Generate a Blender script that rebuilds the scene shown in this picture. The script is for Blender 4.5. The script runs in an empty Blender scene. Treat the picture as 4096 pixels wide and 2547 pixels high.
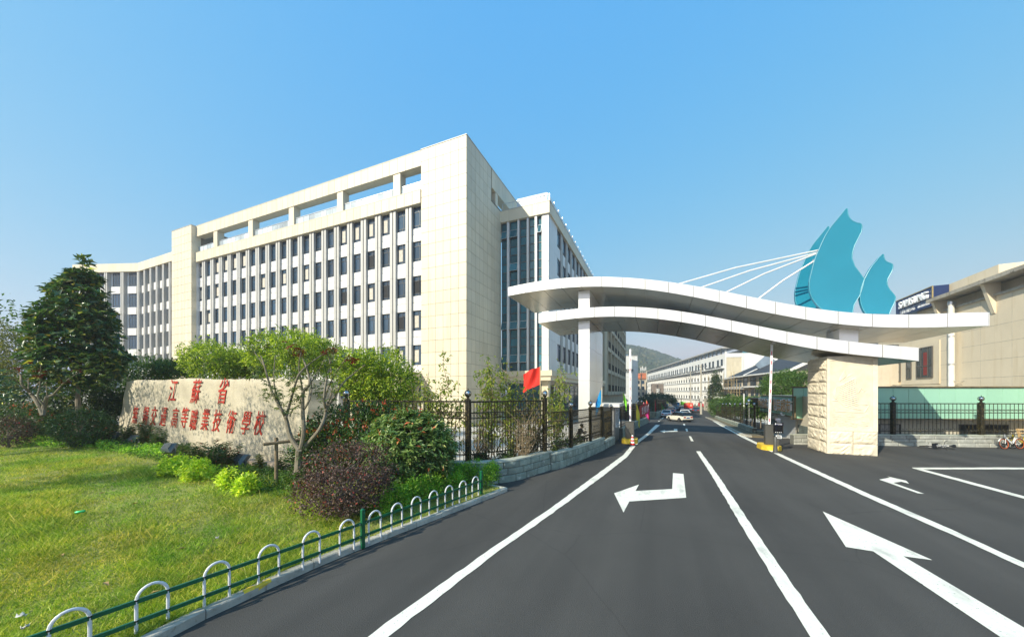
import bpy, math, random
import numpy as np
from mathutils import Vector, Matrix
# ---------------------------------------------------------------- camera, sky, sun, exposure
SC = bpy.context.scene
COL = SC.collection
cam_d = bpy.data.cameras.new("camera"); cam = bpy.data.objects.new("camera", cam_d); COL.objects.link(cam)
cam_d.sensor_width = 36.0; cam_d.lens = 12.02; cam_d.shift_y = 0.0716
cam_d.clip_start = 0.1; cam_d.clip_end = 6000
cam.location = (0, 0, 3.3); cam.rotation_euler = (math.radians(90), 0, 0)
SC.camera = cam
SUN_EL, SUN_AZ = math.radians(32), math.atan2(-.76, -.65)      # azimuth measured from +Y towards +X
world = bpy.data.worlds.new("World"); SC.world = world; world.use_nodes = True
wn = world.node_tree; wn.nodes.clear()
sky = wn.nodes.new("ShaderNodeTexSky"); sky.sky_type = 'NISHITA'; sky.sun_disc = False
sky.sun_elevation = SUN_EL; sky.sun_rotation = SUN_AZ % (2*math.pi)
sky.altitude = 0; sky.air_density = 1.0; sky.dust_density = 0.6; sky.ozone_density = 2.4
bg = wn.nodes.new("ShaderNodeBackground"); bg.inputs["Strength"].default_value = 0.15
wo = wn.nodes.new("ShaderNodeOutputWorld")
# one colour curve over the whole sky: deeper blue overhead, milky towards the horizon, as a hazy bright day
sp_n = wn.nodes.new("ShaderNodeSeparateColor"); cb_n = wn.nodes.new("ShaderNodeCombineColor"); wn.links.new(sky.outputs[0], sp_n.inputs[0])
for ci, (gam, mul) in enumerate(((1.12, .66), (.35, 1.92), (-.03, 4.2))):
    pw = wn.nodes.new("ShaderNodeMath"); pw.operation = 'POWER'; pw.inputs[1].default_value = gam; wn.links.new(sp_n.outputs[ci], pw.inputs[0])
    ml = wn.nodes.new("ShaderNodeMath"); ml.operation = 'MULTIPLY'; ml.inputs[1].default_value = mul; wn.links.new(pw.outputs[0], ml.inputs[0]); mn = wn.nodes.new("ShaderNodeMath"); mn.operation = 'MINIMUM'; mn.inputs[1].default_value = (3.75, 3.95, 4.6)[ci]; wn.links.new(ml.outputs[0], mn.inputs[0]); wn.links.new(mn.outputs[0], cb_n.inputs[ci])
wn.links.new(cb_n.outputs[0], bg.inputs[0]); wn.links.new(bg.outputs[0], wo.inputs[0])
sun_d = bpy.data.lights.new("sun", 'SUN'); sun_d.energy = 4.8; sun_d.angle = math.radians(.55); sun_d.color = (1, .94, .78)
sun = bpy.data.objects.new("sun", sun_d); COL.objects.link(sun)
sdir = Vector((math.sin(SUN_AZ)*math.cos(SUN_EL), math.cos(SUN_AZ)*math.cos(SUN_EL), math.sin(SUN_EL)))
sun.rotation_euler = sdir.to_track_quat('Z', 'Y').to_euler(); sun.location = (-40, -30, 60)
SC.view_settings.view_transform = 'Standard'; SC.view_settings.look = 'None'
SC.view_settings.gamma = 1; SC.view_settings.exposure = 0.55; SC.view_settings.use_curve_mapping = False
SC.cycles.max_bounces = 6; SC.cycles.diffuse_bounces = 3; SC.cycles.glossy_bounces = 3
SC.cycles.transmission_bounces = 3; SC.cycles.transparent_max_bounces = 4; SC.cycles.volume_bounces = 0
R = math.radians
random.seed(5); RNG = np.random.default_rng(11)
# road frame: a runs across the road to the right, s runs along it, away from the camera
TH = math.atan2(-.3902, .9208); CT, ST = math.cos(TH), math.sin(TH)
def W(a, s): return (a*CT - s*ST, a*ST + s*CT)
def AS(x, y): return (x*CT + y*ST, -x*ST + y*CT)
def zr(s): return float(np.interp(s, [-50, 22, 40, 55, 76, 104, 160, 400], [0, 0, -.5, -1., -1.7, -2.05, -2.4, -3.3]))
def gz(x, y): return zr(AS(x, y)[1])
# ---------------------------------------------------------------- materials
MATS = {}
def ramp(nt, fac, stops):
    r = nt.nodes.new("ShaderNodeValToRGB"); nt.links.new(fac, r.inputs[0])
    while len(r.color_ramp.elements) < len(stops): r.color_ramp.elements.new(.5)
    for e, (p, c) in zip(r.color_ramp.elements, stops): e.position = p; e.color = (*c, 1)
    return r.outputs[0]
def noise(nt, scale, detail=4, rough=.6, coord="Object", dist=0, stretch=None):
    tc = nt.nodes.new("ShaderNodeTexCoord"); n = nt.nodes.new("ShaderNodeTexNoise")
    v = tc.outputs[coord]
    if coord == "World":
        pass
    if stretch:
        mp = nt.nodes.new("ShaderNodeMapping"); mp.inputs["Scale"].default_value = stretch
        nt.links.new(v, mp.inputs[0]); v = mp.outputs[0]
    nt.links.new(v, n.inputs["Vector"]); n.inputs["Scale"].default_value = scale
    n.inputs["Detail"].default_value = detail; n.inputs["Roughness"].default_value = rough; n.inputs["Distortion"].default_value = dist
    return n.outputs["Fac"]
def geo_noise(nt, scale, detail=4, rough=.6, stretch=(1, 1, 1)):
    g = nt.nodes.new("ShaderNodeNewGeometry"); mp = nt.nodes.new("ShaderNodeMapping"); mp.inputs["Scale"].default_value = stretch
    n = nt.nodes.new("ShaderNodeTexNoise"); nt.links.new(g.outputs["Position"], mp.inputs[0]); nt.links.new(mp.outputs[0], n.inputs["Vector"])
    n.inputs["Scale"].default_value = scale; n.inputs["Detail"].default_value = detail; n.inputs["Roughness"].default_value = rough
    return n.outputs["Fac"]
def mixc(nt, a, b, fac, mode='MIX'):
    m = nt.nodes.new("ShaderNodeMix"); m.data_type = 'RGBA'; m.blend_type = mode
    for s, v in ((m.inputs[0], fac), (m.inputs[6], a), (m.inputs[7], b)):
        if hasattr(v, "links") or isinstance(v, bpy.types.NodeSocket): nt.links.new(v, s)
        elif isinstance(v, (int, float)): s.default_value = v
        else: s.default_value = (*v, 1)
    return m.outputs[2]
def mat(name, col, rough=.6, metal=0., var=.08, scale=1.5, bump=0., bscale=30., spec=.5, pervar=0., streak=0., speck=None, coat=0.):
    if name in MATS: return MATS[name]
    m = bpy.data.materials.new(name); m.use_nodes = True; nt = m.node_tree
    b = nt.nodes["Principled BSDF"]
    c = None
    lo = tuple(max(0, x*(1-var)) for x in col); hi = tuple(min(1, x*(1+var)) for x in col)
    f = geo_noise(nt, scale, 5, .62)
    c = ramp(nt, f, [(.3, lo), (.7, hi)])
    if streak:
        s = geo_noise(nt, 1.2, 4, .7, (1.2, 1.2, .12))
        c = mixc(nt, c, tuple(x*(1-streak)*y for x, y in zip(col, (1, .96, .88))), ramp(nt, s, [(.52, (0, 0, 0)), (.75, (1, 1, 1))]))
    if speck:
        s = geo_noise(nt, speck[0], 3, .7)
        c = mixc(nt, c, speck[1], ramp(nt, s, [(.56, (0, 0, 0)), (.7, (1, 1, 1))]))
    if pervar:
        oi = nt.nodes.new("ShaderNodeObjectInfo")
        v = ramp(nt, oi.outputs["Random"], [(0, (1-pervar,)*3), (1, (1+pervar,)*3)])
        c = mixc(nt, c, v, 1.0, 'MULTIPLY')
    nt.links.new(c, b.inputs["Base Color"])
    b.inputs["Roughness"].default_value = rough; b.inputs["Metallic"].default_value = metal
    b.inputs["Specular IOR Level"].default_value = spec
    if coat: b.inputs["Coat Weight"].default_value = coat; b.inputs["Coat Roughness"].default_value = .05
    if bump:
        bp = nt.nodes.new("ShaderNodeBump"); bp.inputs["Strength"].default_value = bump; bp.inputs["Distance"].default_value = .02
        nt.links.new(geo_noise(nt, bscale, 5, .65), bp.inputs["Height"]); nt.links.new(bp.outputs[0], b.inputs["Normal"])
    MATS[name] = m; return m
def glass(name, col, rough=.06, metal=0., spec=.8, wob=.03):
    if name in MATS: return MATS[name]
    m = mat(name, col, rough, metal, .25, .35, spec=spec, pervar=.35)
    nt = m.node_tree; b = nt.nodes["Principled BSDF"]
    bp = nt.nodes.new("ShaderNodeBump"); bp.inputs["Strength"].default_value = wob; bp.inputs["Distance"].default_value = .05
    nt.links.new(geo_noise(nt, .8, 2, .5), bp.inputs["Height"]); nt.links.new(bp.outputs[0], b.inputs["Normal"])
    return m
def leafm(name, stops, trans=.35, rough=.45, spec=.35, gain=1.5):
    if name in MATS: return MATS[name]
    stops = [(p, tuple(min(.85, x*gain) for x in c)) for p, c in stops]
    m = bpy.data.materials.new(name); m.use_nodes = True; nt = m.node_tree; b = nt.nodes["Principled BSDF"]
    g = nt.nodes.new("ShaderNodeNewGeometry")
    c = ramp(nt, g.outputs["Random Per Island"], stops)
    f = geo_noise(nt, 1.3, 3, .6)
    c = mixc(nt, c, ramp(nt, f, [(.3, (.72, .74, .7)), (.7, (1.22, 1.2, 1.1))]), 1., 'MULTIPLY')
    nt.links.new(c, b.inputs["Base Color"]); b.inputs["Roughness"].default_value = rough; b.inputs["Specular IOR Level"].default_value = spec
    t = nt.nodes.new("ShaderNodeBsdfTranslucent"); tc = mixc(nt, c, (1.5, 1.6, .7), 1., 'MULTIPLY'); nt.links.new(tc, t.inputs[0])
    mx = nt.nodes.new("ShaderNodeMixShader"); mx.inputs[0].default_value = trans
    nt.links.new(b.outputs[0], mx.inputs[1]); nt.links.new(t.outputs[0], mx.inputs[2])
    nt.links.new(mx.outputs[0], nt.nodes["Material Output"].inputs[0])
    MATS[name] = m; return m
# ---------------------------------------------------------------- mesh builder
class MB:
    def __init__(s): s.v = []; s.f = []; s.mi = []; s.cur = 0
    def add(s, vs, fs):
        n = len(s.v); s.v += [tuple(p) for p in vs]; s.f += [tuple(i+n for i in f) for f in fs]; s.mi += [s.cur]*len(fs); return s
    def box(s, x0, x1, y0, y1, z0, z1, m=None):
        vs = [Vector(p) for p in ((x0,y0,z0),(x1,y0,z0),(x1,y1,z0),(x0,y1,z0),(x0,y0,z1),(x1,y0,z1),(x1,y1,z1),(x0,y1,z1))]
        if m is not None: vs = [m @ p for p in vs]
        return s.add(vs, [(0,3,2,1),(4,5,6,7),(0,1,5,4),(1,2,6,5),(2,3,7,6),(3,0,4,7)])
    def cbox(s, x0, x1, y0, y1, z0, z1, c=.02, m=None):
        "box with its front (-y) edges chamfered"
        vs = [(x0,y1,z0),(x1,y1,z0),(x1,y1,z1),(x0,y1,z1),(x0,y0+c,z0),(x1,y0+c,z0),(x1,y0+c,z1),(x0,y0+c,z1),(x0+c,y0,z0+c),(x1-c,y0,z0+c),(x1-c,y0,z1-c),(x0+c,y0,z1-c)]
        vs = [Vector(p) for p in vs]
        if m is not None: vs = [m @ p for p in vs]
        return s.add(vs, [(0,1,2,3),(0,4,5,1),(1,5,6,2),(2,6,7,3),(3,7,4,0),(4,8,9,5),(5,9,10,6),(6,10,11,7),(7,11,8,4),(8,11,10,9)])
    def beam(s, p, q, w, h=None, up=(0, 0, 1)):
        p, q = Vector(p), Vector(q); h = h or w; d = (q-p).normalized(); u = Vector(up)
        if abs(d.dot(u)) > .98: u = Vector((1, 0, 0))
        x = d.cross(u).normalized(); u = x.cross(d)
        vs = [p-x*w/2-u*h/2, p+x*w/2-u*h/2, p+x*w/2+u*h/2, p-x*w/2+u*h/2]; vs += [v+(q-p) for v in vs]
        return s.add(vs, [(0,3,2,1),(4,5,6,7),(0,1,5,4),(1,2,6,5),(2,3,7,6),(3,0,4,7)])
    def tube(s, pts, r, n=8, cap=True):
        pts = [Vector(p) for p in pts]; k = len(pts); rs = r if isinstance(r, (list, tuple)) else [r]*k
        vs = []; fs = []; prev = None
        for i, p in enumerate(pts):
            d = (pts[min(i+1, k-1)]-pts[max(i-1, 0)])
            d = d.normalized() if d.length > 1e-9 else Vector((0, 0, 1))
            if prev is None:
                u = Vector((0, 0, 1)) if abs(d.z) < .95 else Vector((1, 0, 0)); x = d.cross(u).normalized()
            else:
                x = (prev - d*prev.dot(d)); x = x.normalized() if x.length > 1e-6 else d.orthogonal().normalized()
            prev = x; y = d.cross(x)
            for j in range(n):
                t = 2*math.pi*j/n; vs.append(p+(x*math.cos(t)+y*math.sin(t))*rs[i])
        for i in range(k-1):
            for j in range(n):
                a, b = i*n+j, i*n+(j+1) % n; fs.append((a, b, b+n, a+n))
        if cap: fs.append(tuple(range(n))[::-1]); fs.append(tuple(range((k-1)*n, k*n)))
        return s.add(vs, fs)
    def lathe(s, prof, c=(0, 0, 0), n=12, m=None):
        vs = []; fs = []
        for r, z in prof:
            for j in range(n):
                t = 2*math.pi*j/n; p = Vector((r*math.cos(t), r*math.sin(t), z))
                if m is not None: p = m @ p
                vs.append(p+Vector(c))
        k = len(prof)
        for i in range(k-1):
            for j in range(n):
                a, b = i*n+j, i*n+(j+1) % n; fs.append((a, b, b+n, a+n))
        fs.append(tuple(range(n))[::-1]); fs.append(tuple(range((k-1)*n, k*n)))
        return s.add(vs, fs)
    def sphere(s, c, r, n=12, k=8, sc=(1, 1, 1)):
        prof = [(max(1e-4, r*math.sin(math.pi*i/k)), -r*math.cos(math.pi*i/k)) for i in range(k+1)]
        m = Matrix.Diagonal((*sc, 1)).to_3x3()
        return s.lathe(prof, c, n, m)
    def prism(s, poly, fn0, fn1):
        "poly of 2D points, fn maps (u,v)->3D for the two end faces"
        n = len(poly); vs = [fn0(u, v) for u, v in poly]+[fn1(u, v) for u, v in poly]
        return s.add(vs, [tuple(range(n)), tuple(range(n, 2*n))[::-1]]+[(i, i+n, (i+1) % n+n, (i+1) % n) for i in range(n)])
    def loft(s, secs, close=True, caps=True):
        n = len(secs[0]); vs = [p for q in secs for p in q]; fs = []
        for i in range(len(secs)-1):
            for j in range(n if close else n-1):
                a, b = i*n+j, i*n+(j+1) % n; fs.append((a, b, b+n, a+n))
        if caps: fs.append(tuple(range(n))[::-1]); fs.append(tuple(range((len(secs)-1)*n, len(secs)*n)))
        return s.add(vs, fs)
    def grid(s, nx, ny, fn):
        vs = [fn(i/nx, j/ny) for j in range(ny+1) for i in range(nx+1)]
        return s.add(vs, [(j*(nx+1)+i, j*(nx+1)+i+1, (j+1)*(nx+1)+i+1, (j+1)*(nx+1)+i) for j in range(ny) for i in range(nx)])
    def mesh(s, name, mats, off=Vector((0, 0, 0)), smooth=False, fix=True):
        me = bpy.data.meshes.new(name)
        me.from_pydata([Vector(p)-off for p in s.v], [], s.f)
        for m in (mats if isinstance(mats, (list, tuple)) else [mats]): me.materials.append(m)
        if any(s.mi): me.polygons.foreach_set("material_index", s.mi)
        if fix:
            import bmesh
            bm = bmesh.new(); bm.from_mesh(me); bmesh.ops.recalc_face_normals(bm, faces=bm.faces); bm.to_mesh(me); bm.free()
        if smooth:
            me.polygons.foreach_set("use_smooth", [True]*len(me.polygons))
            if smooth != 'all': me.set_sharp_from_angle(angle=R(42))
        me.update(); return me
    def build(s, name, mats, parent=None, smooth=False, fix=True):
        v = np.array([tuple(p) for p in s.v]); lo, hi = v.min(0), v.max(0)
        c = Vector((lo+hi)/2)
        if parent is None: c.z = lo[2]
        o = bpy.data.objects.new(name, s.mesh(name, mats, c, smooth, fix)); COL.objects.link(o)
        org(o, c, parent); return o
PO = {}
def org(o, c, parent):
    c = Vector(c); PO[o.name] = c
    if parent is not None: o.parent = parent; o.location = c-PO[parent.name]
    else: o.location = c
def inst(name, me, parent, pos, rz=0., rot=None, sc=None):
    o = bpy.data.objects.new(name, me); COL.objects.link(o); org(o, pos, parent)
    o.rotation_euler = rot if rot else (0, 0, rz)
    if sc: o.scale = sc
    PO[o.name] = Vector(pos); return o
def sub(name, me, parent, loc=(0, 0, 0), rot=(0, 0, 0)):
    "a child placed in its parent's own local coordinates"
    o = bpy.data.objects.new(name, me); COL.objects.link(o); o.parent = parent; o.location = loc; o.rotation_euler = rot; PO[o.name] = Vector((0, 0, 0)); return o
def tag(o, label=None, cat=None, group=None, kind=None):
    for k, v in (("label", label), ("category", cat), ("group", group), ("kind", kind)):
        if v: o[k] = v
    return o
def thing(name, loc, rz=0., label=None, cat=None, group=None):
    o = bpy.data.objects.new(name, None); COL.objects.link(o); o.location = loc; o.rotation_euler = (0, 0, rz); o.empty_display_size = .3
    PO[o.name] = Vector((0, 0, 0)); return tag(o, label, cat, group)
def copy_tree(o, parent=None):
    c = o.copy(); COL.objects.link(c); c.parent = parent; PO[c.name] = PO.get(o.name, Vector((0, 0, 0)))
    for ch in list(o.children): copy_tree(ch, c)
    return c
def boxm(name, sx, sy, sz, mats, c=0):
    b = MB(); b.cbox(-sx/2, sx/2, -sy/2, sy/2, -sz/2, sz/2, c) if c else b.box(-sx/2, sx/2, -sy/2, sy/2, -sz/2, sz/2)
    return b.mesh(name, mats)
def np_obj(name, V, F, mats, parent=None, smooth=False, mi=None):
    V = np.asarray(V, dtype=np.float32); F = np.asarray(F, dtype=np.int32); lo, hi = V.min(0), V.max(0); c = (lo+hi)/2
    if parent is None: c[2] = lo[2]
    me = bpy.data.meshes.new(name); k = F.shape[1]
    me.vertices.add(len(V)); me.vertices.foreach_set("co", (V-c).astype(np.float32).ravel())
    me.loops.add(F.size); me.loops.foreach_set("vertex_index", F.ravel())
    me.polygons.add(len(F)); me.polygons.foreach_set("loop_start", np.arange(0, F.size, k, dtype=np.int32))
    for m in (mats if isinstance(mats, (list, tuple)) else [mats]): me.materials.append(m)
    if mi is not None: me.polygons.foreach_set("material_index", np.asarray(mi, dtype=np.int32))
    if smooth: me.polygons.foreach_set("use_smooth", np.ones(len(F), dtype=bool))
    me.update(calc_edges=True)
    o = bpy.data.objects.new(name, me); COL.objects.link(o); org(o, Vector(c.tolist()), parent); return o
def unit(v): return v/np.maximum(np.linalg.norm(v, axis=1, keepdims=True), 1e-9)
def leaf_geo(P, D, U, L, Wd, fold=.25, curl=.15):
    n = len(P); D = unit(D); S = unit(np.cross(D, U)+1e-6); N = np.cross(S, D)
    L = np.broadcast_to(np.asarray(L).reshape(-1, 1), (n, 1)); Wd = np.broadcast_to(np.asarray(Wd).reshape(-1, 1), (n, 1))
    mid = P+D*L*.45; tip = P+D*L-N*L*curl
    a = mid+S*Wd*.5+N*Wd*fold; b = mid-S*Wd*.5+N*Wd*fold
    V = np.stack([P, a, tip, b], 1).reshape(-1, 3); i = np.arange(n)*4
    F = np.concatenate([np.stack([i, i+1, i+2], 1), np.stack([i, i+2, i+3], 1)], 0)
    return V, F
def clump_points(blobs, K, rng, shell=.72):
    vol = np.array([b[3]*b[4]*b[5] for b in blobs])**.7; idx = rng.choice(len(blobs), K, p=vol/vol.sum())
    B = np.array(blobs, dtype=float)[idx]; d = unit(rng.normal(size=(K, 3))); r = shell+(1.08-shell)*rng.random((K, 1))**.8
    return B[:, :3]+d*r*B[:, 3:6], d
def foliage(name, m, parent, blobs, K, per, spread, L, Wd, rng, shell=.72, droop=0., up=.35, zmin=None, whorl=0, extra=None):
    C, d = clump_points(blobs, K, rng, shell)
    P = np.repeat(C, per, 0); n = len(P); dd = np.repeat(d, per, 0)
    if whorl:
        t = np.tile(np.arange(per)*2.399, K)+np.repeat(rng.random(K)*6, per)
        ax = unit(dd*.7+np.array([0, 0, .8])+rng.normal(size=(n, 3))*.1)
        e1 = unit(np.cross(ax, np.array([.3, .9, .2]))); e2 = np.cross(ax, e1)
        D = e1*np.cos(t)[:, None]+e2*np.sin(t)[:, None]+ax*(.25+.7*rng.random((n, 1)))
        P = P+rng.normal(size=(n, 3))*spread*.35+ax*rng.normal(size=(n, 1))*spread*.5
    else:
        P = P+rng.normal(size=(n, 3))*spread
        D = dd*.6+rng.normal(size=(n, 3))*.7+np.array([0, 0, up-droop])
    U = unit(np.array([0, 0, 1.])+rng.normal(size=(n, 3))*.35+dd*.5)
    s = .65+.7*rng.random(n)
    if zmin is not None: P[:, 2] = np.maximum(P[:, 2], zmin+rng.random(n)*.05)
    V, F = leaf_geo(P, D, U, L*s, Wd*s)
    o = np_obj(name, V, F, m, parent); return o, C
def limb(p, q, rng, wig=.08, k=5):
    p, q = np.array(p, float), np.array(q, float); ln = np.linalg.norm(q-p); pts = [tuple(p)]
    for i in range(1, k): pts.append(tuple(p+(q-p)*i/k+rng.normal(size=3)*ln*wig*.5))
    return pts+[tuple(q)]
def text_mesh(txt, size, depth, m, shear=0., offset=0., space=1.):
    cu = bpy.data.curves.new("txt", 'FONT'); cu.body = txt; cu.size = size; cu.extrude = depth; cu.shear = shear; cu.offset = offset
    cu.align_x = 'CENTER'; cu.align_y = 'CENTER'; cu.resolution_u = 2; cu.space_character = space
    o = bpy.data.objects.new("txt", cu); COL.objects.link(o)
    dg = bpy.context.evaluated_depsgraph_get(); dg.update()
    me = bpy.data.meshes.new_from_object(o.evaluated_get(dg)); bpy.data.objects.remove(o); bpy.data.curves.remove(cu)
    me.materials.clear(); me.materials.append(m); return me
# ================================================================ SETTING: ground, road, lawn, kerb
M_asph = mat("asphalt", (.066, .063, .058), .92, var=.10, scale=.35, bump=.5, bscale=55, spec=.25, speck=(95, (.095, .093, .09)))
def road_surface(m, paint=False):
    nt = m.node_tree; b = nt.nodes["Principled BSDF"]; src = b.inputs["Base Color"].links[0].from_socket
    g = nt.nodes.new("ShaderNodeNewGeometry"); mp = nt.nodes.new("ShaderNodeMapping"); mp.vector_type = 'POINT'; mp.inputs["Rotation"].default_value = (0, 0, -TH)
    nt.links.new(g.outputs["Position"], mp.inputs[0])
    def nz(sc, st, det=4):
        m2 = nt.nodes.new("ShaderNodeMapping"); m2.inputs["Scale"].default_value = st; nt.links.new(mp.outputs[0], m2.inputs[0]); n = nt.nodes.new("ShaderNodeTexNoise"); nt.links.new(m2.outputs[0], n.inputs["Vector"]); n.inputs["Scale"].default_value = sc; n.inputs["Detail"].default_value = det; return n.outputs["Fac"]
    if paint:
        c = mixc(nt, src, (.30, .285, .25), ramp(nt, nz(3.2, (1, .35, 1), 8), [(.56, (0, 0, 0)), (.74, (.55, .55, .55))]))
        c = mixc(nt, c, (.10, .10, .095), ramp(nt, nz(24, (1, 1, 1), 3), [(.66, (0, 0, 0)), (.72, (.8, .8, .8))]))
    else:
        c = mixc(nt, src, ramp(nt, nz(.9, (1, .06, 1), 5), [(.3, (.82, .82, .82)), (.7, (1.2, 1.19, 1.17))]), 1., 'MULTIPLY')      # wheel tracks along the road
        c = mixc(nt, c, (.030, .029, .028), ramp(nt, nz(.55, (1, .5, 1), 6), [(.63, (0, 0, 0)), (.76, (.45, .45, .45))]))             # old stains
        v = nt.nodes.new("ShaderNodeTexVoronoi"); v.feature = 'DISTANCE_TO_EDGE'; v.inputs["Scale"].default_value = .23; w_ = nt.nodes.new("ShaderNodeTexNoise"); w_.inputs["Scale"].default_value = 1.4; w_.inputs["Detail"].default_value = 5
        ad = nt.nodes.new("ShaderNodeMix"); ad.data_type = 'VECTOR'; ad.inputs[0].default_value = .14; nt.links.new(mp.outputs[0], w_.inputs["Vector"]); nt.links.new(mp.outputs[0], ad.inputs[4]); nt.links.new(w_.outputs["Color"], ad.inputs[5]); nt.links.new(ad.outputs[1], v.inputs["Vector"])
        c = mixc(nt, c, (.026, .025, .024), ramp(nt, v.outputs["Distance"], [(0, (.28, .28, .28)), (.003, (0, 0, 0))]))                # hairline cracks
        c = mixc(nt, c, ramp(nt, nz(150, (1, 1, 1), 2), [(.3, (.72, .72, .72)), (.7, (1.3, 1.3, 1.3))]), 1., 'MULTIPLY')
    nt.links.new(c, b.inputs["Base Color"])
road_surface(M_asph)
M_mark = mat("road_paint", (.83, .80, .68), .65, var=.05, scale=4, bump=.25, bscale=60, speck=(26, (.70, .67, .56)))
road_surface(M_mark, True)
M_conc = mat("concrete", (.50, .47, .41), .9, var=.14, scale=1.1, bump=.3, bscale=30)
M_kerb = mat("kerb_concrete", (.46, .43, .36), .9, var=.22, scale=2.5, bump=.6, bscale=25, pervar=.12, speck=(9, (.30, .28, .22)))
M_yel = mat("yellow_paint", (.78, .52, .03), .7, var=.2, scale=6, bump=.3, bscale=25, speck=(14, (.45, .38, .14)))
M_dirt = mat("earth", (.16, .13, .075), .95, var=.3, scale=2.2, bump=.8, bscale=18)
M_lawn = mat("lawn_soil", (.27, .27, .07), .95, var=.35, scale=1.4, bump=.8, bscale=25)
M_pave = mat("pavement_concrete", (.58, .54, .47), .85, var=.1, scale=.5, bump=.15, bscale=12)
SL = [-40, -10, 0, 8, 14, 18, 22, 28, 34, 40, 47, 55, 65, 76, 90, 104, 120, 140, 160, 220, 300, 400, 900, 2500]
def strip_sheet(name, m, lim, ss, dz, parent=None):
    b = MB(); N = 10
    for i, s in enumerate(ss):
        l, r = lim(s)
        for j in range(N+1): x, y = W(l+(r-l)*j/N, s); b.v.append((x, y, zr(s)+dz))
    for i in range(len(ss)-1):
        for j in range(N): k = i*(N+1)+j; b.f.append((k, k+1, k+N+2, k+N+1)); b.mi.append(0)
    return b.build(name, m, parent, fix=False)
ground = strip_sheet("ground", M_dirt, lambda s: (-900, 1500) if s < 500 else (-2500, 3500), SL, -.045); tag(ground, "bare earth ground beneath the whole scene", kind='structure')
road_l = lambda s: float(np.interp(s, [-40, 9, 13.2, 20, 24, 27, 50, 66, 140], [-13, -9, -4.6, -3.2, -3.0, -2.8, -1.6, -9, -9]))
road_r = lambda s: float(np.interp(s, [-40, 28, 31, 34, 37, 140], [40, 40, 30, 21.5, 14, 12.6]))
road = strip_sheet("road", M_asph, lambda s: (road_l(s), road_r(s)), [x for x in SL if x <= 140]+[], 0.); tag(road, "dark grey asphalt road running under the white gate and downhill", kind='structure')
pavement = strip_sheet("pavement", M_pave, lambda s: (-70, road_l(s)-.25), [13.2, 18, 22, 28, 34, 40, 47, 55, 63], -.02); tag(pavement, "pale concrete campus paving behind the iron fence", kind='structure')
apron = strip_sheet("forecourt", M_pave, lambda s: (8.6, 60), [36.9, 40, 47, 55, 65, 76, 90, 104], -.012); tag(apron, "pale concrete ground inside the right hand fence", kind='structure')
def mark(name, pts, dz=.009, label=None):
    b = MB(); b.add([(x, y, gz(x, y)+dz) for x, y in pts], [tuple(range(len(pts)))])
    o = b.build(name, M_mark, road, fix=False)
    if label: o['label'] = label
    return o
def line(name, L, Rr, label=None, n=6, dz=.009, jag=.012):
    b = MB(); rg = random.Random(len(L)+int(L[0][0]*10))
    def dense(P):
        out = []
        for p, q in zip(P, P[1:]):
            k = max(2, int(math.dist(p, q)/.35)); out += [(p[0]+(q[0]-p[0])*i/k, p[1]+(q[1]-p[1])*i/k) for i in range(k)]
        return out+[tuple(P[-1])]
    def resample(P, k):
        P = dense(P); d = [0]
        for p, q in zip(P, P[1:]): d.append(d[-1]+math.dist(p, q))
        t = np.linspace(0, d[-1], k); return list(zip(np.interp(t, d, [p[0] for p in P]), np.interp(t, d, [p[1] for p in P])))
    k = max(4, int(sum(math.dist(p, q) for p, q in zip(L, L[1:]))/.22)); L = resample(L, k); Rr = resample(Rr, k)
    for p, q in zip(L, Rr):
        for x, y in (p, q): x += rg.uniform(-jag, jag); y += rg.uniform(-jag, jag); b.v.append((x, y, gz(x, y)+dz))
    for i in range(k-1): b.f.append((2*i, 2*i+1, 2*i+3, 2*i+2)); b.mi.append(0)
    o = b.build(name, M_mark, road, fix=False)
    if label: o['label'] = label
    return o
line("lane_line", [(-3.6, -.6)]+[(-1.96, 4.6), (-0.27, 7.48), (0.98, 9.5), (3.56, 13.96), (5.81, 17.86), (8.14, 22.72), (11.32, 28.81), (17.35, 41.19)], [(-3.3, -.6)]+[(-1.68, 4.6), (-0.19, 7.24), (1.07, 9.24), (3.56, 13.4), (5.87, 17.4), (8.46, 22.75), (11.65, 28.85), (17.49, 40.45)], "long white edge line on the left of the lane")
line("lane_line", [W(1.95, 2.0)]+[(4.01, 4.6), (5.49, 8.05), (7.9, 13.53), (10.23, 19.0)], [W(2.2, 2.0)]+[(4.28, 4.6), (5.67, 7.88), (8.15, 13.53), (10.46, 19.0)], "solid white centre line")
line("lane_line", [(9.2, 4.2)]+[(9.58, 6.4), (10.16, 7.9), (11.1, 10.68), (12.82, 15.22), (13.81, 17.75), (15.09, 20.46), (18.21, 27.18), (25.05, 41.17), (38.05, 66.58)], [(9.5, 4.3)]+[(9.88, 6.6), (10.54, 8.19), (11.56, 11.12), (13.36, 15.86), (14.33, 18.3), (15.66, 21.06), (19.1, 28.25), (26.36, 42.98), (39.1, 67.98)], "long white edge line curving past the yellow barrier base")
line("lane_line", [(17.4, 14.89), (19.87, 14.89), (22.39, 14.95)]+[(30, 14.9)], [(17.29, 14.56), (19.44, 14.56), (21.81, 14.56)]+[(30, 14.6)])
line("lane_line", [(17.3, 14.8), (16.41, 12.29), (15.8, 10.55)]+[(14.7, 8.2)], [(17.57, 14.72), (16.79, 12.46), (16.16, 10.72)]+[(15.1, 8.2)])
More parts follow.
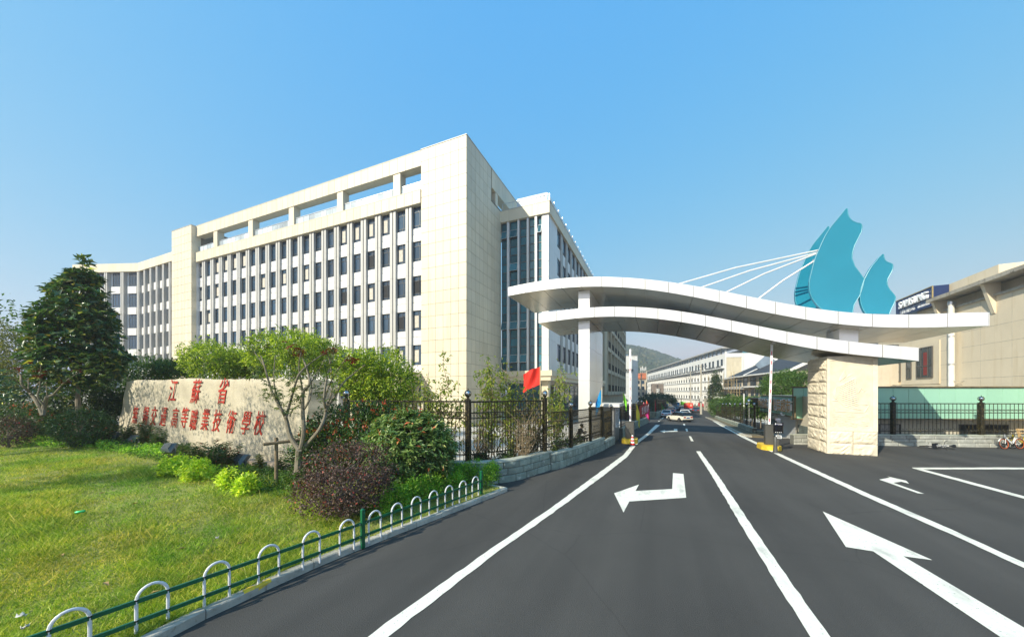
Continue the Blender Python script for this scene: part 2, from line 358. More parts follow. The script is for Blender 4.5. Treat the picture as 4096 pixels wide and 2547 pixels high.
for q in [[(21.99, 43.98), (22.08, 43.66), (20.39, 40.23), (20.17, 40.18)], [(17.88, 35.27), (17.99, 35.08), (16.41, 31.87), (16.23, 31.85)], [(14.13, 27.33), (14.25, 27.22), (12.62, 23.75), (12.48, 23.84)], [(20.96, 49.07), (21.18, 49.12), (22.11, 51.11), (21.89, 51.05)], [(23.48, 54.37), (23.7, 54.42), (24.3, 55.63), (24.1, 55.58)], [(25.4, 58.17), (25.29, 57.56), (29.35, 65.86), (29.55, 66.66)], [(24.89, 49.98), (25.05, 50.02), (24.48, 48.83), (24.32, 48.8)]]: mark("lane_dash", q)
mark("turn_arrow", [(6.54, 13.89), (6.89, 13.74), (5.43, 10.66), (3.53, 10.29), (3.05, 9.35), (3.32, 11.12), (4.52, 12.17), (4.11, 11.38), (5.44, 11.61)], label="white left turn arrow nearest the camera in the gate lane")
mark("straight_arrow", [(8.57, 9.43), (8.24, 6.7), (7.85, 6.86), (7.16, 4.78), (7.07, 4.59), (6.53, 4.38), (6.57, 4.6), (7.47, 7.07), (7.1, 7.27)], label="large white straight arrow at the right")
mark("turn_arrow", [(13.81, 12.86), (14.54, 13.15), (14.64, 13.35), (14.65, 12.71), (14.27, 12.29), (14.29, 12.55), (13.84, 12.41), (13.34, 11.07), (13.2, 11.12)], label="small white arrow beside the parking triangle")
mark("turn_arrow", [(16.52, 34.88), (16.72, 34.6), (15.16, 31.3), (13.81, 30.89), (13.43, 30.06), (13.64, 31.54), (14.73, 32.9), (14.35, 32.05), (15.33, 32.35)], dz=.02, label="white left turn arrow beyond the gate")
# right kerb and side strip beyond the gate
# ---- kerb round the lawn
KP = [(-5.5, .3), (-5.1, 2.2)]+[(-4.67, 4.48), (-4.47, 4.93), (-4.18, 5.51), (-3.8, 6.22), (-3.16, 7.21), (-2.4, 8.25), (-1.38, 9.64), (-0.15, 11.34)]
kerb = thing("kerb", (0, 0, 0)); tag(kerb, "weathered concrete kerb stones along the lawn edge", kind='structure')
kd = [0]
for p, q in zip(KP, KP[1:]): kd.append(kd[-1]+math.dist(p, q))
def kpt(t): return Vector((float(np.interp(t, kd, [p[0] for p in KP])), float(np.interp(t, kd, [p[1] for p in KP])), 0))
def kerbstone(p, q, w=.16, h=.13, m=M_kerb, z=0.):
    d = (q-p).normalized(); nrm = Vector((-d.y, d.x, 0)); rg = random.Random(int(p.x*100))
    p = p+d*.006; q = q-d*.006; dz = rg.uniform(-.012, .012); b = MB(); c = .018
    P = [(0, -.05), (0, h-c), (c, h), (w-c, h), (w, h-c), (w, -.05)]
    b.loft([[pt+nrm*u+Vector((0, 0, v+dz+z)) for u, v in P] for pt in (p, p.lerp(q, .5)+nrm*rg.uniform(-.006, .006), q)])
    return b.build("kerb_stone", m, kerb)
t = 0
while t < kd[-1]-.05:
    e = min(t+.8, kd[-1]); p = kpt(t); k = kerbstone(p, kpt(e), m=M_kerb)
    if abs(p.x+4.3) < .35 and p.y > 5.2:
        pass
    t = e
pc = kpt(kd[-1]); kerbstone(pc+Vector((-.02, .03, 0)), Vector((-.98, 12.0, 0)))

# yellow paint worn over the kerb top
b = MB(); kq = [kpt(kd[4]-.12+i*.10) for i in range(5)]
for i, p in enumerate(kq):
    d = (kq[min(i+1, 4)]-kq[max(i-1, 0)]).normalized(); n_ = Vector((-d.y, d.x, 0)); o1 = .03*math.sin(i*2.1)
    b.v += [p-n_*.004+Vector((0, 0, .085+o1)), p-n_*.004+Vector((0, 0, .118)), p+n_*.02+Vector((0, 0, .1455)), p+n_*(.06+o1)+Vector((0, 0, .1455))]
for i in range(4):
    for j in range(3): k = i*4+j; b.f.append((k, k+1, k+5, k+4)); b.mi.append(0)
b.build("yellow_paint_patch", M_yel, kerb)
# ---- lawn
def sst(t): t = min(1, max(0, t)); return t*t*(3-2*t)
kys = [p[1] for p in KP]; kxs = [p[0] for p in KP]
def lawn_r(y):
    if y <= kys[-1]: return float(np.interp(y, kys, kxs))-.13
    return float(np.interp(y, [kys[-1], 11.9, 13.2, 26], [kxs[-1]-.13, -1.2, -7.0, -12]))
def lz(x, y):
    d = (lawn_r(y)-x)*.8
    return .115+.33*sst(d/8)+.02*math.sin(x*1.3+y*.7)*sst(d/2)+.012*math.sin(x*3.1-y*2.3)*sst(d/1)
b = MB(); ny = 110; nx = 70
ys = np.linspace(-3, 26, ny+1)
for y in ys:
    r = lawn_r(y)
    for i in range(nx+1):
        u = (i/nx)**1.6; x = r-u*(r+48); b.v.append((x, y, lz(x, y)))
for j in range(ny):
    for i in range(nx): k = j*(nx+1)+i; b.f.append((k, k+nx+1, k+nx+2, k+1)); b.mi.append(0)
lawn = b.build("lawn", M_lawn, smooth='all', fix=False); tag(lawn, "rough grassy lawn sloping up to the inscribed stone", kind='structure')
# grass blades, too many to count
def grass_cloud():
    N = 780000; rng = np.random.default_rng(3)
    y = 2.6+rng.random(N)**1.25*15; x = -y*1.9-1+rng.random(N)*(y*1.9+3)
    lr = np.interp(y, [-5]+kys+[11.9, 13.2, 26], [kxs[0]]+kxs+[-1.2, -7.0, -12])-.14
    keep = (x < lr)
    keep &= rng.random(N) < np.clip(5.5/(y+.5), .12, 1)
    # cleared, trampled soil under the shrubs near the kerb corner
    keep &= ~((y > 7.6) & (x > -3.6+(y-7.6)*.1) & (rng.random(N) < .55))
    x, y, lr = x[keep], y[keep], lr[keep]; n = len(x); d = np.clip((lr-x)*.8, 0, None)
    f = lambda t: np.clip(t, 0, 1)**2*(3-2*np.clip(t, 0, 1))
    z = .115+.33*f(d/8)+.02*np.sin(x*1.3+y*.7)*f(d/2)+.012*np.sin(x*3.1-y*2.3)*f(d/1)
    pat = np.sin(x*.9+1.3*np.sin(y*.8))+np.sin(y*1.7+x*.5)+.8*np.sin(x*2.9+y*3.3)
    h = (.032+.060*rng.random(n)**2)*(1+.35*np.clip(pat, -1, 2))*(1+.018*y)
    tall = rng.random(n) < .03; h[tall] *= 2.3
    a = rng.random(n)*6.283; wd = (.0036+.003*rng.random(n))*(1+.06*y); lean = (.5+1.0*rng.random(n))*h
    dr = rng.random(n)*6.283; dx, dy = np.cos(dr)*lean, np.sin(dr)*lean
    A = np.stack([x-np.cos(a)*wd, y-np.sin(a)*wd, z-.01], 1); B = np.stack([x+np.cos(a)*wd, y+np.sin(a)*wd, z-.01], 1)
    C = np.stack([x+dx, y+dy, z+h], 1)
    V = np.stack([A, B, C], 1).reshape(-1, 3); F = np.arange(3*n).reshape(-1, 3)
    return V, F
M_grass = leafm("grass", [(0, (.070, .125, .010)), (.35, (.165, .225, .020)), (.7, (.30, .305, .045)), (.9, (.48, .39, .11)), (1, (.62, .49, .20))], .35, .6, .2)
nt_ = M_grass.node_tree; b_ = nt_.nodes["Principled BSDF"]; s_ = b_.inputs["Base Color"].links[0].from_socket; to_ = [l.to_socket for l in s_.links]
c_ = mixc(nt_, s_, ramp(nt_, geo_noise(nt_, .55, 5, .65), [(.38, (.55, .86, .62)), (.5, (.86, .98, .8)), (.66, (1.12, 1.0, 1.0))]), 1., 'MULTIPLY')
[nt_.links.new(c_, t_) for t_ in to_]
V, F = grass_cloud(); g = np_obj("grass", V, F, M_grass); tag(g, "short yellow green grass blades covering the lawn", "grass", kind='stuff')
# ================================================================ MAIN SCHOOL BUILDING
M_tile = mat("cream_cladding", (.66, .575, .415), .5, var=.06, scale=.25, bump=.08, bscale=25, pervar=.06, streak=.12)
M_tiledk = mat("cladding_joint", (.20, .16, .105), .9, var=.1)
M_white = mat("white_aluminium", (.70, .68, .65), .38, var=.03, scale=.6, pervar=.03, streak=.05)
M_fin = mat("grey_white_fin", (.46, .445, .41), .42, var=.04, scale=.7, pervar=.04, streak=.07)
M_grey = mat("grey_frame", (.10, .105, .105), .45, var=.1)
M_fr2 = mat("dark_window_frame", (.055, .06, .065), .4, var=.1)
M_glass = glass("dark_blue_glass", (.038, .070, .110), .07)
M_glassd = mat("painted_dark_interior", (.012, .013, .015), .8, var=.2)  # near-black colour stands in for the shade inside rooms
M_teal = glass("teal_glass", (.03, .13, .165), .05)
M_curt = mat("pale_curtain", (.55, .50, .42), .9, var=.15, scale=5)
M_blind = mat("brown_blind", (.20, .13, .06), .8, var=.15, scale=6)
M_clear = glass("pale_rail_glass", (.52, .58, .60), .08, spec=.6)
M_steel = mat("brushed_steel", (.62, .62, .62), .3, .85, var=.05)
M_roof = mat("roof_concrete", (.42, .40, .36), .9)
MS = {}
def wmesh(key, w, h, bars_h=(.22, .86), bars_v=((.22, .86, .62), (0, .22, .5), (.86, 1, .5)), t=.055, d=.09, m=None):
    b = MB(); m = m or M_fr2
    b.box(-w/2, -w/2+t, 0, d, 0, h); b.box(w/2-t, w/2, 0, d, 0, h); b.box(-w/2+t, w/2-t, 0, d, 0, t); b.box(-w/2+t, w/2-t, 0, d, h-t, h)
    for q in bars_h: z = h*(1-q); b.box(-w/2+t, w/2-t, .008, d-.008, z-t*.5, z+t*.5)
    for q0, q1, x in bars_v: z1, z0 = h*(1-q0)-t*.5, h*(1-q1)+t*.5; xx = -w/2+w*x; b.box(xx-t*.45, xx+t*.45, .012, d-.012, z0, z1)
    MS[key] = b.mesh("window", m, fix=False)
    MS[key+'p'] = boxm("pane", w-2*t, .012, h-2*t, M_glass); MS[key+'c'] = boxm("curtain", w*.42, .01, h*.62, M_curt)
    MS[key+'b'] = boxm("blind", w*.5, .01, h*.6, M_blind); MS[key+'o'] = boxm("dark_room_sheet", w*.52, .008, h*.62, M_glassd)  # last one: dark sheet imitating the unlit room behind an open window
    sb = MB(); sw, sh = w*.34, h*.62
    sb.box(0, .04, -.02, .02, 0, sh); sb.box(sw-.04, sw, -.02, .02, 0, sh); sb.box(.04, sw-.04, -.02, .02, 0, .04); sb.box(.04, sw-.04, -.02, .02, sh-.04, sh)
    MS[key+'s'] = sb.mesh("sash", m, fix=False); MS[key+'sg'] = boxm("pane", sw-.08, .01, sh-.08, M_glass); MS[key+'sz'] = (sw, sh)
    MS[key+'d'] = (w, h, t, d)
WR = random.Random(4)
def window(parent, key, pos, rz=0., mode=None):
    w, h, t, d = MS[key+'d']; o = inst("window", MS[key], parent, pos, rz)
    sub("pane", MS[key+'p'], o, (0, d*.55, h/2))
    if mode == 'open':
        sub("dark_room_sheet", MS[key+'o'], o, (-w*.17, d*.55-.012, h*.46))
        sw, sh = MS[key+'sz']; s = sub("sash", MS[key+'s'], o, (w*.12, -.03, h*.15), (0, 0, R(-WR.uniform(35, 80))))
    elif mode == 'curtain': sub("curtain", MS[key+'c'], o, (-w*.2, d*.55-.011, h*.46))
    elif mode == 'blind': sub("blind", MS[key+'b'], o, (-w*.14, d*.55-.011, h*.46))
    return o
def pieces(name, parent, items, m, thick_c=.012):
    "boxes (x0,x1,y0,y1,z0,z1) as separate parts sharing a mesh per size"
    cache = {}
    for x0, x1, y0, y1, z0, z1 in items:
        k = (round(x1-x0, 3), round(y1-y0, 3), round(z1-z0, 3))
        if k not in cache: cache[k] = boxm(name, *k, m)
        inst(name, cache[k], parent, ((x0+x1)/2, (y0+y1)/2, (z0+z1)/2))
BX, BS = -17.43, 29.54
mb_ = thing("school_building", (*W(BX, BS), 0), TH, "long cream and white six storey school block with a roof pergola", "building")
FX0, FX1 = -47.97, -5.53                         # facade between the two cream towers
core = MB(); core.box(FX0-.2, FX1, .62, 14, -1.2, 24.2); core.build("wall", M_white, mb_)
rows = [23.16-3.71*i for i in range(6)]; NW = 20; PW, WW = .80, (FX1-FX0-19*.80)/20
wmesh('A', WW-.02, 2.12); wmesh('A0', WW-.02, 2.28)
fins, spans = [], []
for i in range(NW):
    x0 = FX0+i*(WW+PW); xc = x0+WW/2
    for r, zt in enumerate(rows):
        k = 'A0' if r == 0 else 'A'; h = MS[k+'d'][1]; u = WR.random()
        mode = 'open' if u < (.16 if i > 11 else .07) else ('curtain' if u < .27 else None)
        window(mb_, k, (xc, .43, zt-h), 0, mode)
        if r < 5:
            zb = rows[r+1]+.02; zt2 = zt-h-.02; zm = zb+(zt2-zb)*.55
            spans += [(x0+.004, x0+WW-.004, .32, .60, zb, zm-.018), (x0+.004, x0+WW-.004, .33, .60, zm+.018, zt2)]
    if i < NW-1:
        for r in range(7):
            z1 = rows[0]+.05-3.71*r+(.0 if r else .0)+.0; z0 = z1-3.71+.014
            xa = x0+WW
            fins += [(xa, xa+.34, .10, .58, max(z0, -1), z1), (xa+.47, xa+PW, .10, .58, max(z0, -1), z1)]
for r in range(7): z1 = rows[0]+.05-3.71*r; spans.append((FX0, FX0+.02, .02, .5, max(-1, z1-3.7), z1))
fins = [f for f in fins if f[5]-f[4] > .3]
vis = sorted(fins, key=lambda f: -f[4])
pieces("pilaster", mb_, vis[:228], M_fin)
b = MB(); [b.box(*f) for f in vis[228:]]; (tag(b.build("pilaster_base", M_fin, mb_), kind='stuff') if b.v else None)
pieces("spandrel_panel", mb_, spans, M_white)
b = MB()
for i in range(NW-1):
    xa = FX0+i*(WW+PW)+WW; b.box(xa+.345, xa+.465, .32, .59, -1, 23.2)
b.build("pilaster_groove", M_grey, mb_)
# parapet band, pergola beam, columns, railing
def band(n, x0, x1, y0, y1, z0, z1, nm="cornice_panel", m=M_tile):
    w = (x1-x0)/n; pieces(nm, mb_, [(x0+i*w+.016, x0+(i+1)*w-.016, y0, y1, z0, z1) for i in range(n)], m)
band(40, FX0, FX1, -.12, .6, 23.24, 24.62)
band(40, FX0, FX1, 0, .25, 27.2, 28.78, "beam_panel")
b = MB(); b.box(FX0, FX1, .25, 1.1, 27.21, 28.77); b.box(FX0, FX1, -.14, .65, 24.62, 24.68); b.box(FX0, FX1, -.03, 1.15, 28.78, 28.84); b.build("roof_beam", M_tile, mb_)
for x in (-60.5, -52.1, -43.6, -34.9, -26.3): pieces("pergola_column", mb_, [(x-BX-.48, x-BX+.48, .08, .98, 24.68, 27.2)], M_tile)
b = MB(); xs = np.linspace(FX0+.2, FX1-.2, 42)
for x in xs: b.box(x-.03, x+.03, .30, .36, 24.68, 25.72)
b.box(FX0, FX1, .29, .37, 25.70, 25.77); b.box(FX0, FX1, .30, .36, 24.82, 24.86); b.build("roof_railing", M_steel, mb_)
pieces("railing_glass", mb_, [(xs[i]+.05, xs[i+1]-.05, .32, .34, 24.9, 25.66) for i in range(41)], M_clear)
b = MB(); b.box(FX0-5.8, 0, .65, 14, 24.2, 24.4); b.build("roof", M_roof, mb_)
# right tower: core, cream panels, return beam
b = MB(); b.box(FX1, -.03, .03, 5.65, -1.2, 28.82); b.box(FX1, -.03, 5.65, 8.2, -1.2, 25.3); b.build("tower_core", M_tiledk, mb_)
PH = 1.262; pan = []; pz = [28.86-PH*(k+1) for k in range(21)]
for z in pz:
    for c in range(6): pan.append((FX1+.010+c*.9217, FX1+(c+1)*.9217-.020, 0, .032, z+.015, z+PH-.015))
pieces("cladding_panel", mb_, pan, M_tile)
pan = []
for z in pz:
    for c in range(9):
        y0 = .02+c*.911
        if c >= 6 and z+PH > 25.4: continue
        pan.append((-.032, 0, y0+.015, y0+.896, z+.015, z+PH-.015))
pieces("cladding_panel", mb_, pan, M_tile)
b = MB()
for z in (28.86-PH*22, 28.86-PH*23):
    for c in range(6): b.box(FX1+.004+c*.9217, FX1+(c+1)*.9217-.012, 0, .032, z+.008, z+PH-.008)
    for c in range(9): b.box(-.032, 0, .028+c*.911, .923+c*.911, z+.008, z+PH-.008)
tag(b.build("lower_cladding", M_tile, mb_), kind='stuff')
b = MB(); b.box(FX1-.02, .05, -.05, 5.7, 28.86, 28.93); b.box(-1.1, .05, 5.7, 13.6, 28.86, 28.93); b.build("coping", M_fin, mb_)
pieces("return_beam", mb_, [(-1.05, 0, 5.68+i*.98, 6.64+i*.98, 26.75, 28.85) for i in range(8)], M_tile)
pieces("pergola_column", mb_, [(-.95, -.05, 6.75, 7.35, 25.3, 26.75)], M_tile)
# left tower, cream, proud of the facade
LX = -53.6
b = MB(); b.box(LX, FX0-.03, -.55, 12, -1.2, 28.7); b.build("tower_core", M_tiledk, mb_)
b = MB(); pw = (FX0-LX)/6
for k in range(23):
    z = 28.75-PH*(k+1)
    for c in range(6): b.box(LX+c*pw+.018, LX+(c+1)*pw-.018, -.6, -.55, z+.018, z+PH-.018)
    b.box(FX0-.032, FX0, -.58, .0, z+.008, z+PH-.008); b.box(FX0-.032, FX0, .01, .6, z+.008, z+PH-.008)
tag(b.build("left_tower_cladding", M_tile, mb_), kind='stuff'); b = MB(); b.box(LX-.03, FX0+.03, -.64, 12, 28.75, 28.82); b.build("coping", M_fin, mb_)
# porch beside the right tower
b = MB(); b.box(-13, -5.6, -3.2, .2, 4.3, 5.0); b.box(-13.2, -5.55, -3.4, .2, 5.0, 5.35); b.build("porch_roof", M_tile, mb_)
pieces("porch_column", mb_, [(-12.6, -12, -3, -2.4, -1, 4.3), (-6.5, -5.9, -3, -2.4, -1, 4.3)], M_tile)
# ---------------------------------------------------------------- curved left wing
lw = thing("curved_wing_building", (*W(BX, BS), 0), TH, "lower curved white office wing left of the cream tower, behind the dark magnolia", "building")
wmesh('B', 1.06, 2.42); wmesh('B2', 1.55, 2.42, bars_v=((.22, .86, .33), (.22, .86, .7), (0, .22, .33), (0, .22, .7)))
def seg_frame(p, q):
    d = Vector((q[0]-p[0], q[1]-p[1], 0)); return math.atan2(d.y, d.x), d.length
lrows = [24.4-3.70*i for i in range(6)]
segs = [((-66.6, .25), (LX, 0), 6, 'B'), ((-78.5, -3.9), (-66.6, .25), 4, 'B2')]
spm, finm, cnm = {}, {}, {}
for (p, q, n, key) in segs:
    a, L = seg_frame(p, q); m = Matrix.Translation((p[0], p[1], 0)) @ Matrix.Rotation(a, 4, 'Z')
    bay = L/n; ww = MS[key+'d'][0]
    b = MB(); b.box(-.3, L+.05, .55, 9, -1.2, 25.6, m=m); b.build("wall", M_white, lw)
    for i in range(n):
        xc = (i+.5)*bay
        for r, zt in enumerate(lrows):
            P = m @ Vector((xc, .42, zt-2.42)); window(lw, key, P, a, ('blind' if (key == 'B' and 1 <= r <= 3 and i in (2, 3, 4, 5)) else None))
            if r < 5:
                kk = (key, 's')
                if kk not in spm: spm[kk] = boxm("spandrel_panel", ww+.1, .3, 1.24, M_white)
                inst("spandrel_panel", spm[kk], lw, m @ Vector((xc, .38, zt-2.42-.64)), a)
    fw = (bay-ww)/2-.05
    for i in range(n+1):
        for dx in (-.28, .06):
            if key not in finm: finm[key] = boxm("pilaster", .22, .6, 3.69, M_fin)
            for r in range(7):
                x = i*bay+dx+.11
                if 0 < x < L: inst("pilaster", finm[key], lw, m @ Vector((x, .26, 24.45-3.7*r-1.85)), a)
    ncp = int(L/1.3); w = L/ncp
    if key not in cnm: cnm[key] = boxm("cornice_panel", w-.015, .7, 1.45, M_tile)
    for i in range(ncp): inst("cornice_panel", cnm[key], lw, m @ Vector(((i+.5)*w, .22, 25.2)), a)
# ---------------------------------------------------------------- right glazed wing
rw = thing("glazed_wing_building", (*W(BX, BS), 0), TH, "white wing with tall teal glass strips, behind the red flag and gate", "building")
y0 = 8.2
b = MB(); b.box(.02, 5.80, y0+.35, 49.5, 4.6, 25.2); b.box(5.5, 5.94, y0+.35, y0+3.6, 4.6, 25.2); b.box(5.5, 5.9, y0+41.6, 49.5, 4.6, 25.2); b.box(.02, 5.3, y0+1.9, 49.5, -1.4, 4.6); b.build("wall", M_white, rw)
gc = [(0.02, .79), (1.12, 2.16), (2.42, 3.33), (3.6, 4.33), (4.64, 5.15)]
ZG0, ZG1, NR = 5.75, 23.7, 18; ph = (ZG1-ZG0)/NR
b = MB(); pm = {}
for ci, (xa, xb) in enumerate(gc):
    b.box(xa, xa+.05, y0+.16, y0+.32, ZG0, ZG1); b.box(xb-.05, xb, y0+.16, y0+.32, ZG0, ZG1)
    for k in range(NR+1): b.box(xa+.05, xb-.05, y0+.17, y0+.31, max(ZG0, ZG0+k*ph-.035), min(ZG1, ZG0+k*ph+.035))
    for k in range(NR):
        w = round(xb-xa-.11, 3); kk = (w,)
        if kk not in pm: q = MB(); q.box(-w/2, w/2, 0, .02, -(ph-.09), 0); pm[kk] = q.mesh("glass_pane", M_teal)
        op = (k in (1, 5) and ci < 3) or (k == 16 and ci in (0, 1, 4)) or (k == 12 and ci == 1)
        inst("glass_pane", pm[kk], rw, ((xa+xb)/2, y0+(.10 if op else .24), ZG0+(k+1)*ph-.045), rot=(R(-15) if op else 0, 0, 0))
        if op:
            w2, h2 = w, ph-.09; fk = (w, 'f')
            if fk not in pm:
                q = MB(); t = .045; q.box(-w2/2-t, -w2/2, -.02, .03, -h2-t, t); q.box(w2/2, w2/2+t, -.02, .03, -h2-t, t); q.box(-w2/2, w2/2, -.02, .03, 0, t); q.box(-w2/2, w2/2, -.02, .03, -h2-t, -h2); pm[fk] = q.mesh("vent_frame", M_steel)
            inst("vent_frame", pm[fk], rw, ((xa+xb)/2, y0+.10, ZG0+(k+1)*ph-.045), rot=(R(-15), 0, 0))
b.build("window_frame", M_grey, rw)
b = MB(); b.box(.02, 5.9, y0+.322, y0+.35, ZG0, ZG1); b.build("dark_room_backing", M_glassd, rw)  # near-black sheet imitates unlit rooms behind the glass strips
fx = [(.82, 1.09), (2.19, 2.39), (3.36, 3.57), (4.36, 4.61)]
pieces("mullion_fin", rw, [(a, c, y0-.12, y0+.3, ZG0+k*3.59+.008, ZG0+(k+1)*3.59-.008) for a, c in fx for k in range(5)], M_white)
pieces("corner_panel", rw, [(5.18, 6.0, y0-.02, y0+.34, ZG0+k*1.795+.01, ZG0+(k+1)*1.795-.01) for k in range(10)], M_white)
pieces("cornice_panel", rw, [(.0+i*1.03, 1.02+i*1.03, y0-.25, y0+.3, 23.72, 25.05) for i in range(6)], M_tile)
pieces("cornice_panel", rw, [(5.6, 6.22, y0+.32+i*1.64, y0+1.945+i*1.64, 23.72, 25.05) for i in range(25)], M_tile)
b = MB(); b.box(0, 6.25, y0-.28, 49.5, 25.06, 25.12); b.build("roof_edge", M_fin, rw)
b = MB(); b.box(2.0, 5.7, y0+.2, y0+.26, 25.12, 26.35); b.box(5.9, 5.95, y0+.3, 49, 25.12, 26.1); b.build("roof_parapet_glass", M_clear, rw)
b = MB()
for i in range(21): b.box(5.97, 6.03, y0+.3+i*1.95, y0+.36+i*1.95, 25.12, 26.2)
for i in range(5): b.box(.1+i*1.4, .15+i*1.4, y0+.1, y0+.15, 25.12, 26.1)
b.box(.05, 5.9, y0+.1, y0+.15, 26.05, 26.12); b.build("roof_railing", M_steel, rw)
# right face: panels, paired fins and narrow windows
pieces("corner_panel", rw, [(5.95, 6.01, y0+.36+j*1.1, y0+1.44+j*1.1, ZG0+k*3.59+.01, ZG0+(k+1)*3.59-.01) for k in range(5) for j in range(3)], M_white)
wmesh('C', 1.5, 2.15)
fm = boxm("pilaster", .26, .3, 3.57, M_fin); sp = boxm("spandrel_panel", .2, 1.5, 1.40, M_white)
for j in range(14):
    y = y0+3.7+j*2.7
    for r in range(5):
        zt = 23.65-3.59*r; window(rw, "C", (5.93, y+.85, zt-2.15), R(90), None)
        inst("spandrel_panel", sp, rw, (5.86, y+.85, zt-2.15-.72))
        for dy in (1.72, 2.3): inst("pilaster", fm, rw, (5.92, y+dy+.15, zt-1.77))
# stone ledge over the recessed glass lobby
LZ = 4.58
b = MB(); b.box(-.2, 6.7, y0-1.1, y0+.4, 5.1, 5.72); b.box(-.2, 6.5, y0-.9, y0+.4, 4.6, 5.1); b.box(5.95, 6.7, y0+.4, 50, 5.1, 5.72); b.box(5.9, 6.5, y0+.4, 50, 4.6, 5.1); b.build("ledge", M_tile, rw)
wmesh('D', 2.4, 4.6, (.3, .62), ((0, .3, .33), (0, .3, .66), (.3, .62, .33), (.3, .62, .66), (.62, 1, .33), (.62, 1, .66)), .07)
MS['Dp'] = boxm("pane", 2.26, .012, 4.46, M_teal)
for i in range(2): window(rw, 'D', (1.4+i*2.5, y0+1.8, -.3))
for j in range(13): window(rw, 'D', (5.75, y0+4.2+j*2.9, -.4-.02*j), R(90))
pieces("lobby_column", rw, [(5.15, 5.95, y0+.0, y0+.8, -1.2, 4.6), (5.2, 6.05, y0+20, y0+21, -1.2, 4.6), (5.2, 6.05, y0+32, y0+33, -1.6, 4.6)], M_tile)
# ---------------------------------------------------------------- beige block with balconies beyond the wing
bb = thing("balcony_building", (*W(-10.9, 79.5), 0), TH, "tall beige block with stacked balconies seen behind the gate post", "building")
M_beige = mat("beige_concrete", (.47, .41, .29), .75, var=.07, scale=.3, pervar=.05, streak=.12)
b = MB(); b.box(-6, -.9, 0, 56, -3, 27); b.box(-1, .0, 0, 5.0, 2.6, 27); b.box(-1, 0, 0, 56, 25.8, 27.2); b.build("wall", M_beige, bb)
NB = 7; bay = 51/NB
M_black = mat("black_metal", (.022, .02, .016), .45, .3, var=.2)
for i in range(NB+1): pieces("pier", bb, [(-.9, .12, 5+i*bay-.5, 5+i*bay+.4, 2.6, 25.8)], M_beige)
for k in range(5):
    z = 3.4+k*5.4
    pieces("balcony_slab", bb, [(-.9, .05, 5+i*bay+.42, 5+(i+1)*bay-.52, z-.9, z) for i in range(NB)], M_beige)
    rl = MB()
    for q in range(15): rl.box(-.02, .02, -2.9+q*.41, -2.86+q*.41, 0, 1.7)
    rl.box(-.03, .03, -2.95, 2.95, 1.65, 1.75); rl.box(-.03, .03, -2.95, 2.95, .1, .18)
    me = rl.mesh("railing", M_black)
    for i in range(NB): inst("railing", me, bb, (-.05, 5+(i+.5)*bay, z+.02))
    if k < 4: pieces("recess_joint", bb, [(-.9, -.86, 5+i*bay+.42, 5+(i+1)*bay-.52, z+2.9, z+3.0) for i in range(NB)], M_tiledk)
wmesh('E', 2.2, 3.6, (.3,), ((.3, 1, .33), (.3, 1, .66)), .08)
for i in range(NB): window(bb, 'E', (-.88, 5+(i+.5)*bay, -2.0), R(90))
for i in range(NB):
    for k in range(3): pass
# ================================================================ ENTRANCE GATE
GS = 23.3
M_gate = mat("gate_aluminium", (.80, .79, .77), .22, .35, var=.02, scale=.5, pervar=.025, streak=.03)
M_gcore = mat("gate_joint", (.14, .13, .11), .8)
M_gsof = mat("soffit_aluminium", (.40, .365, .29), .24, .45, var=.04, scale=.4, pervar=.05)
M_stone = mat("cream_granite", (.74, .65, .49), .85, var=.12, scale=3, bump=.9, bscale=22, pervar=.06)
M_flame = mat("cyan_enamel", (.016, .205, .30), .28, var=.05, scale=.6, bump=.25, bscale=1.2, coat=.3)
M_flrim = mat("pale_cyan_rim", (.05, .29, .37), .35)
M_cable = mat("white_steel_cable", (.74, .73, .70), .35, .2)
gate = thing("entrance_gate", (*W(0, GS), 0), TH, "white wavy two tier entrance gate with cyan flames spanning the road", "gate")
UT = [(-10.22, 11.06), (-7.49, 11.21), (-4.84, 11.13), (-3.37, 10.97), (-1.76, 10.67), (-0.65, 10.44), (0.69, 10.09), (2.03, 9.72), (3.36, 9.29), (4.73, 8.82), (4.9, 8.75), (6.04, 8.33), (7.33, 7.88), (8.7, 7.57), (10.07, 7.32), (11.42, 7.16), (12.8, 7.04), (14.19, 7.01)]
UB = [(-10.14, 10.44), (-8.85, 10.49), (-7.49, 10.55), (-6.14, 10.54), (-4.8, 10.47), (-3.45, 10.32), (-2.16, 10.1), (-0.78, 9.81), (0.56, 9.49), (1.84, 9.13), (3.24, 8.65), (4.45, 8.19), (5.83, 7.7), (7.18, 7.28), (8.55, 6.94), (9.96, 6.69), (11.37, 6.5), (12.8, 6.4), (14.21, 6.38)]
LT = [(-7.82, 8.93), (-6.55, 8.96), (-5.24, 9.0), (-3.98, 8.97), (-2.63, 8.9), (-1.3, 8.75), (-0.04, 8.53), (1.33, 8.23), (2.55, 7.89), (3.85, 7.51), (5.15, 7.07), (6.46, 6.67), (7.8, 6.28), (9.14, 5.97), (10.47, 5.69), (11.84, 5.48)]
LB = [(-7.75, 8.22), (-6.51, 8.28), (-5.24, 8.34), (-3.98, 8.33), (-2.67, 8.25), (-1.37, 8.11), (-0.1, 7.89), (1.11, 7.63), (2.43, 7.31), (3.68, 6.91), (4.93, 6.49), (6.3, 6.03), (7.63, 5.68), (9.0, 5.34), (10.38, 5.07), (11.75, 4.84)]
def curve(P):
    P = sorted(P); xs = np.array([p[0] for p in P]); zs = np.array([p[1] for p in P])
    c = np.polyfit(xs, zs, 7); return lambda a: float(np.polyval(c, a))
GD = 6.0
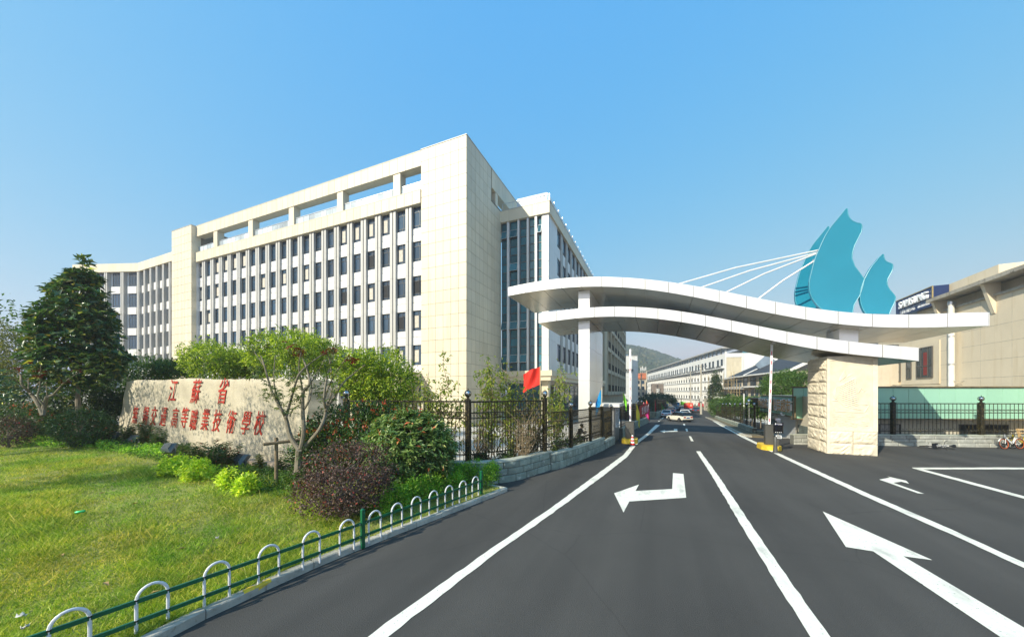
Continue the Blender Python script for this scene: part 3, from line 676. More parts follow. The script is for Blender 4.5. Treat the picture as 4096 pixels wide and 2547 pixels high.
def canopy(top, bot, a0, a1, n):
    ft, fb = curve(top), curve(bot); w = (a1-a0)/n
    core = MB(); As = np.linspace(a0+.02, a1-.02, n*3+1)
    core.loft([[(a, .035, fb(a)+.035), (a, GD-.03, fb(a)+.035), (a, GD-.03, ft(a)-.02), (a, .035, ft(a)-.02)] for a in As])
    c = core.build("canopy", M_gcore, gate)
    def strip(name, i, y0, y1, zf, m, g=.014):
        xs = np.linspace(a0+i*w+g, a0+(i+1)*w-g, 5); b = MB()
        b.loft([[(a, y0, zf(a)[0]), (a, y1, zf(a)[0]), (a, y1, zf(a)[1]), (a, y0, zf(a)[1])] for a in xs]); return b.build(name, m, c, smooth=True)
    for i in range(n):
        strip("fascia_panel", i, 0, .034, lambda a: (fb(a), ft(a)), M_gate)
        for k in range(3):
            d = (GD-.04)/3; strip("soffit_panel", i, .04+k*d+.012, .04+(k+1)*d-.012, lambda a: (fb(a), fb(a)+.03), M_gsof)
        strip("top_panel", i, .036, GD, lambda a: (ft(a)-.018, ft(a)), M_gate)
    for a, g in ((a0, -.02), (a1, .02)):
        b = MB(); x0, x1 = min(a, a+g), max(a, a+g); b.box(x0, x1, .0, GD, fb(a)+.0, ft(a)); b.build("end_panel", M_gate, c)
    return ft, fb
uT, uB = canopy(UT, UB, -10.18, 14.22, 18)
lT, lB = canopy(LT, LB, -7.8, 11.85, 15)
# left steel fin pillar
pl = MB(); pl.box(-5.10, -4.37, .93, 7.1, -.9, lB(-4.7)+.02); pl.box(-5.10, -4.37, .93, 7.1, lT(-4.7)-.01, uB(-4.7)+.02); pil = pl.build("pillar_core", M_gcore, gate)
for z0, z1 in ((-.9, 1.6), (1.6, 4.1), (4.1, 6.4), (6.4, lB(-4.7)-.02), (lT(-4.7)+.01, uB(-4.7)-.02)):
    b = MB(); b.box(-5.13, -4.34, .9, .93, z0+.006, z1-.006); b.build("pillar_panel", M_gate, pil)
    for y0, y1 in ((.93, 4.0), (4.0, 7.1)):
        b = MB(); b.box(-4.37, -4.34, y0+.006, y1-.006, z0+.006, z1-.006); b.box(-5.13, -5.10, y0+.006, y1-.006, z0+.006, z1-.006); b.build("pillar_panel", M_gate, pil)
# short post joining the two canopies over the stone pillar
b = MB(); b.box(9.3, 10.1, 1.2, 2.8, lT(9.7)-.05, uB(9.7)+.06); b.build("canopy_post", M_gate, gate)
# stone pillar: core, rock faced blocks, carved panel
px0, px1, py0, py1 = 8.55, 10.62, .6, 3.2
b = MB(); b.box(px0+.06, px1-.06, py0+.06, py1-.06, -.5, 5.24); sp_ = b.build("stone_pillar", M_stone, gate)
def rock(name, org_, ux, uz, nrm, w, h, seed, amp=.06, g=.012, nx=9, nz=6, parent=None, m=None):
    rg = random.Random(seed); b = MB(); o = Vector(org_); ux = Vector(ux); uz = Vector(uz); n = Vector(nrm)
    def f(u, v):
        e = min(u, 1-u, v, 1-v); q = 0 if e < 1e-6 else min(1, e*6)*(.45*amp+rg.uniform(0, amp)*(1.25-.5*v))
        return o+ux*(g+u*(w-2*g))+uz*(g+v*(h-2*g))+n*q
    b.grid(nx, nz, f); k = nx+1
    edge = [i for i in range(nx+1)]+[j*k+nx for j in range(1, nz+1)]+[nz*k+i for i in range(nx-1, -1, -1)]+[j*k for j in range(nz-1, 0, -1)]
    base = len(b.v); b.v += [tuple(Vector(b.v[i])-n*.12) for i in edge]; m_ = len(edge)
    for i in range(m_): b.f.append((edge[i], base+i, base+(i+1) % m_, edge[(i+1) % m_])); b.mi.append(0)
    return b.build(name, m or M_stone, parent)
ch = [0, .66, 1.32, 1.98, 2.64, 3.30, 3.96, 4.62, 5.26]
for i in range(8):
    z0, z1 = ch[i]-.12, ch[i+1]-.12
    sp = .95 if i % 2 else .98
    rock("stone_block", (px0, py0+.04, z0), (0, 1, 0), (0, 0, 1), (-1, 0, 0), sp, z1-z0, 10+i, parent=sp_)
    rock("stone_block", (px0, py0+.04+sp, z0), (0, 1, 0), (0, 0, 1), (-1, 0, 0), py1-py0-sp-.04, z1-z0, 30+i, parent=sp_)
    rock("stone_block", (px1, py1, z0), (0, -1, 0), (0, 0, 1), (1, 0, 0), py1-py0, z1-z0, 50+i, parent=sp_)
for i in range(2):
    for k in range(2): rock("stone_block", (px0+.12+k*.97, py0, -.12+i*.66), (1, 0, 0), (0, 0, 1), (0, -1, 0), .97, .66, 70+i*2+k, .05, parent=sp_)
b = MB()
b.box(px0, px0+.13, py0-.03, py0+.08, -.12, 5.2); b.build("corner_stone", M_stone, sp_)
b = MB(); b.box(px0+.13, px1, py0-.02, py0+.08, 1.2, 1.40); b.box(px0+.13, px1, py0-.02, py0+.08, 5.0, 5.2); b.box(px1-.2, px1, py0-.02, py0+.08, 1.40, 5.0); b.build("panel_frame", M_stone, sp_)
b = MB(); b.box(px0+.13, px1-.2, py0+.01, py0+.08, 1.40, 5.0); cp = b.build("carved_panel", M_stone, sp_)
def cv(x, y): return (px0+.02+(x-72)/352*1.0, py0+.005, 5.22-y/268.)
b = MB()
def rib(p, q, r=.022):
    r *= 1.5
    P, Q = Vector(cv(*p)), Vector(cv(*q)); b.tube([P, P.lerp(Q, .2), P.lerp(Q, .8), Q], [r*.5, r, r, r*.5], 6)
for i in range(13):
    t = i/12; xl = 240+ (0 if t < .4 else (t-.4)*170); rib((xl, 440+t*285), (478+t*58, 325+t*345), .024)
for i in range(5): t = i/4; rib((248-t*2, 335+t*28), (335+t*20, 200+t*80), .02)
for i in range(5): t = i/4; rib((355+t*5, 310-t*4), (420+t*22, 245+t*20), .012)
for i in range(6): t = i/5; rib((150+t*25, 545+t*75), (215+t*8, 440+t*160), .02)
for p, q in (((132, 640), (190, 800)), ((190, 800), (612, 806)), ((612, 806), (682, 690)), ((682, 690), (548, 688)), ((548, 688), (395, 738)), ((395, 738), (330, 725)), ((330, 725), (232, 640)), ((232, 640), (132, 640)), ((395, 738), (560, 770)), ((490, 305), (490, 420)), ((232, 425), (232, 640)), ((520, 530), (570, 455)), ((570, 455), (612, 505)), ((580, 525), (635, 480))): rib(p, q, .016)
rw_ = random.Random(9)
for i in range(95):
    y = rw_.uniform(825, 1080); x = rw_.uniform(130, 640); l = rw_.uniform(25, 60); rib((x, y), (x+l, y+rw_.uniform(-8, 8)), rw_.uniform(.007, .013))
b.build("boat_relief", M_stone, cp, smooth=True)
# cyan flame emblems
FLB = [(9.94, 7.66), (10.01, 8.1), (10.25, 8.59), (10.39, 9.14), (10.44, 9.42), (10.25, 9.79), (10.03, 10.2), (9.91, 10.67), (9.94, 10.98), (10.03, 11.35), (10.2, 11.77), (10.32, 12.06), (10.34, 12.31), (10.31, 12.46), (10.25, 12.53), (10.15, 12.56), (10.06, 12.62), (9.95, 12.71), (9.86, 12.82), (9.79, 12.96), (9.75, 13.1), (9.73, 13.29), (9.71, 13.43), (9.68, 13.45), (9.64, 13.41), (9.57, 13.31), (9.37, 13.03), (9.19, 12.79), (9.02, 12.56), (8.88, 12.33), (8.76, 12.09), (8.62, 11.75), (8.5, 11.41), (8.37, 11.07), (8.27, 10.72), (8.2, 10.4), (8.14, 10.08), (8.09, 9.85), (8.06, 9.62), (8.06, 9.36), (8.07, 9.09), (8.11, 8.89), (8.19, 8.65), (8.3, 8.44), (8.4, 8.26), (8.53, 8.09), (8.67, 7.92)]
FLS = [(11.44, 7.45), (11.52, 7.71), (11.63, 8.0), (11.67, 8.15), (11.68, 8.31), (11.65, 8.42), (11.58, 8.54), (11.45, 8.76), (11.38, 8.93), (11.35, 9.09), (11.36, 9.21), (11.39, 9.36), (11.49, 9.59), (11.55, 9.73), (11.58, 9.86), (11.58, 10.01), (11.56, 10.1), (11.49, 10.16), (11.41, 10.21), (11.33, 10.27), (11.27, 10.36), (11.24, 10.45), (11.22, 10.56), (11.21, 10.67), (11.18, 10.69), (11.14, 10.65), (11.03, 10.53), (10.92, 10.36), (10.78, 10.17), (10.66, 9.96), (10.54, 9.69), (10.44, 9.44), (10.37, 9.21), (10.31, 8.99), (10.27, 8.77), (10.26, 8.59), (10.27, 8.36), (10.3, 8.15), (10.35, 7.94), (10.41, 7.76), (10.5, 7.57)]
def flame(P, y, th=.22):
    b = MB(); P = [(a, max(z, uT(a)-.06) if i in (0, len(P)-1) else z) for i, (a, z) in enumerate(P)]
    cx, cz = np.mean([p[0] for p in P]), np.mean([p[1] for p in P])
    b.prism(P, lambda u, v: (u, y, v), lambda u, v: (u, y+th, v)); o = b.build("flame", M_flame, gate, fix=True)
    b = MB(); b.tube([(u, y, v) for u, v in P], .022, 6); b.build("rim", M_flrim, o, smooth=True); return o
flame(FLB, 1.4); f2 = flame(FLB, 3.6); flame(FLS, 1.4)
CB = list(zip([(0.45, 10.64), (1.95, 10.18), (3.56, 9.67), (5.46, 8.97)], [(8.49, 11.39), (8.45, 11.27), (8.41, 11.23), (8.29, 10.85)]))
for (a, z), (a2, z2) in CB:
    b = MB(); b.tube([(a-.25, 1.75, uT(a-.25)-.05), ((a+a2)/2, 1.65, (z+z2)/2-.02), (a2+.1, 1.5, z2)], .046, 8); c = b.build("cable", M_cable, gate, smooth=True)
    b = MB(); b.tube([(a2-.06, 1.52, z2-.02), (a2+.22, 1.5, z2+.04)], .06, 8); b.build("cable_clamp", M_steel, c)
# ================================================================ RIGHT SIDE: beige hall, fascia, shop
RD = Vector((.4417, .8972, 0)); hall_rz = math.atan2(-RD.y, -RD.x)      # local +X runs towards the camera, -Y faces the road
HO = Vector((42, 28, 0))
hall = thing("beige_hall", HO, hall_rz, "big beige hall with deep concrete eaves on the right, behind the white gate", "building")
M_hall = mat("beige_render", (.72, .61, .44), .85, var=.06, scale=.35, bump=.1, bscale=10, streak=.10, pervar=.03)
M_eave = mat("weathered_concrete", (.40, .36, .29), .9, var=.2, scale=.8, streak=.35, bump=.3, bscale=9, speck=(1.6, (.15, .13, .10)))
M_bluesign = mat("navy_sign_face", (.012, .028, .10), .4, var=.05)
M_letter = mat("white_sign_letter", (.85, .85, .84), .35)
M_pipe = mat("white_plastic_pipe", (.74, .72, .66), .4, streak=.15)
hp = lambda m, *bx: pieces(m[0], hall, list(bx), m[1])
b = MB(); b.box(-17.34, 14, 0, 14, -1, 11.84); b.box(-26, -17.34, 1.1, 14, -1, 11.2); b.build("wall", M_hall, hall)
b = MB()
for z in (4.6, 6.2, 7.7, 9.24): b.box(-7.0, 14, -.006, .0, z, z+.025); b.box(-10.1, -8.2, -.006, 0, z, z+.025)
for x in (-4.6, -1.2, 2.2): b.box(x, x+.02, -.006, 0, 3, 11.8)
b.build("render_joint", M_eave, hall)
b = MB(); b.box(-17.3, -10.15, -.06, 0, 4.2, 8.95); b.build("window_bay_panel", M_hall, hall)
b = MB(); b.box(-17.4, 14, -.16, .2, 11.84, 12.06); b.build("ledge", M_eave, hall)
b = MB(); b.box(-16, 14, .8, 12, 12.06, 13.3); b.box(-16, -5.5, 1.6, 12, 13.3, 15.3); b.build("upper_wall", M_hall, hall)
ev = MB(); ev.loft([[(x, -1.05, 13.02+random.uniform(-.015, .015)), (x, 1.9, 13.16), (x, 1.9, 13.6), (x, -.85, 13.42), (x, -1.05, 13.36+random.uniform(-.02, .02))] for x in np.linspace(-10.25, 14, 22)]); ev.build("eave_slab", M_eave, hall)
rf = MB(); rf.loft([[(x, -.6, 13.43), (x, 3.5, 13.62+max(0, (x+8))*.035), (x, 3.5, 13.4), (x, -.6, 13.40)] for x in np.linspace(-8, 14, 40)]); rf.build("roof", mat("dark_roof_tile", (.07, .07, .07), .8, var=.3, scale=4, bump=.6, bscale=14), hall)
for x in (-9.9, -3.1, 3.7):
    b = MB(); b.prism([(-1.0, 13.0), (-.75, 13.0), (0, 10.3), (.05, 10.3), (.9, 13.1), (-.9, 13.1)][:2]+[(-.08, 10.36), (.02, 10.3), (.3, 10.4), (.3, 13.08), (-1.0, 13.02)], lambda u, v: (x-.14, u, v), lambda u, v: (x+.26, u, v)); b.build("eave_bracket", M_hall, hall)
b = MB(); b.box(-19.3, -11.9, .25, 1.5, 13.05, 15.25); sg = b.build("sign_board", M_bluesign, hall)
b = MB(); b.box(-19.33, -11.87, .2, .26, 15.2, 15.28); b.box(-11.98, -11.86, .18, .27, 13.1, 15.2); b.build("sign_trim", mat("tarnished_gold", (.42, .32, .14), .5, .3, var=.3, scale=5), sg)
x0 = -18.35
for ch_, w in zip("SAMSUNG", (.78, .82, .92, .78, .82, .82, .84)):
    me = text_mesh(ch_, 1.22, .11, M_letter, offset=.022); inst("sign_letter", me, sg, (x0+w/2, .13, 14.38), rot=(R(90), 0, 0)); x0 += w
inst("sign_text", text_mesh("三星电子服务中心", .40, .01, M_letter, offset=.006), sg, (-16.75, .235, 13.42), rot=(R(90), 0, 0))
inst("sign_text", text_mesh("400-810-5858", .40, .01, M_letter, offset=.008), sg, (-13.55, .235, 13.42), rot=(R(90), 0, 0))
b = MB(); b.box(-18.3, -12.4, .236, .249, 13.74, 13.765); b.build("sign_rule", M_letter, sg)
b = MB(); b.tube([(-7.6, -.42, 3.2), (-7.6, -.42, 12.5)], .23, 14); pp = b.build("drain_pipe", M_pipe, hall, smooth=True)
b = MB()
for z in (8.9, 6.05): b.tube([(-7.6, -.42, z), (-7.6, -.42, z+.12)], .25, 14)
b.tube([(-7.6, -.42, 12.2), (-7.6, -.42, 12.52)], .27, 14); b.build("pipe_collar", M_steel, pp, smooth=True)
b = MB(); b.beam((-7.4, -.4, 4.4), (-6.6, 0, 4.4), .04); b.beam((-7.4, -.4, 4.4), (-6.9, 0, 4.0), .03); b.build("pipe_bracket", M_eave, pp)
M_bronze = mat("bronze_frame", (.10, .095, .085), .45, .2)
M_hglass = glass("dusty_glass", (.05, .06, .055), .12)
wmesh('H1', 2.9, 3.5, (.62,), ((0, .62, .3), (0, .62, .73), (.62, 1, .3), (.62, 1, .73)), .1, .12, M_bronze); MS['H1p'] = boxm("pane", 2.7, .012, 3.3, M_hglass)
wmesh('H2', 1.0, 2.3, (.45,), ((.45, 1, .5),), .07, .1, M_bronze); MS['H2p'] = boxm("pane", .86, .012, 2.16, M_hglass)
wmesh('H3', 2.2, 2.5, (.45,), ((0, .45, .55), (.45, 1, .55)), .07, .1, M_bronze); MS['H3p'] = boxm("pane", 2.06, .012, 2.36, M_hglass)
M_red = mat("red_cloth", (.55, .025, .02), .7, var=.1)
o = window(hall, 'H1', (-12.6, -.19, 4.92)); sub("curtain", boxm("curtain", .75, .01, 2.6, mat("dark_red_curtain", (.22, .03, .02), .8)), o, (.25, .045, 1.6))
window(hall, 'H2', (-15.6, -.17, 4.89)); window(hall, 'H3', (-21.3, 1.02, 4.66)); window(hall, 'H2', (-18.7, 1.02, 4.6))
b = MB(); [b.box(-17.9, -17.4, .9, 1.1, 4.6+k*.16, 4.7+k*.16) for k in range(16)]; b.build("louvre", M_grey, hall)
b = MB(); b.box(-26, -17.4, .2, 1.1, 4.0, 4.14); b.box(-24, -17.6, .4, .6, 4.2, 4.25); b.build("sill_slab", M_eave, hall)
# ---------------------------------------------------------------- low shop with green fascia in front of the hall
shop_rz = -.029
shop = thing("green_fascia_shop", (19.75, 23.9, 0), shop_rz, "low shop with a pale green panel fascia behind the stone pillar and iron fence", "shop")
M_green = mat("pale_green_panel", (.36, .66, .49), .30, var=.04, scale=.5, pervar=.04, spec=.5)
M_greendk = mat("green_sign_face", (.20, .38, .28), .35, var=.08, scale=.8, streak=.1)
M_joint = mat("dark_joint", (.03, .05, .05), .7)
M_wallw = mat("shop_wall_paint", (.62, .56, .44), .85, var=.06, scale=.6, streak=.12)
b = MB(); b.box(0.02, 26, .16, .24, 1.42, 3.60); b.build("fascia_backing", M_joint, shop)
xs = [0.0, .70, 1.55]+[1.55+1.05*i for i in range(1, 22)]
pieces("green_panel", shop, [(xs[i]+.012, xs[i+1]-.012, .12, .16, 1.45, 3.57) for i in range(len(xs)-1)], M_green)
b = MB(); b.box(-.05, 26, .02, .3, 3.60, 3.68); b.box(-.03, 26, .04, .3, 1.36, 1.43); b.box(-.045, -.02, .08, .12, 1.43, 3.6); b.build("fascia_trim", mat("rusty_trim", (.20, .15, .08), .7, .2, var=.4, scale=4), shop)
b = MB(); b.box(3.0, 26, .85, 3.2, -1, 3.59); b.build("wall", M_wallw, shop)
wmesh('S1', 2.9, 1.35, (), ((0, 1, .5),), .06, .1, M_bronze); MS['S1p'] = boxm("pane", 2.78, .012, 1.23, mat("papered_pane", (.45, .41, .36), .5, var=.1, scale=3))
wmesh('S2', 3.4, 1.35, (), ((0, 1, .35), (0, 1, .7)), .06, .1, M_bronze); MS['S2p'] = boxm("pane", 3.28, .012, 1.23, M_glassd)
window(shop, 'S1', (6.6, .80, -.35)); window(shop, 'S2', (13.8, .80, -.35)); window(shop, 'S1', (19.6, .80, -.35))
# road-facing side of the shop: sign, shutter, stone tiles
side = thing("corner_grocery", (*W(8.86, 29.75), 0), TH, "small roadside grocery with a roller shutter and green name board", "shop")
M_gold = mat("gold_letter_face", (.62, .30, .05), .35, .3, var=.15, scale=6)
b = MB(); b.box(-.04, .04, -.1, 8.5, 1.58, 2.92); sb_ = b.build("name_board", M_greendk, side)
b = MB(); b.box(-.06, .06, -.14, 8.55, 2.92, 3.0); b.box(-.06, .05, -.14, -.1, 1.5, 2.92); b.box(-.06, .06, -.1, 8.55, 1.50, 1.58); b.build("board_trim", MATS["rusty_trim"], sb_)
def side_text(ch_, y, z, size, dep=.16):
    L = inst("board_letter", text_mesh(ch_, size, dep*.5, M_letter, offset=.012), sb_, (-.04-dep*.5, y, z), rot=(R(90), 0, R(-90)))
    f = sub("letter_face", text_mesh(ch_, size, .004, M_gold, offset=.008), L, (0, 0, dep*.5+.004))
for i, ch_ in enumerate("市超民便"): side_text(ch_, .62+i*.98, 2.22, 1.02)
for i, ch_ in enumerate("品食闲休"): side_text(ch_, 6.0+i*.72, 2.26, .88)
q = MB(); q.tube([(-.1, 5.0+.34*math.cos(t*.5236), 2.24+.5*math.sin(t*.5236)) for t in range(13)], .05, 8); q.tube([(-.1, 5.0+.2*math.cos(t*.5236), 2.24+.3*math.sin(t*.5236)) for t in range(13)], .03, 8)
q.beam((-.1, 4.9, 2.05), (-.1, 5.12, 2.45), .06); q.build("board_emblem", mat("dull_brass", (.20, .15, .06), .4, .5), sb_, smooth=True)
b = MB(); b.sphere((-.25, 1.75, 1.68), .09, 10, 6); b.beam((-.04, 1.75, 1.6), (-.3, 1.75, 1.6), .05); b.beam((-.3, 1.6, 1.6), (-.3, 1.1, 1.57), .07); b.build("camera_bracket", M_letter, sb_)
b = MB(); b.box(.55, 3.4, -2.2, 8.5, -1.2, 3.0); b.box(.5, .6, 1.2, 1.45, -.3, 1.6); b.box(.5, .6, 5.55, 5.8, -.3, 1.6); b.build("wall", M_wallw, side)
M_shut = mat("white_shutter_slat", (.68, .67, .64), .45, .2, var=.04)
sh = thing("roller_shutter", (0, 0, 0)); sh.parent = side; PO[sh.name] = Vector((0, 0, 0))
slm = MB(); slm.loft([[(0, y, 0), (-.028, y, .02), (-.03, y, .045), (0, y, .064)] for y in (1.46, 5.54)]); me = slm.mesh("shutter_slat", M_shut)
for k in range(27): inst("shutter_slat", me, sh, (.545, 0, -.3+k*.067))
b = MB(); b.box(.1, .8, 1.0, 6.2, -.8, -.3); b.build("door_step", M_conc, side)
M_slate = mat("green_slate", (.13, .155, .135), .7, var=.2, scale=2.5, bump=.4, bscale=14, pervar=.2)
it = []
for r in range(6):
    z0 = -.55+r*.25
    for k in range(7):
        y = -2.1+k*.46+(0 if r % 2 else .23)
        if y+.44 < 1.2: it.append((.52, .57, y, y+.44, z0, z0+.235))
    for k in range(4): it.append((.52, .57, 5.85+k*.46, 6.29+k*.46-.01, z0, z0+.235))
pieces("slate_tile", side, it, M_slate)
# ================================================================ DISTANCE: hill, white block, long dormitory, villa under repair
M_hill = mat("wooded_hillside", (.055, .066, .028), .95, var=.5, scale=.022, bump=1., bscale=.35, speck=(.05, (.10, .105, .042)))
def hz(x, y):
    u = np.interp(x, [-400, 0, 120, 215, 262, 300, 330, 372, 420, 520, 700, 1000], [20, 70, 96, 104, 98, 88, 78, 64, 52, 34, 18, 0])
    return u*np.exp(-((y-720)/210.)**2)
nx, ny = 260, 90; rng = np.random.default_rng(2)
X, Y = np.meshgrid(np.linspace(-350, 1000, nx), np.linspace(430, 960, ny)); Zh = hz(X*720/np.maximum(Y, 1), Y)
bumpz = np.zeros_like(Zh)
for fx, fy, am in ((.045, .06, 2.2), (.11, .13, 1.4), (.23, .2, 1.0)): bumpz += am*np.sin(X*fx+2*np.sin(Y*fy))*np.cos(Y*fy*1.3+X*fx*.4)
Zh = Zh+bumpz*(Zh > 3)*.7+rng.random(Zh.shape)*2.6*(Zh > 3)-6
V = np.stack([X, Y, Zh], 2).reshape(-1, 3); i = (np.arange(ny-1)[:, None]*nx+np.arange(nx-1)).ravel(); F = np.stack([i, i+1, i+nx+1, i+nx], 1)
hill = np_obj("hill", V, F, M_hill, smooth=False); tag(hill, "wooded hill rising beyond the end of the road", kind='structure')
# tree crowns covering the hill face: a far wood that reads as one mass
cx = -100+rng.random(9000)*650; cy = 480+rng.random(9000)*260; cz = hz(cx*720/cy, cy)-4
k = cz > 2; cx, cy, cz = cx[k], cy[k], cz[k]; n = len(cx)
ico = [(0, 0, 1)]+[(.9*math.cos(t*1.2566), .9*math.sin(t*1.2566), .35) for t in range(5)]+[(.8*math.cos(t*1.2566+.6), .8*math.sin(t*1.2566+.6), -.4) for t in range(5)]
icf = [(0, 1+j, 1+(j+1) % 5) for j in range(5)]+[(1+j, 6+j, 1+(j+1) % 5) for j in range(5)]+[(1+(j+1) % 5, 6+j, 6+(j+1) % 5) for j in range(5)]
ico = np.array(ico); r = 2.2+2.6*rng.random((n, 1, 1)); sc = rng.uniform(.75, 1.3, (n, 11, 3))
V = (ico[None]*sc*r*np.array([1, 1, .85])+np.stack([cx, cy, cz+1.5], 1)[:, None]).reshape(-1, 3); F = (np.array(icf)[None]+(np.arange(n)*11)[:, None, None]).reshape(-1, 3)
M_far = leafm("far_wood", [(0, (.030, .042, .015)), (.5, (.050, .062, .024)), (.85, (.080, .085, .035)), (1, (.12, .11, .06))], .0, .9, .1, 1.1)
wood = np_obj("hill_woodland", V, F, M_far); tag(wood, "dense woodland covering the distant hill", "woodland", kind='stuff')
M_paint = mat("white_render", (.74, .73, .70), .8, var=.03, scale=.3, streak=.05)
# white block
wb = thing("white_block", (47.5, 142, -3), 0, "tall plain white gable block in front of the wooded hill", "building")
b = MB(); b.box(-1, 4.6, 0, 22, 0, 21.2); b.box(4.6, 5.0, .5, 22, 0, 20.8); b.build("wall", M_paint, wb)
b = MB(); b.box(-1.2, 4.8, -.1, 22, 21.2, 21.45); b.build("roof_edge", M_fin, wb)
b = MB(); b.box(-1, 2, 4, 20, 21.45, 22.1); b.build("roof_sheet", mat("blue_roof_sheet", (.05, .17, .36), .5), wb)
for x in (-.8, .5, 1.7):
    b = MB(); b.box(x, x+1.1, -.45, 0, 14.6, 15.9); u = b.build("air_conditioner", M_fin, wb)
    b = MB(); b.lathe([(.36, 0), (.36, .03)], (x+.55, -.48, 15.25), 12, Matrix.Rotation(R(90), 3, 'X')); b.build("fan_grille", M_black, u)
pieces("wall_joint", wb, [(-1, 4.6, -.02, .0, z, z+.06) for z in (4.5, 8.5, 12.5, 16.5)], M_fin)
# orange trimmed block behind
ob = thing("orange_roofed_block", (66, 178, -3.2), 0, "cream block with an orange parapet between the white block and the dormitory", "building")
M_cream = mat("cream_render", (.60, .50, .37), .85, var=.05); M_or = mat("terracotta_trim", (.55, .19, .09), .8)
b = MB(); b.box(-4, 4.2, 0, 14, 0, 13.2); b.build("wall", M_cream, ob); b = MB(); b.box(-4.4, 4.4, -.5, 14, 13.2, 14.2); b.build("parapet", M_or, ob)
b = MB(); b.box(2.2, 5.0, 2, 8, 14.2, 16.4); b.build("stair_head", M_or, ob)
wmesh('O', 1.3, 1.8, (.5,), ((0, 1, .5),), .08)
for r_ in range(4):
    for x in (-2.4, -.2, 2.2): window(ob, 'O', (x, -.06, 1.6+r_*3.0))
for x, h in ((2.2, 4.5), (3.0, 5.5), (3.9, 4.2), (4.8, 5)):
    b = MB(); b.tube([(x, 3, 16.4), (x, 3, 16.4+h*.7)], .06, 5); b.box(x-.2, x+.2, 2.85, 3.1, 16.4+h*.3, 16.4+h*.65); b.build("roof_antenna", M_paint, ob)
# long dormitory
dr = thing("long_dormitory", (100.4, 254, 0), math.atan2(-140, -28.7), "long white six storey dormitory receding along the road, rows of balconies", "building")
DL = 141.2
b = MB(); b.box(0, DL, .9, 16, -4, 11.5); b.box(0, DL, 0, 16, 11.5, 16.3); b.box(DL-1.9, DL, 0, .9, -4, 11.5); b.build("wall", M_paint, dr)
b = MB(); b.box(0, DL+1, -1.3, 4, 17.95, 18.35); b.box(DL-.2, DL+.3, -1.0, 7, 17.6, 18.0); b.build("roof_canopy", M_fin, dr)
cm = boxm("canopy_post", .5, .5, 1.7, M_paint); lm = MB(); [lm.box(-1.7, 1.7, -.03, .03, z, z+.09) for z in (.3, .65, 1.0)]; lm = lm.mesh("canopy_rail", M_black)
for i in range(35): inst("canopy_post", cm, dr, (DL-.6-i*4, .4, 17.12)); inst("canopy_rail", lm, dr, (DL-2.6-i*4, .4, 16.3)) if i < 34 else None
wmesh('Q', 1.7, 2.25, (.28,), ((.28, 1, .5), (0, .28, .5)), .09)
for i in range(17):
    for dx in (-1.7, 1.7): window(dr, 'Q', (136.9-i*8+dx, -.06, 12.3))
b = MB(); b.box(0, DL-.3, -.9, .1, 11.35, 11.6); b.build("air_conditioner_ledge", M_paint, dr)
am = MB(); am.box(-.5, .5, -.35, .05, 0, .62); am.box(-.25, .25, -.37, -.35, .1, .55); am = am.mesh("air_conditioner", M_grey)
rg = random.Random(3)
for i in range(34):
    for d in (-1.3, 0, 1.3):
        if rg.random() < .8: inst("air_conditioner", am, dr, (137-i*4+d+rg.uniform(-.2, .2), -.4, 11.6))
fm = boxm("partition_fin", .22, 1.0, 3.5, M_paint); rm = MB(); rm.box(-.85, .85, -.06, 0, .1, 1.35); rm = rm.mesh("railing", mat("dark_rail_panel", (.13, .12, .10), .6))
gm = boxm("window_opening", 1.5, .05, 1.4, mat("dim_window", (.30, .27, .22), .4, var=.2))
for fl, z in enumerate((7.6, 4.0, .4, -3.2)):
    b = MB(); b.box(0, DL-1.9, -.15, .9, z-.35, z); b.build("balcony_slab", M_paint, dr)
    for i in range(70):
        if i < 46: inst("partition_fin", fm, dr, (DL-2.0-i*2, .42, z+1.75))
    sf = MB(); [sf.box(DL-2.0-i*2-.11, DL-2.0-i*2+.11, -.08, .92, z, z+3.5) for i in range(46, 70)]; tag(sf.build("far_partition", M_paint, dr), kind='stuff')
    for i in range(34):
        inst("railing", rm, dr, (DL-3.0-i*4, -.02, z))
        inst("window_opening", gm, dr, (DL-3.0-i*4, .87, z+1.9))
# end of the dormitory, glass link and beige wall
b = MB(); b.box(DL, DL+.25, 0, 5.4, 14.95, 16.3); b.box(DL, DL+.25, 0, .35, -4, 14.95); b.box(DL, DL+.25, 5.0, 5.4, -4, 14.95); b.build("gable_frame", M_paint, dr)
gp = []
for k in range(8):
    for j in range(6): gp.append((DL+.02, DL+.1, .38+j*.77, 1.13+j*.77, 14.9-(k+1)*1.5+.01, 14.9-k*1.5-.01))
pieces("gable_panel", dr, gp, M_tile)
b = MB(); b.box(DL-12, DL-.4, 5.4, 10.0, -4, 17.6); b.build("glass_link_frame", M_grey, dr)
pieces("glass_pane", dr, [(DL-.4, DL-.33, 5.5+j*1.13, 6.58+j*1.13, 17.5-(k+1)*2.6+.06, 17.5-k*2.6-.06) for k in range(7) for j in range(4)], M_teal)
b = MB(); b.box(DL-14, DL-.2, 10.05, 23, -4, 15.2); b.build("beige_gable", M_tiledk, dr)
pieces("gable_panel", dr, [(DL-.2, DL-.13, 10.07+j*.92, 10.96+j*.92, 15.2-(k+1)*1.3+.01, 15.2-k*1.3-.01) for k in range(6) for j in range(14)], M_tile)
# brown gatehouse in front of the dormitory
bg_ = thing("brown_gateway", (73.2, 172, -3), -.3, "small grey brown gateway block in front of the long dormitory", "gateway")
M_brown = mat("grey_brown_stone", (.21, .17, .14), .8, var=.15)
b = MB(); b.box(-2.6, 2.9, 0, 5, 8.0, 10.4); b.box(-2.6, -.6, 0, 5, 0, 8); b.box(1.4, 2.9, 0, 5, 0, 8); b.build("wall", M_brown, bg_)
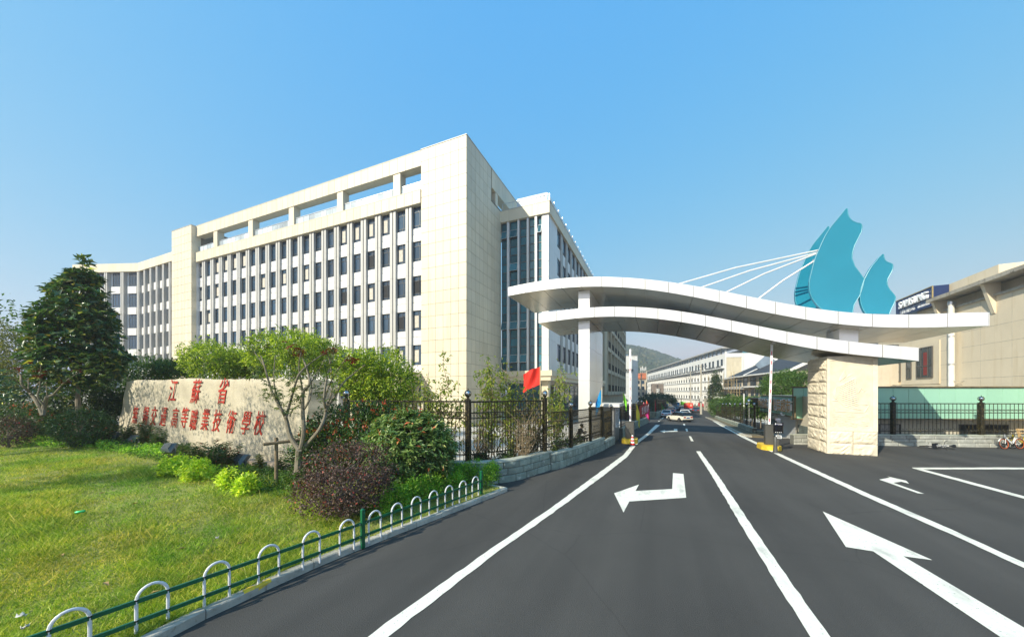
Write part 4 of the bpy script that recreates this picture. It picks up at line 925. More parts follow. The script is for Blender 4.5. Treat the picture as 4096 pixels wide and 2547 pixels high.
# villa with dark tiled roofs, scaffolded
vl = thing("tiled_roof_villa", (57.7, 90, 0), math.atan2(-30, -7.5), "cream two storey villa with dark tiled roofs and a solar water heater", "house")
M_villa = mat("villa_render", (.62, .54, .42), .85, var=.06, streak=.12); M_tl = mat("slate_roof_tile", (.045, .045, .048), .6, var=.25, scale=3, bump=.5, bscale=5)
b = MB(); b.box(1.2, 11, .0, 9, -3, 6.9); b.box(-10, 1.2, .4, 9, -3, 4.5); b.box(-9.5, 1.2, 1.2, 9, 4.5, 6.6); b.box(11, 31, -.2, 10, -3, 6.95); b.build("wall", M_villa, vl)
b = MB(); b.box(-10.8, 1.4, -1.2, 9, 6.7, 7.05); b.box(-10.3, 11.2, -1.3, .2, 3.95, 4.55); b.box(11, 25, -1.5, .1, 4.3, 4.6); b.build("balcony_slab", M_paint, vl)
def roofp(name, x0, x1, y0, z0, y1, z1, rows=9, parent=None):
    b = MB(); b.prism([(y0, z0), (y1, z1), (2*y1-y0, z0)], lambda u, v: (x0, u, v), lambda u, v: (x1, u, v)); r_ = b.build(name, M_tl, vl)
    cl = int((x1-x0)/1.6); w = (x1-x0)/cl
    for k in range(rows):
        t = k/rows; y = y0+(y1-y0)*t; z = z0+(z1-z0)*t; ln = math.hypot(y1-y0, z1-z0)/rows
        q = MB(); q.box(x0, x1, 0, ln*1.02, .0, .05, m=Matrix.Translation((0, y, z+.01)) @ Matrix.Rotation(math.atan2(z1-z0, y1-y0), 4, 'X') @ Matrix.Rotation(R(-1.5), 4, 'X')); q.build("tile_course", M_tl, r_)
    q = MB(); q.box(x0-.1, x1+.1, y0-.12, y0, z0-.18, z0+.08); q.build("gutter", M_paint, r_)
    q = MB(); q.box(x0, x1, y1-.1, y1+.1, z1, z1+.14); q.build("ridge", M_tl, r_); return r_
roofp("roof", .6, 11.4, -1.1, 7.0, 5, 9.9); r2 = roofp("roof", 11.6, 31, -1.3, 7.05, 5.5, 10.6)
b = MB(); b.beam((31.05, -1.4, 7.0), (31.05, 5.5, 10.7), .12, .5); b.beam((31.05, 12.4, 7.0), (31.05, 5.5, 10.7), .12, .5); b.beam((11.5, -1.4, 7.15), (11.5, 5.5, 10.7), .5, .12); b.build("barge_board", M_paint, vl)
roofp("roof", 31.5, 44, 1.5, 7.6, 7.5, 10.8)
b = MB(); b.box(31, 44, 2.6, 10, -3, 7.6); b.build("wall", M_villa, vl)
sw_ = thing("solar_water_heater", (0, 0, 0)); sw_.parent = vl; PO[sw_.name] = Vector((0, 0, 0))
b = MB(); b.beam((12.6, 1.4, 8.6), (12.6, 3.8, 11.0), 2.4, .08, up=(1, 0, 0)); b.build("collector", glass("solar_collector", (.25, .32, .40), .1), sw_)
b = MB(); b.tube([(11.4, 3.9, 11.15), (13.9, 3.9, 11.15)], .24, 10); b.build("tank", M_paint, sw_, smooth=True)
wmesh('V1', 1.5, 1.9, (), ((0, 1, .5),), .08); wmesh('V2', 2.4, 2.0, (), ((0, 1, .33), (0, 1, .66)), .08); wmesh('V3', 1.3, 1.25, (), ((0, 1, .5),), .08)
for x in (12.9, 14.4, 17.4): window(vl, 'V1', (x, -.26, 4.62))
window(vl, 'V3', (21.1, -.26, 5.2)); window(vl, 'V3', (27, -.26, 5.2))
for x in (13.3, 15.5, 17.6): window(vl, 'V1', (x, -.26, 2.0))
for x in (-8, -5.4, -2.4): window(vl, 'V1', (x, .34, 1.7))
for x in (2.6, 6.2, 9.5): window(vl, 'V2', (x, -.06, 1.7))
for x in (-7.5, -4.5, -1.2): window(vl, 'V1', (x, 1.14, 4.6))
for x in (2.6, 5.4, 8.9): window(vl, 'V2', (x, -.06, 4.6))
rl = MB(); [rl.box(-3.4+q*.4, -3.36+q*.4, -.02, .02, 0, 1.0) for q in range(18)]; rl.box(-3.45, 3.45, -.03, .03, .97, 1.05); rl = rl.mesh("railing", M_black)
for x, z in ((14.6, 4.6), (21.6, 4.6), (-6.5, 4.55)): inst("railing", rl, vl, (x, -1.35, z))
b = MB(); b.box(-12, 34, -3.2, -2.9, -3, 1.35); b.build("yard_wall", M_villa, vl)
# bamboo scaffold
scf = thing("bamboo_scaffold", (57.7, 90, 0), math.atan2(-30, -7.5), "bamboo pole scaffold lashed across the front of the villa", "scaffold")
M_bam = mat("bamboo", (.42, .31, .15), .7, var=.25, scale=2)
rg = random.Random(8)
for x in np.arange(-11, 12.5, 1.75):
    t = 8.2 if rg.random() < .3 else rg.uniform(5.2, 6.6); b = MB(); b.tube([(x+rg.uniform(-.2, .2), -2.2, -1), (x+rg.uniform(-.15, .15), -2.2, t)], .055, 6); b.build("scaffold_pole", M_bam, scf)
for z in (.9, 2.4, 3.3, 4.4, 5.2, 6.1):
    for x0 in (-12, -6, .5, 6.2):
        b = MB(); b.tube([(x0, -2.3, z+rg.uniform(-.12, .12)), (x0+6.8, -2.3, z+rg.uniform(-.15, .15))], .05, 6); b.build("scaffold_pole", M_bam, scf)
for x in (-9, -4.5, 0, 4, 8):
    b = MB(); b.tube([(x, -2.35, .5), (x+rg.choice((-1, 1))*1.8, -2.35, 3.4)], .05, 6); b.build("scaffold_brace", M_bam, scf)
# ================================================================ STONE WALLS AND IRON FENCES
M_wst = mat("grey_green_stone", (.26, .305, .25), .75, var=.22, scale=2.2, bump=.5, bscale=16, pervar=.16, speck=(5, (.50, .52, .45)))
M_cap = mat("pale_stone_cap", (.46, .47, .38), .8, var=.18, scale=3, bump=.4, bscale=18, pervar=.1)
M_mort = mat("mortar", (.13, .13, .11), .9, var=.15)
M_iron = mat("black_iron_painted_glints", (.022, .019, .010), .38, .35, var=.5, scale=9, speck=(16, (.26, .20, .06)))  # gold specks paint yellowish highlights into the black iron colour
M_chrome = mat("chrome_ball", (.80, .80, .80), .06, 1., var=.02)
def polyl(P):
    d = [0]
    for p, q in zip(P, P[1:]): d.append(d[-1]+math.dist(p[:2], q[:2]))
    def at(t):
        v = [float(np.interp(t, d, [p[i] for p in P])) for i in range(len(P[0]))]; return v
    return d[-1], at
def smooth_poly(P, k=8):
    out = []
    n = len(P)
    for i in range(n-1):
        p0, p1, p2, p3 = (np.array(P[max(i-1, 0)], float), np.array(P[i], float), np.array(P[i+1], float), np.array(P[min(i+2, n-1)], float))
        for j in range(k):
            t = j/k; out.append(tuple(.5*((2*p1)+(-p0+p2)*t+(2*p0-5*p1+4*p2-p3)*t*t+(-p0+3*p1-3*p2+p3)*t**3)))
    return out+[tuple(P[-1])]
def stone_wall(P, label, thick=.34, course=.27, sl=.62, cap=.06, parent_name="stone_wall", seed=1, m=None, gap=.013, smooth=True):
    """P: (x, y, zbase, ztop) front face path, left to right as seen; thickness goes to the left of the direction of travel"""
    if smooth and len(P) > 2: P = smooth_poly(P)
    L, at = polyl(P); x, y, zb, zt = at(L/2); th = thing(parent_name, (x, y, zb), 0, label, "wall"); PO[th.name] = Vector((x, y, zb)); rg = random.Random(seed)
    def fr(t):
        p, q = at(max(0, t-.05)), at(min(L, t+.05)); d = Vector((q[0]-p[0], q[1]-p[1], 0)).normalized(); c = at(t); return Vector((c[0], c[1], 0)), Vector((-d.y, d.x, 0)), c[2], c[3]
    ts = np.linspace(0, L, max(2, int(L/.3)+1)); b = MB(); S = []
    for t in ts:
        p, n, z0, z1 = fr(t); S.append([p+n*.03+Vector((0, 0, z0-.15)), p+n*(thick-.01)+Vector((0, 0, z0-.15)), p+n*(thick-.01)+Vector((0, 0, z1-cap)), p+n*.03+Vector((0, 0, z1-cap))])
    b.loft(S); core = b.build("wall_core", M_mort, th)
    h = at(0)[3]-at(0)[2]; nc = max(1, round((h-cap)/course))
    for c in range(nc):
        t = -(sl/2 if c % 2 else 0)
        while t < L-.02:
            w = sl*rg.uniform(.82, 1.18); a, e = max(0, t)+gap, min(L, t+w)-gap; t += w
            if e-a < .06: continue
            S = []; pr = rg.uniform(0, .018)
            for u, q in ((a, 0), (a+.03, .02+pr), ((a+e)/2, .025+pr+rg.uniform(0, .012)), (e-.03, .02+pr), (e, 0)):
                p, n, z0, z1 = fr(u); hh = (z1-cap-z0)/nc; zl, zh = z0+c*hh+gap*.6-(.12 if c == 0 else 0), z0+(c+1)*hh-gap*.6
                S.append([p+n*.05+Vector((0, 0, zl)), p-n*0+n*(.03-min(q, .004))+Vector((0, 0, zl)), p+n*(.03-q)+Vector((0, 0, zl+.025)), p+n*(.03-q-rg.uniform(0, .01))+Vector((0, 0, (zl+zh)/2)), p+n*(.03-q)+Vector((0, 0, zh-.025)), p+n*(.03-min(q, .004))+Vector((0, 0, zh)), p+n*.05+Vector((0, 0, zh))])
            q = MB(); q.loft(S); q.build("wall_stone", m or M_wst, th)
    t = 0
    while t < L-.02:
        w = sl*1.25*rg.uniform(.9, 1.1); a, e = t+gap*.5, min(L, t+w)-gap*.5; t += w
        if e-a < .05: continue
        S = []
        for u in (a, (a+e)/2, e):
            p, n, z0, z1 = fr(u); S.append([p-n*.012+Vector((0, 0, z1-cap+.004)), p+n*(thick+.02)+Vector((0, 0, z1-cap+.004)), p+n*(thick+.015)+Vector((0, 0, z1)), p-n*.004+Vector((0, 0, z1))])
        q = MB(); q.loft(S); q.build("cap_stone", M_cap, th)
    return th
def pk_mesh(h, twist=True):
    b = MB(); b.box(-.010, .010, -.010, .010, 0, h)
    if twist:
        for k in range(int(h/.09)): b.box(-.013, .013, -.013, .013, .03+k*.09, .06+k*.09, m=Matrix.Rotation(R(45), 4, 'Z'))
    return b.mesh("picket", M_iron, fix=False)
def scroll(b, c, ux, uz, r):
    c = Vector(c); pts = []
    for k in range(9):
        t = k/8*math.pi*1.6; rr = r*(1-.55*k/8); pts.append(c+ux*(rr*math.cos(t))+uz*(rr*math.sin(t)))
    b.tube(pts, .008, 4)
def ring(b, c, ux, uz, r, w=.007):
    b.tube([Vector(c)+ux*(r*math.cos(t*.7854))+uz*(r*math.sin(t*.7854)) for t in range(9)], w, 4)
FIN = None
def finial_mesh():
    b = MB(); b.cur = 1
    b.lathe([(.06, 0), (.06, .02), (.035, .035), (.035, .06), (.055, .075), (.03, .085)], (0, 0, 0), 10)
    for k in range(4):
        m = Matrix.Rotation(R(45*k), 4, 'Z'); b.tube([m @ Vector((.097*math.cos(t), 0, .165+.097*math.sin(t))) for t in np.linspace(-1.5, 4.64, 17)], .007, 5)
    b.tube([(0, 0, .255), (.012, 0, .29), (-.006, 0, .325)], [.016, .01, .004], 6)
    b.cur = 0; b.sphere((0, 0, .165), .084, 14, 10); return b.mesh("finial", [M_chrome, M_iron], smooth=True, fix=False)
FINM = finial_mesh()
def iron_fence(label, posts, h, spacing=.115, finials=True, pw=.10, rails=(.0, -.42, -.62, None), twist=True, solid=False, scrolls=True, fsc=1., group=None, medal=True):
    """posts: (x, y, zfoot, has_finial); h total height over the foot; panels are built between neighbouring posts"""
    x, y, z, _ = posts[0]; th = thing("iron_fence", (x, y, z), 0, label, "fence", group); PO[th.name] = Vector((x, y, z)); cache = {}
    pm = boxm("post", pw, pw, h+.03, M_iron, .012)
    for k, (x, y, z, fin) in enumerate(posts):
        q = posts[min(k+1, len(posts)-1)]; p = posts[max(k-1, 0)]; a = math.atan2(q[1]-p[1], q[0]-p[0]); po = inst("post", pm, th, (x, y, z+(h+.03)/2), a)
        c = sub("post_cap", boxm("post_cap", pw+.03, pw+.03, .025, M_iron), po, (0, 0, (h+.03)/2+.012))
        if fin: f = sub("finial", FINM, po, (0, 0, (h+.03)/2+.024)); f.scale = (fsc,)*3
    for (x0, y0, z0, _), (x1, y1, z1, _) in zip(posts, posts[1:]):
        p0, p1 = Vector((x0, y0, z0)), Vector((x1, y1, z1)); d = p1-p0; L = Vector((d.x, d.y, 0)).length; dn = Vector((d.x, d.y, 0)).normalized(); a = math.atan2(d.y, d.x)
        a0, a1 = pw/2/L, 1-pw/2/L
        for r_ in (h-.02, h-.42, h-.62, .22):
            b = MB(); b.beam(p0.lerp(p1, a0)+Vector((0, 0, r_)), p0.lerp(p1, a1)+Vector((0, 0, r_)), .040, .060 if r_ > h-.1 else .042); b.build("rail", M_iron, th)
        n = max(2, int(L/spacing)); key = round(h-.07, 2)
        if key not in cache: cache[key] = pk_mesh(h-.07, twist)
        for i in range(1, n):
            c = p0.lerp(p1, i/n); inst("picket", cache[key], th, (c.x, c.y, c.z+.02), a)
        if scrolls:
            b = MB()
            for i in range(n):
                c = p0.lerp(p1, (i+.5)/n); ring(b, c+Vector((0, 0, h-.52)), dn, Vector((0, 0, 1)), min(.075, L/n*.42))
                ring(b, c+Vector((0, 0, .285)), dn, Vector((0, 0, 1)), min(.05, L/n*.4)); b.lathe([(.012, .33), (.02, .35), (.003, .41)], c, 5)
            tag(b.build("scrollwork", M_iron, th), kind='stuff')
            if medal:
                for f in (.3, .5, .7):
                    b = MB(); c = p0.lerp(p1, f)+Vector((0, 0, (h-.62+.22)/2))-Vector((-dn.y, dn.x, 0))*.014
                    for sx in (-1, 1):
                        for sz in (-1, 1): scroll(b, c+dn*(.07*sx)+Vector((0, 0, .06*sz)), dn*sx, Vector((0, 0, sz)), .055)
                    b.build("medallion", M_iron, th)
    return th
# near curved wall and its tall fence
NW1 = [(-2.0, 12.18), (-1.29, 12.18), (-0.34, 12.43), (0.38, 12.94), (1.28, 14.03), (1.72, 14.56)]
NW1 = [(-6.9, 13.1), (-4.4, 12.45)]+NW1[1:]
stone_wall([(x, y, .0, .80) for x, y in NW1], "curved stone wall beside the hedge carrying the tall iron fence", sl=.66, seed=3)
T1 = smooth_poly([(x, y) for x, y in NW1]); L1, at1 = polyl(T1)
def off(P, at, t, L, o=.18):
    p, q = at(max(0, t-.05)), at(min(L, t+.05)); d = Vector((q[0]-p[0], q[1]-p[1], 0)).normalized(); c = at(t); return (c[0]-d.y*o, c[1]+d.x*o)
def t_at_x(at, L, r):
    "parameter where the path crosses a bearing x/y = r"
    best = min(np.linspace(0, L, 900), key=lambda t: abs(off(None, at, t, L)[0]/off(None, at, t, L)[1]-r)); return float(best)
pa, pb, pc_ = ((817-1216)/812, (1111-1216)/812, (1294-1216)/812)
tA, tB, tC = 0.5, t_at_x(at1, L1, pb), t_at_x(at1, L1, pc_)
A_, B_, C_ = off(0, at1, tA, L1), off(0, at1, tB, L1), off(0, at1, tC, L1)
mids = [off(0, at1, tB+(tC-tB)*k/4, L1) for k in (1, 2, 3)]
iron_fence("tall black iron fence with twisted pickets and three chrome balls, behind the red tipped bush", [(*A_, .8, True), (*B_, .8, True)], 2.17, .15, fsc=1.3, pw=.17)
fb = iron_fence("bowed black iron fence panel between two tall posts, in front of the bare stems", [(*B_, .80, False), (*C_, .8, True)], 2.15, .125, fsc=1.3, pw=.15)
# lower wall and fence running beside the road
NW2 = [(1.66, 14.42)]+[(2.2, 14.89), (3.79, 17.18), (5.32, 19.56)]
stone_wall([(x, y, 0, .70) for x, y in NW2], "lower stone wall along the road left of the gate post", sl=.5, seed=5)
T2 = smooth_poly(NW2); L2, at2 = polyl(T2)
D_ = [off(0, at2, t_at_x(at2, L2, (px-1216)/812), L2) for px in (1356, 1402, 1433)]
iron_fence("lower black iron fence beside the road with the sitting man behind it", [(*C_, .72, False), (*D_[0], .7, True), (*D_[1], .7, True), (*D_[2], .7, False)], 1.72, .115, fsc=1.3, pw=.15)
NW3 = [(5.39, 19.7), (6.57, 21.79)]
stone_wall([(x, y, 0, .46) for x, y in NW3], "short low stone wall just before the guard booth", sl=.45, seed=6, smooth=False)
G_ = (NW3[1][0]-.25, NW3[1][1]+.05)
iron_fence("short iron fence panel next to the guard booth", [(D_[2][0]+.1, D_[2][1]+.1, .46, False), (*G_, .46, True)], 1.72, .115, medal=False)
# wall beyond the booth, with banner
W2 = [(8.22, 25.28, -0.12), (12.34, 34.09, -0.39), (18.28, 45.68, -0.81)]
stone_wall([(x, y, z, z+.75) for x, y, z in W2], "stone wall beyond the guard booth below the red banner", sl=.6, seed=7, smooth=False)
L3, at3 = polyl(W2); ps = []
for k in range(8): t = .1+(L3-.2)*k/7; x, y = off(0, at3, t, L3); ps.append((x, y, at3(t)[2]+.75, k in (1, 2, 4, 5)))
iron_fence("iron fence beyond the guard booth carrying the red banner", ps, 1.75, .24, twist=False, scrolls=False, fsc=1.4)
W3 = [(23.0, 62.5, -1.4, -.25)]+[(x, y, z, z+1.15) for x, y, z in [(24.74, 61.07, -1.36), (25.8, 60.55, -1.36), (30.55, 70.08, -1.71), (39.25, 86.85, -1.94)]]
stone_wall([tuple(p) for p in W3], "curved stone wall across the side lane, left of the queue of cars", sl=1.0, course=.35, seed=8)
L4, at4 = polyl(smooth_poly(W3)); ps = []
for k in range(9): t = .1+(L4-.2)*k/8; x, y = off(0, at4, t, L4); ps.append((x, y, at4(t)[3], False))
iron_fence("far iron fence on the curved wall behind the queue of cars", ps, 2.2, .5, twist=False, scrolls=False)
# cross fence at the end of the road
ps = [(*W(-4+k*3.2, 150), -2.4, False) for k in range(17)]
iron_fence("brown iron fence across the end of the road in front of the dormitory", ps, 3.2, .8, twist=False, scrolls=False, pw=.22)
# right fence beyond the gate
RF_ = [p[:3] for p in [(21.01, 29.93, -0.38), (24.09, 36.06, -0.59), (28.41, 44.96, -0.92), (32.6, 53.64, -1.24), (38.97, 66.37, -1.7)]][::-1]
stone_wall([(x, y, z, z+.55) for x, y, z in RF_], "long stone wall on the right side of the road beyond the gate", sl=.8, seed=9, smooth=False)
L5, at5 = polyl(RF_); ps = []
for k in range(11): t = .15+(L5-.3)*(1-(1-k/10)**1.0); x, y = off(0, at5, t, L5); ps.append((x, y, at5(t)[2]+.55, True))
iron_fence("long brown iron fence right of the road in front of the clipped bushes", ps, 1.75, .3, twist=False, scrolls=False, fsc=1.5)
e = RF_[-1]; stone_wall([(e[0]+.1, e[1]-.1, e[2], e[2]+.3), (e[0]+3.2, e[1]-.6, e[2], e[2]+.3)], "low stone kerb wall under the side gate by the grocery", sl=.8, course=.3, seed=10, smooth=False)
iron_fence("open iron side gate between the long fence and the grocery", [(e[0]+.3, e[1]+.1, e[2]+.3, True), (e[0]+3.2, e[1]-.4, e[2]+.3, False)], 2.0, .26, twist=False, scrolls=False, fsc=1.5)
# stone gate piers beside the road
for (px, py, zz, lab) in [(40.02, 66.73, -1.71, 'left stone pier of the dark side doorway by the utility pole'), (40.41, 65.5, -1.7, 'right stone pier of the dark side doorway by the long fence')]:
    pr = thing("stone_pier", (px, py, zz), TH, lab, "gate pier")
    b = MB(); b.box(-.5, .5, -.4, .4, 3.6, 3.85); b.box(-.42, .42, -.35, .35, 3.85, 4.05); b.build("pier_cap", M_cap, pr)
    pieces("pier_stone", pr, [(-.4+.4*k+.005, 0+.4*k-.005, -.35, .35, .45*i+.005, .45*i+.445) for i in range(8) for k in range(2)], M_cap)
dx_, dy_, dz_ = (40.63, 66.78, -1.72)
b = MB(); b.box(-.55, .55, -.04, .04, 0, 3.2, m=Matrix.Translation((dx_, dy_, dz_)) @ Matrix.Rotation(TH, 4, 'Z')); tag(b.build("side_door", M_black), "dark open metal door leaf between two stone piers", "door")
# kerb strip and verge on the right
KR = [(18.88, 26.89, -0.28), (19.17, 28.19, -0.32), (23.88, 37.8, -0.64), (29.5, 48.94, -1.05), (37.63, 66.13, -1.69)]
b = MB(); S = []
for (x, y, z) in KR: n = Vector((math.cos(TH), math.sin(TH), 0)); p = Vector((x, y, z)); S.append([p+Vector((0, 0, -.1)), p+n*1.1+Vector((0, 0, -.1)), p+n*1.1+Vector((0, 0, .12)), p+Vector((0, 0, .12))])
b.loft(S); vg = b.build("verge", M_dirt); tag(vg, "strip of bare earth between kerb and wall right of the road", kind='structure')
for (p, q) in zip(KR, KR[1:]):
    P, Q = Vector(p), Vector(q); n = max(1, int((Q-P).length/1.2)); nv = Vector((math.cos(TH), math.sin(TH), 0))
    for i in range(n):
        a, c = P.lerp(Q, (i+.01)/n), P.lerp(Q, (i+.99)/n); q_ = MB(); q_.loft([[u+Vector((0, 0, -.08)), u+nv*.22+Vector((0, 0, -.08)), u+nv*.22+Vector((0, 0, .15)), u+nv*.02+Vector((0, 0, .15))] for u in (a-nv*.22, c-nv*.22)]); q_.build("kerb_stone", M_kerb, vg)
# right forecourt wall and fence in front of the shop
RWP = [(18.6, 22.55), (23.98, 22.45), (33.4, 22.0), (37, 21.85)]
stone_wall([(x, y, -.25, .50) for x, y in RWP], "grey stone wall below the iron fence on the right, behind the fallen bicycle", course=.235, sl=1.0, seed=12, m=mat("pale_grey_stone", (.36, .36, .315), .8, var=.2, scale=2.5, bump=.5, bscale=14, pervar=.14, speck=(5, (.50, .49, .44))), smooth=False)
ps = []
for px in (2034, 2121, 2330, 2539):
    r_ = (px-1216)/812; x0, y0, m_ = 23.98, 22.63, -.0478; yy = (y0-m_*x0)/(1-m_*r_); ps.append((r_*yy, yy, .5, True))
iron_fence("black iron fence with scroll rings in front of the green fascia on the right", ps, 2.05, .245, twist=False, pw=.20, fsc=1.5)
# ================================================================ INSCRIBED STONE
M_gran = mat("weathered_granite", (.52, .455, .335), .9, var=.16, scale=1.1, bump=.7, bscale=38, speck=(30, (.24, .19, .14)), streak=.12)
M_redc = mat("red_carved_paint", (.44, .024, .006), .55, var=.15, scale=8)
SL_, SR_ = Vector((-24.77, 21.26, 0)), Vector((-8.15, 13.36, 0))
sdv = (SR_-SL_).normalized(); s_rz = math.atan2(sdv.y, sdv.x); SLEN = (SR_-SL_).length
stone = thing("inscribed_stone", (SL_.x, SL_.y, .3), s_rz, "huge pale granite boulder with red calligraphy on the lawn, behind the small maple", "stone sign")
def s_loc(px, py, f):   # unused helper kept out of the scene
    pass
H1 = 3.92-.3
b = MB(); rg = random.Random(2)
prof = lambda u: (max(.0, 1.35-u*9*.35), min(SLEN+1.0, SLEN+1.0))
nu, nv = 64, 26
def face(u, v, y):
    x0 = .0+1.75*v**.85+.10*math.sin(v*23)*(.2+v*.3)*.4; x1 = SLEN-.1+.40*v+.03*math.sin(v*31)
    z = v*(H1+.06*math.sin(u*5)+.03*math.sin(u*17)-.03*u); return (x0+u*(x1-x0), y, z)
nr = np.random.default_rng(4)
for layer, y in ((0, 0.), (1, 1.1)):
    for j in range(nv+1):
        for i in range(nu+1):
            u, v = i/nu, j/nv; x, yy, z = face(u, v, y); e = min(u*nu/2.5, (1-u)*nu/2.5, (1-v)*nv/1.5, 1)
            if layer == 0: yy += .015*math.sin(x*2.1+z*3)+.010*nr.normal()*(.3)+(1-e)**2*.05
            else: x += .25*(u-.5)*0+.35*(u > .98)-.1*(u < .02); z *= .98; yy -= (1-e)**2*.25
            b.v.append((x+(.25*(u > .999) if layer else 0), yy, z+(nr.normal()*.012 if (u in (0, 1) or v == 1) else 0)))
k = nu+1; N0 = k*(nv+1)
for j in range(nv):
    for i in range(nu): q = j*k+i; b.f.append((q, q+1, q+k+1, q+k)); b.f.append((N0+q, N0+q+k, N0+q+k+1, N0+q+1))
for j in range(nv): q = j*k; b.f.append((q, q+k, N0+q+k, N0+q)); q += nu; b.f.append((q, N0+q, N0+q+k, q+k))
for i in range(nu): q = nv*k+i; b.f.append((q, q+1, N0+q+1, N0+q+k-k)); b.f.append((i, N0+i, N0+i+1, i+1))
b.mi = [0]*len(b.f); slab = b.build("stone_slab", M_gran, stone, smooth=True)
b = MB(); b.loft([[(x, -.45+.1*math.sin(x*2), -.4), (x, 1.6, -.4), (x, 1.6, .14+.05*math.sin(x*3.3)), (x, -.38+.1*math.sin(x*2.7), .12+.04*math.sin(x*5))] for x in np.linspace(-.6, SLEN+.7, 40)]); b.build("stone_plinth", mat("plinth_concrete", (.42, .33, .25), .9, var=.15, bump=.4, bscale=20), stone)
CH = [('江', 409.29232694944835, 931.5855806531284), ('蘇', 463.00382099808866, 933.5997616799524), ('省', 526.7862201808489, 933.5997616799524), ('交', 364.30895068371217, 990.6682241066327), ('通', 387.13633565438425, 992.0110114578488), ('高', 413.9920826787044, 994.6965861602808), ('等', 436.81946764937646, 994.6965861602808), ('職', 458.3040652688325, 1000.7391292407527), ('業', 485.8312059687607, 1000.0677355651449), ('技', 513.3583466686888, 1002.0819165919688), ('術', 546.928030449089, 1005.4388849700088), ('學', 581.8405015807051, 1007.4530659968328), ('校', 613.3960043342812, 1008.7958533480488), ('無', 320.75430015966975, 987.0185280860277), ('錫', 344.92447248155787, 989.7041027884596)]
def on_stone(px, py):
    d = Vector(((px-1216)/812, 1, (930-py)/812)); n = Vector((sdv.y, -sdv.x, 0)); o = Vector((0, 0, 3.3)); t = (SL_-o).dot(n)/d.dot(n); p = o+d*t; return ((p-SL_).dot(sdv), p.z-.3)
for (c, px, py) in CH:
    x, z = on_stone(px, py); big = c in "江蘇省"; size = 1.12 if big else .98
    me = text_mesh(c, size, .006, M_redc, shear=.52, offset=.002)
    o = inst("carved_character", me, stone, (x, -.035, z), rot=(R(90), 0, R(-.5))); o.scale = (.80 if big else .74, 1.16, 1)
for i, c in enumerate("二〇〇六"):
    x, z = on_stone(1000 if i < 2 else 998, 975+i*15); inst("carved_character", text_mesh(c, .17, .004, M_redc, shear=.25), stone, (x, -.032, z), rot=(R(90), 0, 0))
# ================================================================ GREEN HOOP FENCE
M_gpaint = mat("green_rail_paint", (.004, .105, .042), .35, var=.15, scale=3, speck=(20, (.02, .16, .08)))
M_hoop = mat("white_hoop_paint", (.72, .72, .73), .4, var=.06, scale=5, speck=(24, (.45, .42, .38)))
P1, P2 = Vector((*(-3.14, 7.19), .12)), Vector((*(-0.96, 10.67), .12))
Lsec = (P2-P1).length; PLft = [(-5.36, 4.2), (-4.96, 4.49), (-4.36, 5.08), (-3.76, 5.92)]
dl = Vector((P1.x-PLft[1][0], P1.y-PLft[1][1], 0)).normalized(); P0 = P1-dl*Lsec*1.17; P0.z = .12
hf = thing("hoop_fence", P1, 0, "low green rail fence with white hoops along the lawn edge", "fence"); PO[hf.name] = P1
def hoop_mesh(w):
    b = MB(); r = w/2; pts = [(-r, 0, -.05), (-r, 0, .42)]+[(-r*math.cos(t), 0, .42+r*1.15*math.sin(t)) for t in np.linspace(.15, math.pi-.15, 12)]+[(r, 0, .42), (r, 0, -.05)]
    b.tube(pts, .0195, 8); b.cur = 1
    for sx in (-1, 1):
        for z in (.165, .435): b.tube([(sx*r, 0, z-.008), (sx*r, 0, z+.008)], .027, 8)
    return b.mesh("hoop", [M_hoop, M_iron], smooth=True)
hm = hoop_mesh(.30); pmsh = MB(); pmsh.box(-.035, .035, -.035, .035, -.1, .68); pmsh.lathe([(.052, .68), (.052, .70), (.03, .72), (.002, .735)], (0, 0, 0), 4, Matrix.Rotation(R(45), 3, 'Z')); pmsh = pmsh.mesh("post", M_gpaint)
for p, q in ((P0-dl*Lsec, P0), (P0, P1), (P1, P2)):
    d = (q-p).normalized(); a = math.atan2(d.y, d.x)
    inst("post", pmsh, hf, q, a)
    for z in (.15, .42):
        b = MB(); b.beam(p+d*.036+Vector((0, 0, z)), q-d*.036+Vector((0, 0, z)), .034, .055); b.build("rail", M_gpaint, hf)
        for e, s_ in ((p+d*.075, 1), (q-d*.075, -1)):
            b = MB(); b.sphere(e+Vector((d.y, -d.x, 0))*.018+Vector((0, 0, z)), .009, 6, 4); b.build("bolt", M_steel, hf)
    for k in range(7): c = p.lerp(q, (k+.5)/7); inst("hoop", hm, hf, c+Vector((d.y, -d.x, 0))*.0, a)
